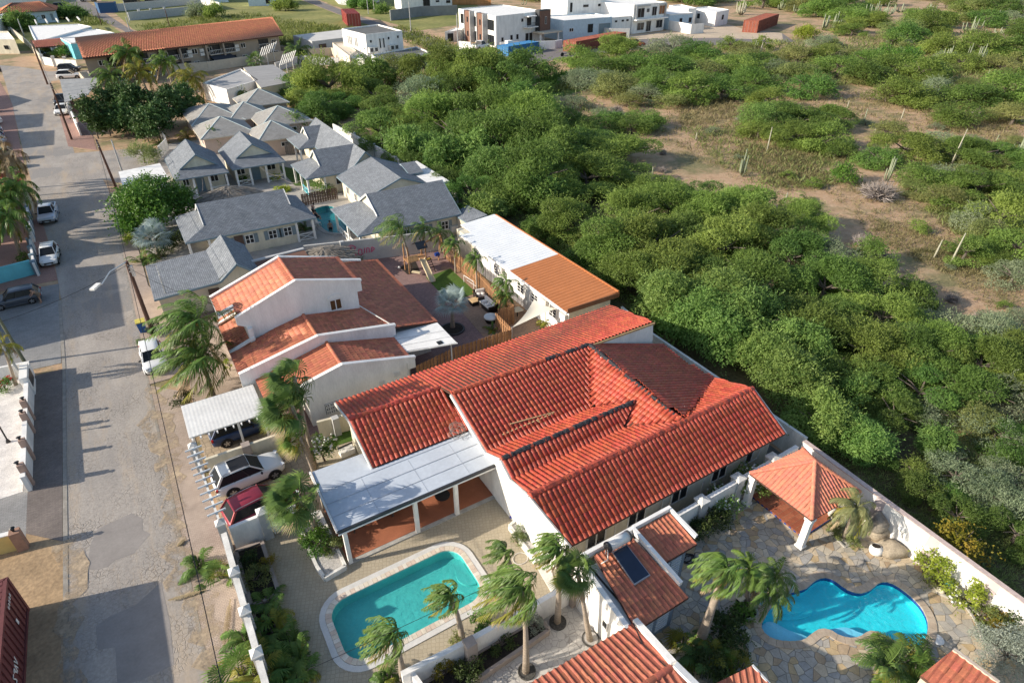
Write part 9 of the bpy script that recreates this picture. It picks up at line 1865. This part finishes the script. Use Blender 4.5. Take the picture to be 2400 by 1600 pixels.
def palm(label,base,crown,kind='feather',n=20,L=2.4,wind=.8,seed=1,m=None,tr=.13,name='coconut_palm',dry=2,yel=3,droop=.9,nuts=False,el0=(-.5,1.25),fan_b=22,stems=None,curve=.0,cat='palm tree',group='palm trees in the gardens',lw=.036,trunk_m=None,ll=.62):
 rg=np.random.default_rng(seed);t=thing(name,label,cat,(base[0],base[1],base[2] if len(base)>2 else 0),0,group);b=np.array([base[0],base[1],0.0]);c=np.array(crown);m=m or P_GRN
 pts=[]; 
 for i in range(7): f=i/6;q=b+(c-b)*f;q=q+np.array([math.sin(f*math.pi)*curve,math.sin(f*math.pi)*curve*.3,0]);pts.append(tuple(q))
 MB().tube(pts,[tr*(1.45-.55*min(1,i/3)) if i<4 else tr*.9-.0*(i) for i in range(7)],9).build('trunk',trunk_m or PALMT,t,True)
 if trunk_m is None:
  mb=MB();Lt=np.linalg.norm(c-b)
  for i in range(int(Lt/.22)):
   f=(i+.5)/(Lt/.22);q=b+(c-b)*f+np.array([math.sin(f*math.pi)*curve,math.sin(f*math.pi)*curve*.3,0]);rr=tr*(1.45-.55*min(1,f*2));mb.cyl(q[0],q[1],q[2]-.02,q[2]+.02,rr*1.04,9)
  mb.build('leaf_scars',PALMT,t)
 for k in range(n):
  f=k/(n-1);el=el0[1]+(el0[0]-el0[1])*f**.8;az=k*2.39996+rg.uniform(-.25,.25);Lk=L*(rg.uniform(.85,1.1))*(.75 if f<.12 else 1)
  mm=P_DRY if k>=n-dry else (P_YEL if k>=n-dry-yel else m)
  me=fan_mesh(mm,rg,Lk,az,el,droop*f,wind,fan_b) if kind=='fan' else frond_mesh(mm,rg,Lk,az,el,droop*(.6+.6*f),wind,pairs=24 if wind>1.2 else 34,lw=lw,ll=ll*L/2.4*(1.25 if wind>1.2 else 1),hang=1.0 if wind>1.2 else .25)
  o=link('frond',me);o.parent=t;o.location=c-np.array([t.location.x,t.location.y,t.location.z])
 if nuts:
  for k in range(5): a=k*1.26;mb=MB();mb.ball((c[0]+.22*math.cos(a),c[1]+.22*math.sin(a),c[2]-.22),.12,.12,.15,8,6);mb.build('coconut',mat('coconut_husk',(0.30,.22,.05),.7,.15,4),t,True)
 return t
CR_=lambda w,x,y,z:P(w,x,y,z)
def pz(w,bx,by,cx,cy,fwd=0.0):
 """base seen at b; crown seen at c, assumed to stand above base shifted by lean"""
 b=P(w,bx,by,0);best=None
 for z in np.arange(1.2,9,.1):
  q=P(w,cx,cy,float(z));e=math.hypot(q[0]-b[0],q[1]-b[1])
  if best is None or e<best[0]: best=(e,q)
 return b,best[1]
b,c=pz('i',1960,905,1850,540);palm('tall coconut palm with hanging nuts at the street kerb, nearer of two',b,c,'feather',34,3.7,1.1,1,nuts=True,tr=.15,yel=7,lw=.06)
b,c=P('i',2000,560,0),P('i',1800,205,5.6);palm('coconut palm behind the kerbside one, fronds over the orange roof',(b[0],b[1],0),c,'feather',34,3.5,1.1,2,tr=.14,yel=6,nuts=True,lw=.06)
c=P('j',1215,130,6.6);palm('top dark fan palm crown of the shaggy group beside the front white gable',(4.35,31.2,0),c,'fan',26,1.9,1.3,303,P_DRK,.12,'fan_palm',2,1,1.5,el0=(-1.2,1.2),fan_b=24)
c=P('j',1190,400,5.4);palm('tall dark fan palm with shaggy crown beside the front white gable',(4.25,30.8,0),(c[0],c[1],5.6),'fan',32,2.0,1.4,3,P_DRK,.13,'fan_palm',5,4,1.6,el0=(-1.1,1.2),fan_b=24)
c=P('j',1250,640,3.6);palm('yellowing fan palm below the tall dark one, over the car bay',(4.1,29.6,0),(c[0],c[1],3.4),'fan',20,1.35,1.5,4,P_GRN,.11,'fan_palm',5,6,1.7,el0=(-1.1,.9))
c=P('j',1250,1230,4.2);palm('dark fan palm by the gravel planter and the white terrace roof',(3.0,25.6,.2),(c[0],c[1],4.2),'fan',30,2.0,1.3,5,P_DRK,.13,'fan_palm',3,2,1.2,el0=(-.9,1.2),fan_b=26)
for i,(w,bx,by,cx,cy,lab,L,m,k,dr) in enumerate((('n',2290,1195,2170,760,'wind-bent palm over the right half of the teal pool',1.9,P_GRN,24,1.4),('n',1740,1530,1640,1130,'wind-bent palm at the near rim of the teal pool',2.0,P_GRN,26,1.4),('o',910,1465,870,690,'large yellow-green wind-bent palm in the nearest gravel ring',2.5,P_GRN,30,1.4),('o',1200,1010,1200,320,'wind-bent palm in the gravel ring beside the court wall',1.9,P_GRN,26,1.3))):
 b,c=pz(w,bx,by,cx,cy);palm(lab,b,c,'feather',k,L*(.72,.85,.86,.70)[i],1.9,10+i,m,.12,'coconut_palm',3,7 if i==2 else 3,dr,curve=.12)
q=P('o',720,350,4.2);palm('dark wind-bent palm between the pool and the rock planter',(q[0]+.9,q[1]-.6,0),(q[0],q[1],4.2),'feather',20,1.15,1.9,15,P_DRK,.10,'coconut_palm',2,1,1.3)
b,c=pz('o',1500,1175,1390,560);palm('dark fan palm in the pale gravel ring by the shed wall',b,c,'fan',24,1.3,.7,16,P_DRK,.11,'fan_palm',1,1,.9,el0=(-.6,1.2))
b,c=pz('p',545,1200,790,520);palm('leaning thick-trunked palm with orange fruit stalks in the shrub bed',b,c,'feather',26,1.65,1.7,17,P_GRN,.19,'royal_palm',2,3,1.5)
mb=MB();rg=random.Random(1)
for k in range(30): mb.tube([(c[0],c[1],c[2]-.15),(c[0]-.3+rg.uniform(-.25,.25),c[1]-.1+rg.uniform(-.2,.2),c[2]-.65-rg.uniform(0,.3))],.012,3)
mb.build('fruit_stalk',mat('orange_stalk',(0.50,.20,.06),.7),bpy.data.objects['royal_palm'])
b,c=pz('p',975,850,1000,520);palm('slender palm by the plunge pool, left of the dark pair',b,c,'feather',16,1.4,.5,18,P_GRN,.09,'christmas_palm',1,1,.8)
b=P('p',985,905,0);c=P('p',1190,740,2.0);palm('dark arching palm leaning over the plunge pool, lower one',b,c,'feather',14,1.5,.2,19,P_DRK,.09,'christmas_palm',0,1,1.1)
c=P('p',1250,590,2.8);palm('dark arching palm over the plunge pool, upper one',(b[0]+.3,b[1]+.3,0),c,'feather',14,1.5,.2,20,P_DRK,.08,'christmas_palm',0,1,1.1)
b=P('r',690,1020,0);c=P('r',810,740,2.9);palm('small thin-leaved palm between gazebo and boulders',b,c,'feather',20,1.8,.5,21,leaf_mat('wispy_leaf',(0.16,.18,.07),(0.28,.28,.12),.1,.01,.3),.11,'date_palm',3,3,1.4,lw=.035)
b=P('g',195,0,0)
b,c=pz('g',248,720,130,310);palm('tall wind-bent palm beside the graffiti wall',b,c,'feather',24,2.6,1.7,22,P_GRN,.12,'coconut_palm',2,3,1.3,curve=.2)
for i,(bx,by,cx,cy,lab) in enumerate(((345,640,360,330,'dark palm behind the play tower, left of a pair'),(520,560,520,370,'dark palm behind the play tower, right of a pair'),(660,745,640,470,'bright small palm on the turf edge by the plank fence'),(858,905,840,610,'slim palm rising from the plank fence, middle one'),(1140,1120,1120,830,'slim palm behind the rattan sofa with arching fronds'),(1135,1130,1120,950,'low palm just below the sofa palm'))):
 b,c=pz('g',bx,by,cx,cy);palm(lab,b,c,'feather',16,1.9 if i<2 else 1.6,.5,23+i,P_DRK if i<2 else P_GRN,.08,'christmas_palm',0,2,1.1)
def silver(label,b,c,L,seed): return palm(label,b,c,'fan',20,L*.8,.25,seed,P_SIL,.16,'silver_palm',1,0,.5,el0=(-.3,1.3),fan_b=26)
b,c=pz('g',630,1250,630,1010);silver('silver blue fan palm in the round bed of the brick yard',b,c,2.5,31)
q=P('e',1400,600,2.4);silver('silver blue fan palm at the street edge below the round tree',(q[0],q[1],0),q,3.0,32)
for i,(x,y,z,lab,L) in enumerate(((900,420,6,'tall windblown palm in front of the apartment block, left of the group',5.5),(860,590,4.5,'fan-like palm at the left foot of the apartment palms',4.6),(1090,560,4.5,'yellowing palm in the middle of the apartment palms',5.0),(1290,480,5.5,'windblown palm right of the yellowing apartment palm',4.6),(1500,610,4.5,'yellow-green palm at the right end of the apartment palms',4.8),(1000,420,6.5,'tallest brownish palm against the apartment roof',5.0))):
 q=P('a',x+(100 if i==0 else 0),y,z);palm(lab,(q[0]+.5,q[1]-.3,0),q,'feather',22,L,.5,40+i,P_GRN if i not in (2,4) else P_YEL,.22,'coconut_palm',2,4,1.1,lw=.12)
q=P('b',330,400,3);palm('bushy dark palm clump beside the apartment end',(q[0],q[1],0),q,'feather',26,5,.1,50,P_DRK,.3,'coconut_palm',3,2,1.0,lw=.14);q=P('a',2010,470,2.6);palm('small fan palm by the slanted beams',(q[0],q[1],0),q,'fan',16,3.2,.2,51,P_DRK,.2,'fan_palm',0,0,.8)
for i,(w,x,y,z,lab,L) in enumerate((('e',60,420,4.5,'drooping palm at the left edge over the cream house, lower crown',3.2),('e',140,140,5.5,'drooping palm at the left edge over the cream house, upper crown',3.4),('z',40,620,7,'brown drooping palm at the left edge beside the pale off-road wagon',4.0),('e',10,250,5,'drooping palm cut by the left edge',3.2))):
 q=P(w,x,y,z);palm(lab,(q[0]-.4,q[1]+.4,0),q,'feather',24,L,.5,60+i,P_GRN if i!=2 else P_DRY,.14,'coconut_palm',3,4,1.6,lw=.08)
q=P('i',30,430,3.5);palm('small palm cut by the left edge over the meter pier',(q[0]-.5,q[1]+.2,0),q,'feather',14,1.6,.5,66,P_YEL,.1,'christmas_palm',2,2,1.2)
def clump(label,q,n,L,seed,m=P_GRN,kind='feather',el=(0.1,1.35),cat='palm',name='areca_palm',droop=.8,wind=.3):
 rg=np.random.default_rng(seed);t=thing(name,label,cat,(q[0],q[1],0),0,'clumping palms and leafy plants')
 for k in range(n):
  az=k*2.4+rg.uniform(-.3,.3);e=rg.uniform(*el);off=np.array([rg.uniform(-.2,.2),rg.uniform(-.2,.2),.05+ (q[2] if len(q)>2 else 0)]);mm=P_YEL if rg.uniform()<.15 else m
  me=fan_mesh(mm,rg,L*rg.uniform(.7,1.1),az,e,droop,wind,16) if kind=='fan' else frond_mesh(mm,rg,L*rg.uniform(.7,1.1),az,e,droop,wind,20,.05,.42*L/1.6)
  o=link('frond',me);o.parent=t;o.location=off
 mb=MB()
 for k in range(5): a=k*1.3;mb.tube([(q[0]+.12*math.cos(a),q[1]+.12*math.sin(a),0),(q[0]+.2*math.cos(a),q[1]+.2*math.sin(a),.5+(q[2] if len(q)>2 else 0))],.03,4)
 mb.build('stems',BARK,t);return t
for i,(w,x,y,lab,L,kd,m) in enumerate((('m',1810,450,'bright clump palm on the pavement outside the street wall',1.5,'feather',P_GRN),('m',2020,540,'darker clump palm leaning over the street wall beside the bright one',1.5,'fan',P_GRN),('m',2250,1110,'low palm on the pavement below the second wall pillar',1.3,'feather',P_GRN),('m',2210,1440,'large fan palm at the street wall, bottom edge',2.1,'fan',P_GRN),('n',480,800,'ragged areca palm in the wall planter, uppermost',1.5,'feather',P_GRN),('n',500,960,'ragged areca palm in the wall planter, second',1.5,'feather',P_GRN),('n',560,1060,'ragged areca palm in the wall planter, third',1.6,'feather',P_GRN),('n',700,1210,'areca palm at the planter end near the pool corner',1.6,'feather',P_GRN),('n',770,1330,'areca palm below the pool corner, upper',1.6,'feather',P_GRN),('n',640,1450,'areca palm below the pool corner, lower left',1.8,'feather',P_GRN),('n',760,1520,'areca palm below the pool corner, lower right',1.8,'feather',P_GRN),('n',400,1480,'yellow-tinged areca palm at the bottom edge by the wall',1.8,'feather',P_YEL),('n',1600,1520,'areca palm under the near pool palm',1.2,'feather',P_GRN),
 ('p',420,1180,'bright yellow-green fan palm at the left of the shrub bed',1.6,'fan',P_YEL),('p',820,1400,'low fan palm in the shrub bed above the red annexe',1.3,'fan',P_GRN),('p',930,1400,'yellow low fan palm in the shrub bed by the red annexe',1.2,'fan',P_YEL),('p',690,1250,'dark low palm in the middle of the shrub bed',1.5,'feather',P_DRK),('p',560,1330,'dark feathery palm at the lower left of the shrub bed',1.6,'feather',P_DRK),('s',1250,1330,'large feather palm at the lower edge of the lagoon terrace',2.4,'feather',P_GRN),('s',1100,1400,'dark feather palm left of the large one at the lagoon edge',2.0,'feather',P_DRK),('s',1400,1420,'feather palm touching the salmon annexe roof',1.9,'feather',P_GRN),('g',1500,1170,'bright low palm at the white house corner by the shade sail',1.3,'feather',P_YEL),('g',990,1230,'small green plant beside the plank stub',.8,'feather',P_GRN),('f',930,640,'banana plant with broad ragged leaves before the long shingle house',2.3,'feather',P_GRN),('f',1190,560,'short leafy palm by the resort terrace, left of two',1.6,'feather',P_GRN),('f',1310,500,'short leafy palm by the resort terrace, right of two',1.6,'feather',P_GRN),('e',1300,800,'banana plant at the street corner of the garage roof',1.9,'feather',P_GRN),('e',1440,760,'bushy palm beside the garage roof corner',2.0,'feather',P_GRN),('y',1190,700,'small dark palm at the weathered plank fence',2.2,'feather',P_DRK),('y',95,610,'small palm by the cottage entrance gates',2.4,'feather',P_YEL),('a',1240,1110,'slim garden palm at the cottage gate',3.0,'feather',P_GRN),('d',640,1560,'pale green bushy plant at the sand edge',2.2,'feather',P_GRN))):
 q=P(w,x,y,.5);clump(lab,(q[0],q[1],0),12 if kd=='fan' else 14,L,70+i,m,kd)
# ---- broadleaf shrubs and garden trees
def shrub(label,q,r,h,m,seed,leaf=(.12,.07),dens=900,name='shrub',cat='shrub',z0=0.0,flowers=0,fm=None,shape='ball',trunk=False,asp=1.0,blobs=16,inner=.5):
 t=thing(name,label,cat,(q[0],q[1],z0));me=crown_mesh('crown',m,seed,r,r*asp,h,dens=dens,leaf=leaf,blobs=blobs,shape=shape,flat=.9,droop=.2,inner=inner);o=link('crown',me);o.parent=t
 o=link('trunk',limbs_mesh('trunk',BARK,seed,r*.8,h,trunk=.03+.03*r));o.parent=t
 if flowers:
  rg=random.Random(seed);mb=MB();vs=me.vertices;k=0
  while k<flowers:
   v=vs[rg.randrange(len(vs))].co
   if v.z<h*.45: continue
   mb.ball((v.x+.02,v.y-.02,v.z+.05),.07,.07,.05,6,4);k+=1
  o=link('blossoms',mb.mesh('blossoms',fm or FLOW));o.parent=t
 return t
q=P('e',1400,340,2.6);shrub('dense round green street tree beside the white flat roofed store',(q[0],q[1]),4.3,5.2,L_MNG,1,(.34,.17),520,'garden_tree','tree',0,blobs=34)
q=P('e',1650,330,2.0);shrub('smaller glossy green tree leaning on the round street tree',(q[0],q[1]),2.5,4.2,L_MNG,2,(.32,.16),560,'garden_tree','tree',blobs=20);q=P('e',1250,500,1.5);shrub('low glossy tree at the foot of the round street tree',(q[0],q[1]),2.2,3.0,L_MNG,3,(.3,.15),560,'garden_tree','tree',blobs=20)
FG=[(690,850,70,'dark fig tree crown nearest the street kerb'),(820,800,85,'dark fig tree crown beside the sheet roofed carport'),(950,770,90,'tallest dark fig tree crown in the middle of the grove'),(1080,800,95,'broad dark fig tree crown right of the middle'),(980,930,85,'dark fig tree crown drooping to the side street'),(820,930,70,'low dark fig crown above the street bricks'),(1200,880,85,'dark fig tree crown behind the cottage gate'),(1300,780,90,'dark fig tree crown by the sand hip cottages'),(1130,980,70,'low dark fig crown over the reddish leaf litter'),(1440,740,70,'dark green tree crown at the right end of the fig grove')]
for i,(x,y,r,lab) in enumerate(FG):
 z=5.0 if y<900 else 3.0;q=P('a',x,y,z);rr=r*_s7*pixel(q)[2]/CAM_F*1.5;shrub(lab,(q[0],q[1]),rr,z+rr*.75,L_FIG,10+i,(.46,.25),480,'fig_tree','tree',blobs=34)
for i,(x,y,r,m,lab) in enumerate(((1700,700,55,L_NEM,'light green tree below the grey sheet roofs, left'),(1780,730,50,L_DRK,'dark bush below the grey sheet roofs'),(1880,650,45,L_NEM,'light green tree before the white parapet house'),(2090,700,45,L_NEM,'green shrub right of the white parapet house'),(2220,720,60,L_ACD,'dark tree right of the grey sheet roofs'),(1900,740,60,L_OLV,'brown-green hedge above the sand hip roofs'),(1560,760,50,L_DRK,'dark shrub at the corner of the sand hip roofs'))):
 q=P('a',x,y,1.8);rr=r*_s7*pixel(q)[2]/CAM_F;shrub(lab,(q[0],q[1]),rr,rr*1.4,m,30+i,(.4,.18),320,'garden_tree','tree',blobs=18)
SH=[ # window,x,y,z,r,h,material,label,flowers,leaf
('j',1480,820,.8,1.0,2.2,L_MNG,'dense green bush with white blossom beside the small dark lawn',60,(.12,.08)),('n',900,200,.6,.9,1.5,L_MNG,'green hedge bush in the gravel planter under the dark fan palm',0,(.1,.06)),('n',980,290,.5,.9,1.2,L_MNG,'lower green hedge bush at the planter front',0,(.1,.06)),('n',1110,330,.4,.7,.9,L_OLV,'grey thorny shrub at the planter corner by the terrace post',0,(.1,.04)),
('l',1420,1110,.9,1.15,2.0,L_NEM,'flowering bush with white blossom left of the gazebo',70,(.16,.08)),('l',1180,1270,.7,1.1,1.6,L_NEM,'white flowering bush against the garden wall, lower part',60,(.16,.08)),('l',1040,1490,.5,1.2,1.3,L_DRK,'dark green shrub mass below the garden wall',0,(.14,.07)),('l',900,1530,.4,.9,1.0,L_DRK,'dark low shrub at the slate annexe corner',0,(.12,.06)),
('r',1540,1200,1.0,.8,1.7,L_LIM,'lime creeper on the white back wall, upper clump',0,(.14,.08)),('r',1660,1310,1.0,.85,1.8,L_LIM,'lime creeper on the white back wall, middle clump',0,(.14,.08)),('r',1880,1470,1.0,.9,1.8,L_LIM,'lime creeper on the white back wall, lower clump',0,(.14,.08)),('r',1510,1400,.4,.6,.9,L_OLV,'small olive bush in the border bed beside the turquoise pot',0,(.1,.05)),('s',1720,790,.4,.5,.8,L_OLV,'small rose bush in the border bed by the cream pot',20,(.1,.05)),('s',1990,980,.4,.9,1.1,L_OLV,'yellow-green bush at the bend of the border bed',0,(.12,.06)),('s',2120,1040,.5,.9,1.3,L_YEL,'reddish yellow bush in the border bed at the right edge',0,(.12,.06)),('s',2260,1090,.5,.9,1.4,L_DRK,'dark bush in the border bed cut by the right edge',0,(.12,.06)),
('s',2190,1330,.9,1.7,2.1,L_SIL,'large clipped grey-green bush at the lower right corner',0,(.07,.045)),('o',985,1030,.5,.55,1.05,L_SIL,'round silver leaved bush by the court wall',0,(.07,.05)),('o',150,1450,.5,.6,1.1,L_YEL,'yellow round bush in the corner of the court wall',0,(.09,.06)),('o',370,1430,.4,.85,1.0,L_DRK,'dark shrub next to the yellow round bush',0,(.11,.06)),('o',680,1190,.4,.7,.8,L_DRK,'dark shrub in the court planter behind the large palm',0,(.11,.06)),('o',510,1050,.3,.75,.8,L_MNG,'leafy shrub on the pool side of the court wall',0,(.13,.06)),('o',280,1150,.3,.45,.7,L_OLV,'small potted shrub at the foot of the right pool palm',0,(.1,.05)),('n',400,600,.4,.75,1.0,L_OLV,'reddish green shrub in the dark wall planter',0,(.1,.05)),('n',330,460,.3,.6,.8,L_DRK,'dark shrub at the top of the wall planter',0,(.1,.05)),('n',480,470,.3,.5,.8,L_YEL,'rusty leaved shrub in the wall planter by its kerb',0,(.1,.05)),
('o',880,190,.4,.55,.8,L_GRY,'pale cactus-like shrub in the rock planter by the house corner',0,(.14,.035)),('o',850,250,.3,.5,.6,L_OLV,'dry brown shrub in the rock planter',0,(.1,.03)),('r',600,970,.3,.55,.6,L_OLV,'spiky brown succulent in the gravel bed, left',0,(.13,.04)),('r',780,1050,.3,.5,.5,L_OLV,'spiky brown succulent in the gravel bed, right',0,(.13,.04)),('r',660,890,.3,.5,.7,L_GRY,'grey spiky succulent under the thin-leaved palm',0,(.13,.04)),
('p',760,1080,.4,.9,1.1,L_DRK,'dark broad-leaved shrub at the top of the shrub bed',0,(.16,.09)),('p',850,1180,.4,.9,1.0,L_DRK,'dark shrub at the right of the shrub bed',0,(.16,.08)),('p',640,1420,.4,.9,1.0,L_DRK,'dark shrub at the lower end of the shrub bed',0,(.14,.07)),('p',950,920,.3,.7,.6,L_MNG,'bright low bush in the round bed of the leaning palms',0,(.12,.07)),('p',880,960,.3,.5,.4,L_DRK,'dark low bush in the round bed of the leaning palms',0,(.1,.06)),
('r',1760,1100,1.2,1.5,2.6,L_YEL,'yellow-orange leaved bush outside the white back wall',0,(.16,.09)),('i',1700,950,.6,.9,1.4,L_DRK,'dark green bush under the kerbside coconut palm by the carport',0,(.13,.07)),('i',1440,290,.4,.8,1.2,L_DRK,'dark bush beside the blue wheelie bin',0,(.12,.06)),('i',1290,400,.3,.5,.5,L_NEM,'small green weed clump on the pavement by the bin',0,(.1,.04)),('i',2100,620,.4,.4,1.1,L_LIM,'lime vine on the white house wall behind the coconut palm',0,(.1,.06)),('i',40,800,.4,.75,.9,L_MNG,'round red-flowered bush in the white gravel garden',24,(.1,.06)),
('e',1500,690,.6,1.8,1.6,L_DRK,'dark shrub mass beside the garage roof',0,(.2,.1)),('e',1250,640,.6,1.3,1.4,L_LIM,'lime green shrub under the silver fan palm',0,(.18,.1)),('e',215,800,.5,.7,1.0,L_MNG,'round green bush behind the turquoise wall',0,(.14,.07)),('f',1850,730,.6,1.4,.9,L_MNG,'low bright shrub along the graffiti wall top',0,(.16,.09)),('y',1780,1220,1.0,1.7,1.5,L_NEM,'climbing shrub over the dark plank fence',16,(.2,.1)),('y',910,430,1.5,1.8,2.6,L_DRK,'dark green tree between the sand hip roofs',0,(.3,.15)),('y',440,690,1.5,1.6,3.6,L_MNG,'slim green tree before the low wide hip cottage',0,(.3,.15)),('y',1420,470,2,2.6,3.6,L_NEM,'light green tree at the corner of the row cottage',0,(.34,.16)),('y',1200,1130,.4,.8,.9,L_LIM,'small pale plumeria at the second cottage rail',0,(.26,.1)),('y',780,1160,.4,.8,.9,L_MNG,'small green bush at the second cottage steps',0,(.2,.1)),('y',1280,1260,.3,1.3,.5,L_LIM,'bright low hedge by the pale limestone path',0,(.16,.08)),('a',1120,1230,1.0,2.6,2.4,L_OLV,'straggly yellow-green bush at the side street corner',0,(.3,.08)),('f',130,640,.5,1.4,1.3,L_DRK,'reddish dark shrub by the shingle house porch',0,(.2,.1)),('a',500,420,1.0,3.0,2.2,L_MNG,'bright garden bushes behind the curving white wall',0,(.5,.22)),('a',340,400,1.0,2.2,2.6,L_DRK,'dark garden bush by the weathered tile carport',0,(.5,.22)),('a',520,290,1.0,1.8,2.0,L_ACD,'small round tree by the long white terrace house',0,(.5,.22)),('a',150,200,2,6,5,L_ACD,'dark tree before the tiled hip roofed house',0,(.8,.35)),('a',1570,110,1.5,7,4,L_GRY,'grey-green bush row along the nearer field wall',0,(.8,.3)),('a',1690,115,1.5,5,4.5,L_ACA,'bright tree right of the grey-green bush row',0,(.8,.3)),('b',230,60,1.5,6,4,L_ACA,'round green bush alone in the grass field',0,(.8,.3)),('a',560,115,1.5,7,3.5,L_ACD,'dark scrub patch between the tiled house and the road',0,(.8,.3)),('b',980,90,1,4,3,L_ACD,'dark garden shrub behind the far plot wall',0,(.7,.3)),('b',840,45,1.5,7,4,L_ACD,'dark bush by the far road houses',0,(.8,.35)),('d',640,265,1.5,5,3.2,L_LIM,'bright lime round bush at the court end',0,(.5,.2)),('d',1380,490,1.5,6.5,4.6,L_MNG,'bright green leafy tree beyond the sand clearing',0,(.5,.22)),('c',1910,950,2,3.8,4.6,L_NEM,'hanging green tree with pale trunks on the sand clearing',0,(.34,.1)),('d',930,1390,.8,2.4,2.2,L_MNG,'bright green bush among the grey brushwood',0,(.25,.12))]
for i,(w,x,y,z,r,h,m,lab,fl,lf) in enumerate(SH):
 q=P(w,x,y,z);q=(q[0]-(.5 if 'creeper' in lab else 0),q[1],0);dens=min(3600,max(150,4.2/(lf[0]*lf[1])*2.6));shrub(lab,(q[0],q[1]),r,h,m,100+i,lf,dens,'shrub','shrub' if 'tree' not in lab else 'tree',0,fl,mat('red_petals',(0.4,.05,.04),.8) if 'red-flowered' in lab else None,blobs=14 if r<1.5 else 22)
for i,(a,b,lab) in enumerate(((('m',2120,800),('m',2060,1230),'long dry palm frond lying along the right pavement'),(('m',1890,715),('m',1550,815),'dry palm branch lying across the street edge'),(('m',1700,250),('m',1640,310),'small dry frond on the road by the pavement'))):
 A,B=P(*a,.06),P(*b,.06);L=math.dist(A,B);me=frond_mesh(P_DRY,np.random.default_rng(i),L,math.atan2(B[1]-A[1],B[0]-A[0]),.02,.0,0,22,.05,.22);o=link('fallen_frond',me);o.location=(A[0],A[1],.12);tag(o,lab,'frond')
for i,(x,y) in enumerate(OFFP): palm('tall palm just outside the left edge, %s beyond the cream house'%NUM[i],(x,y,0),(x+.3,y,6.2),'feather',16,3.0,.5,300+i,P_GRN,.15,'coconut_palm',2,2,1.2,lw=.08)
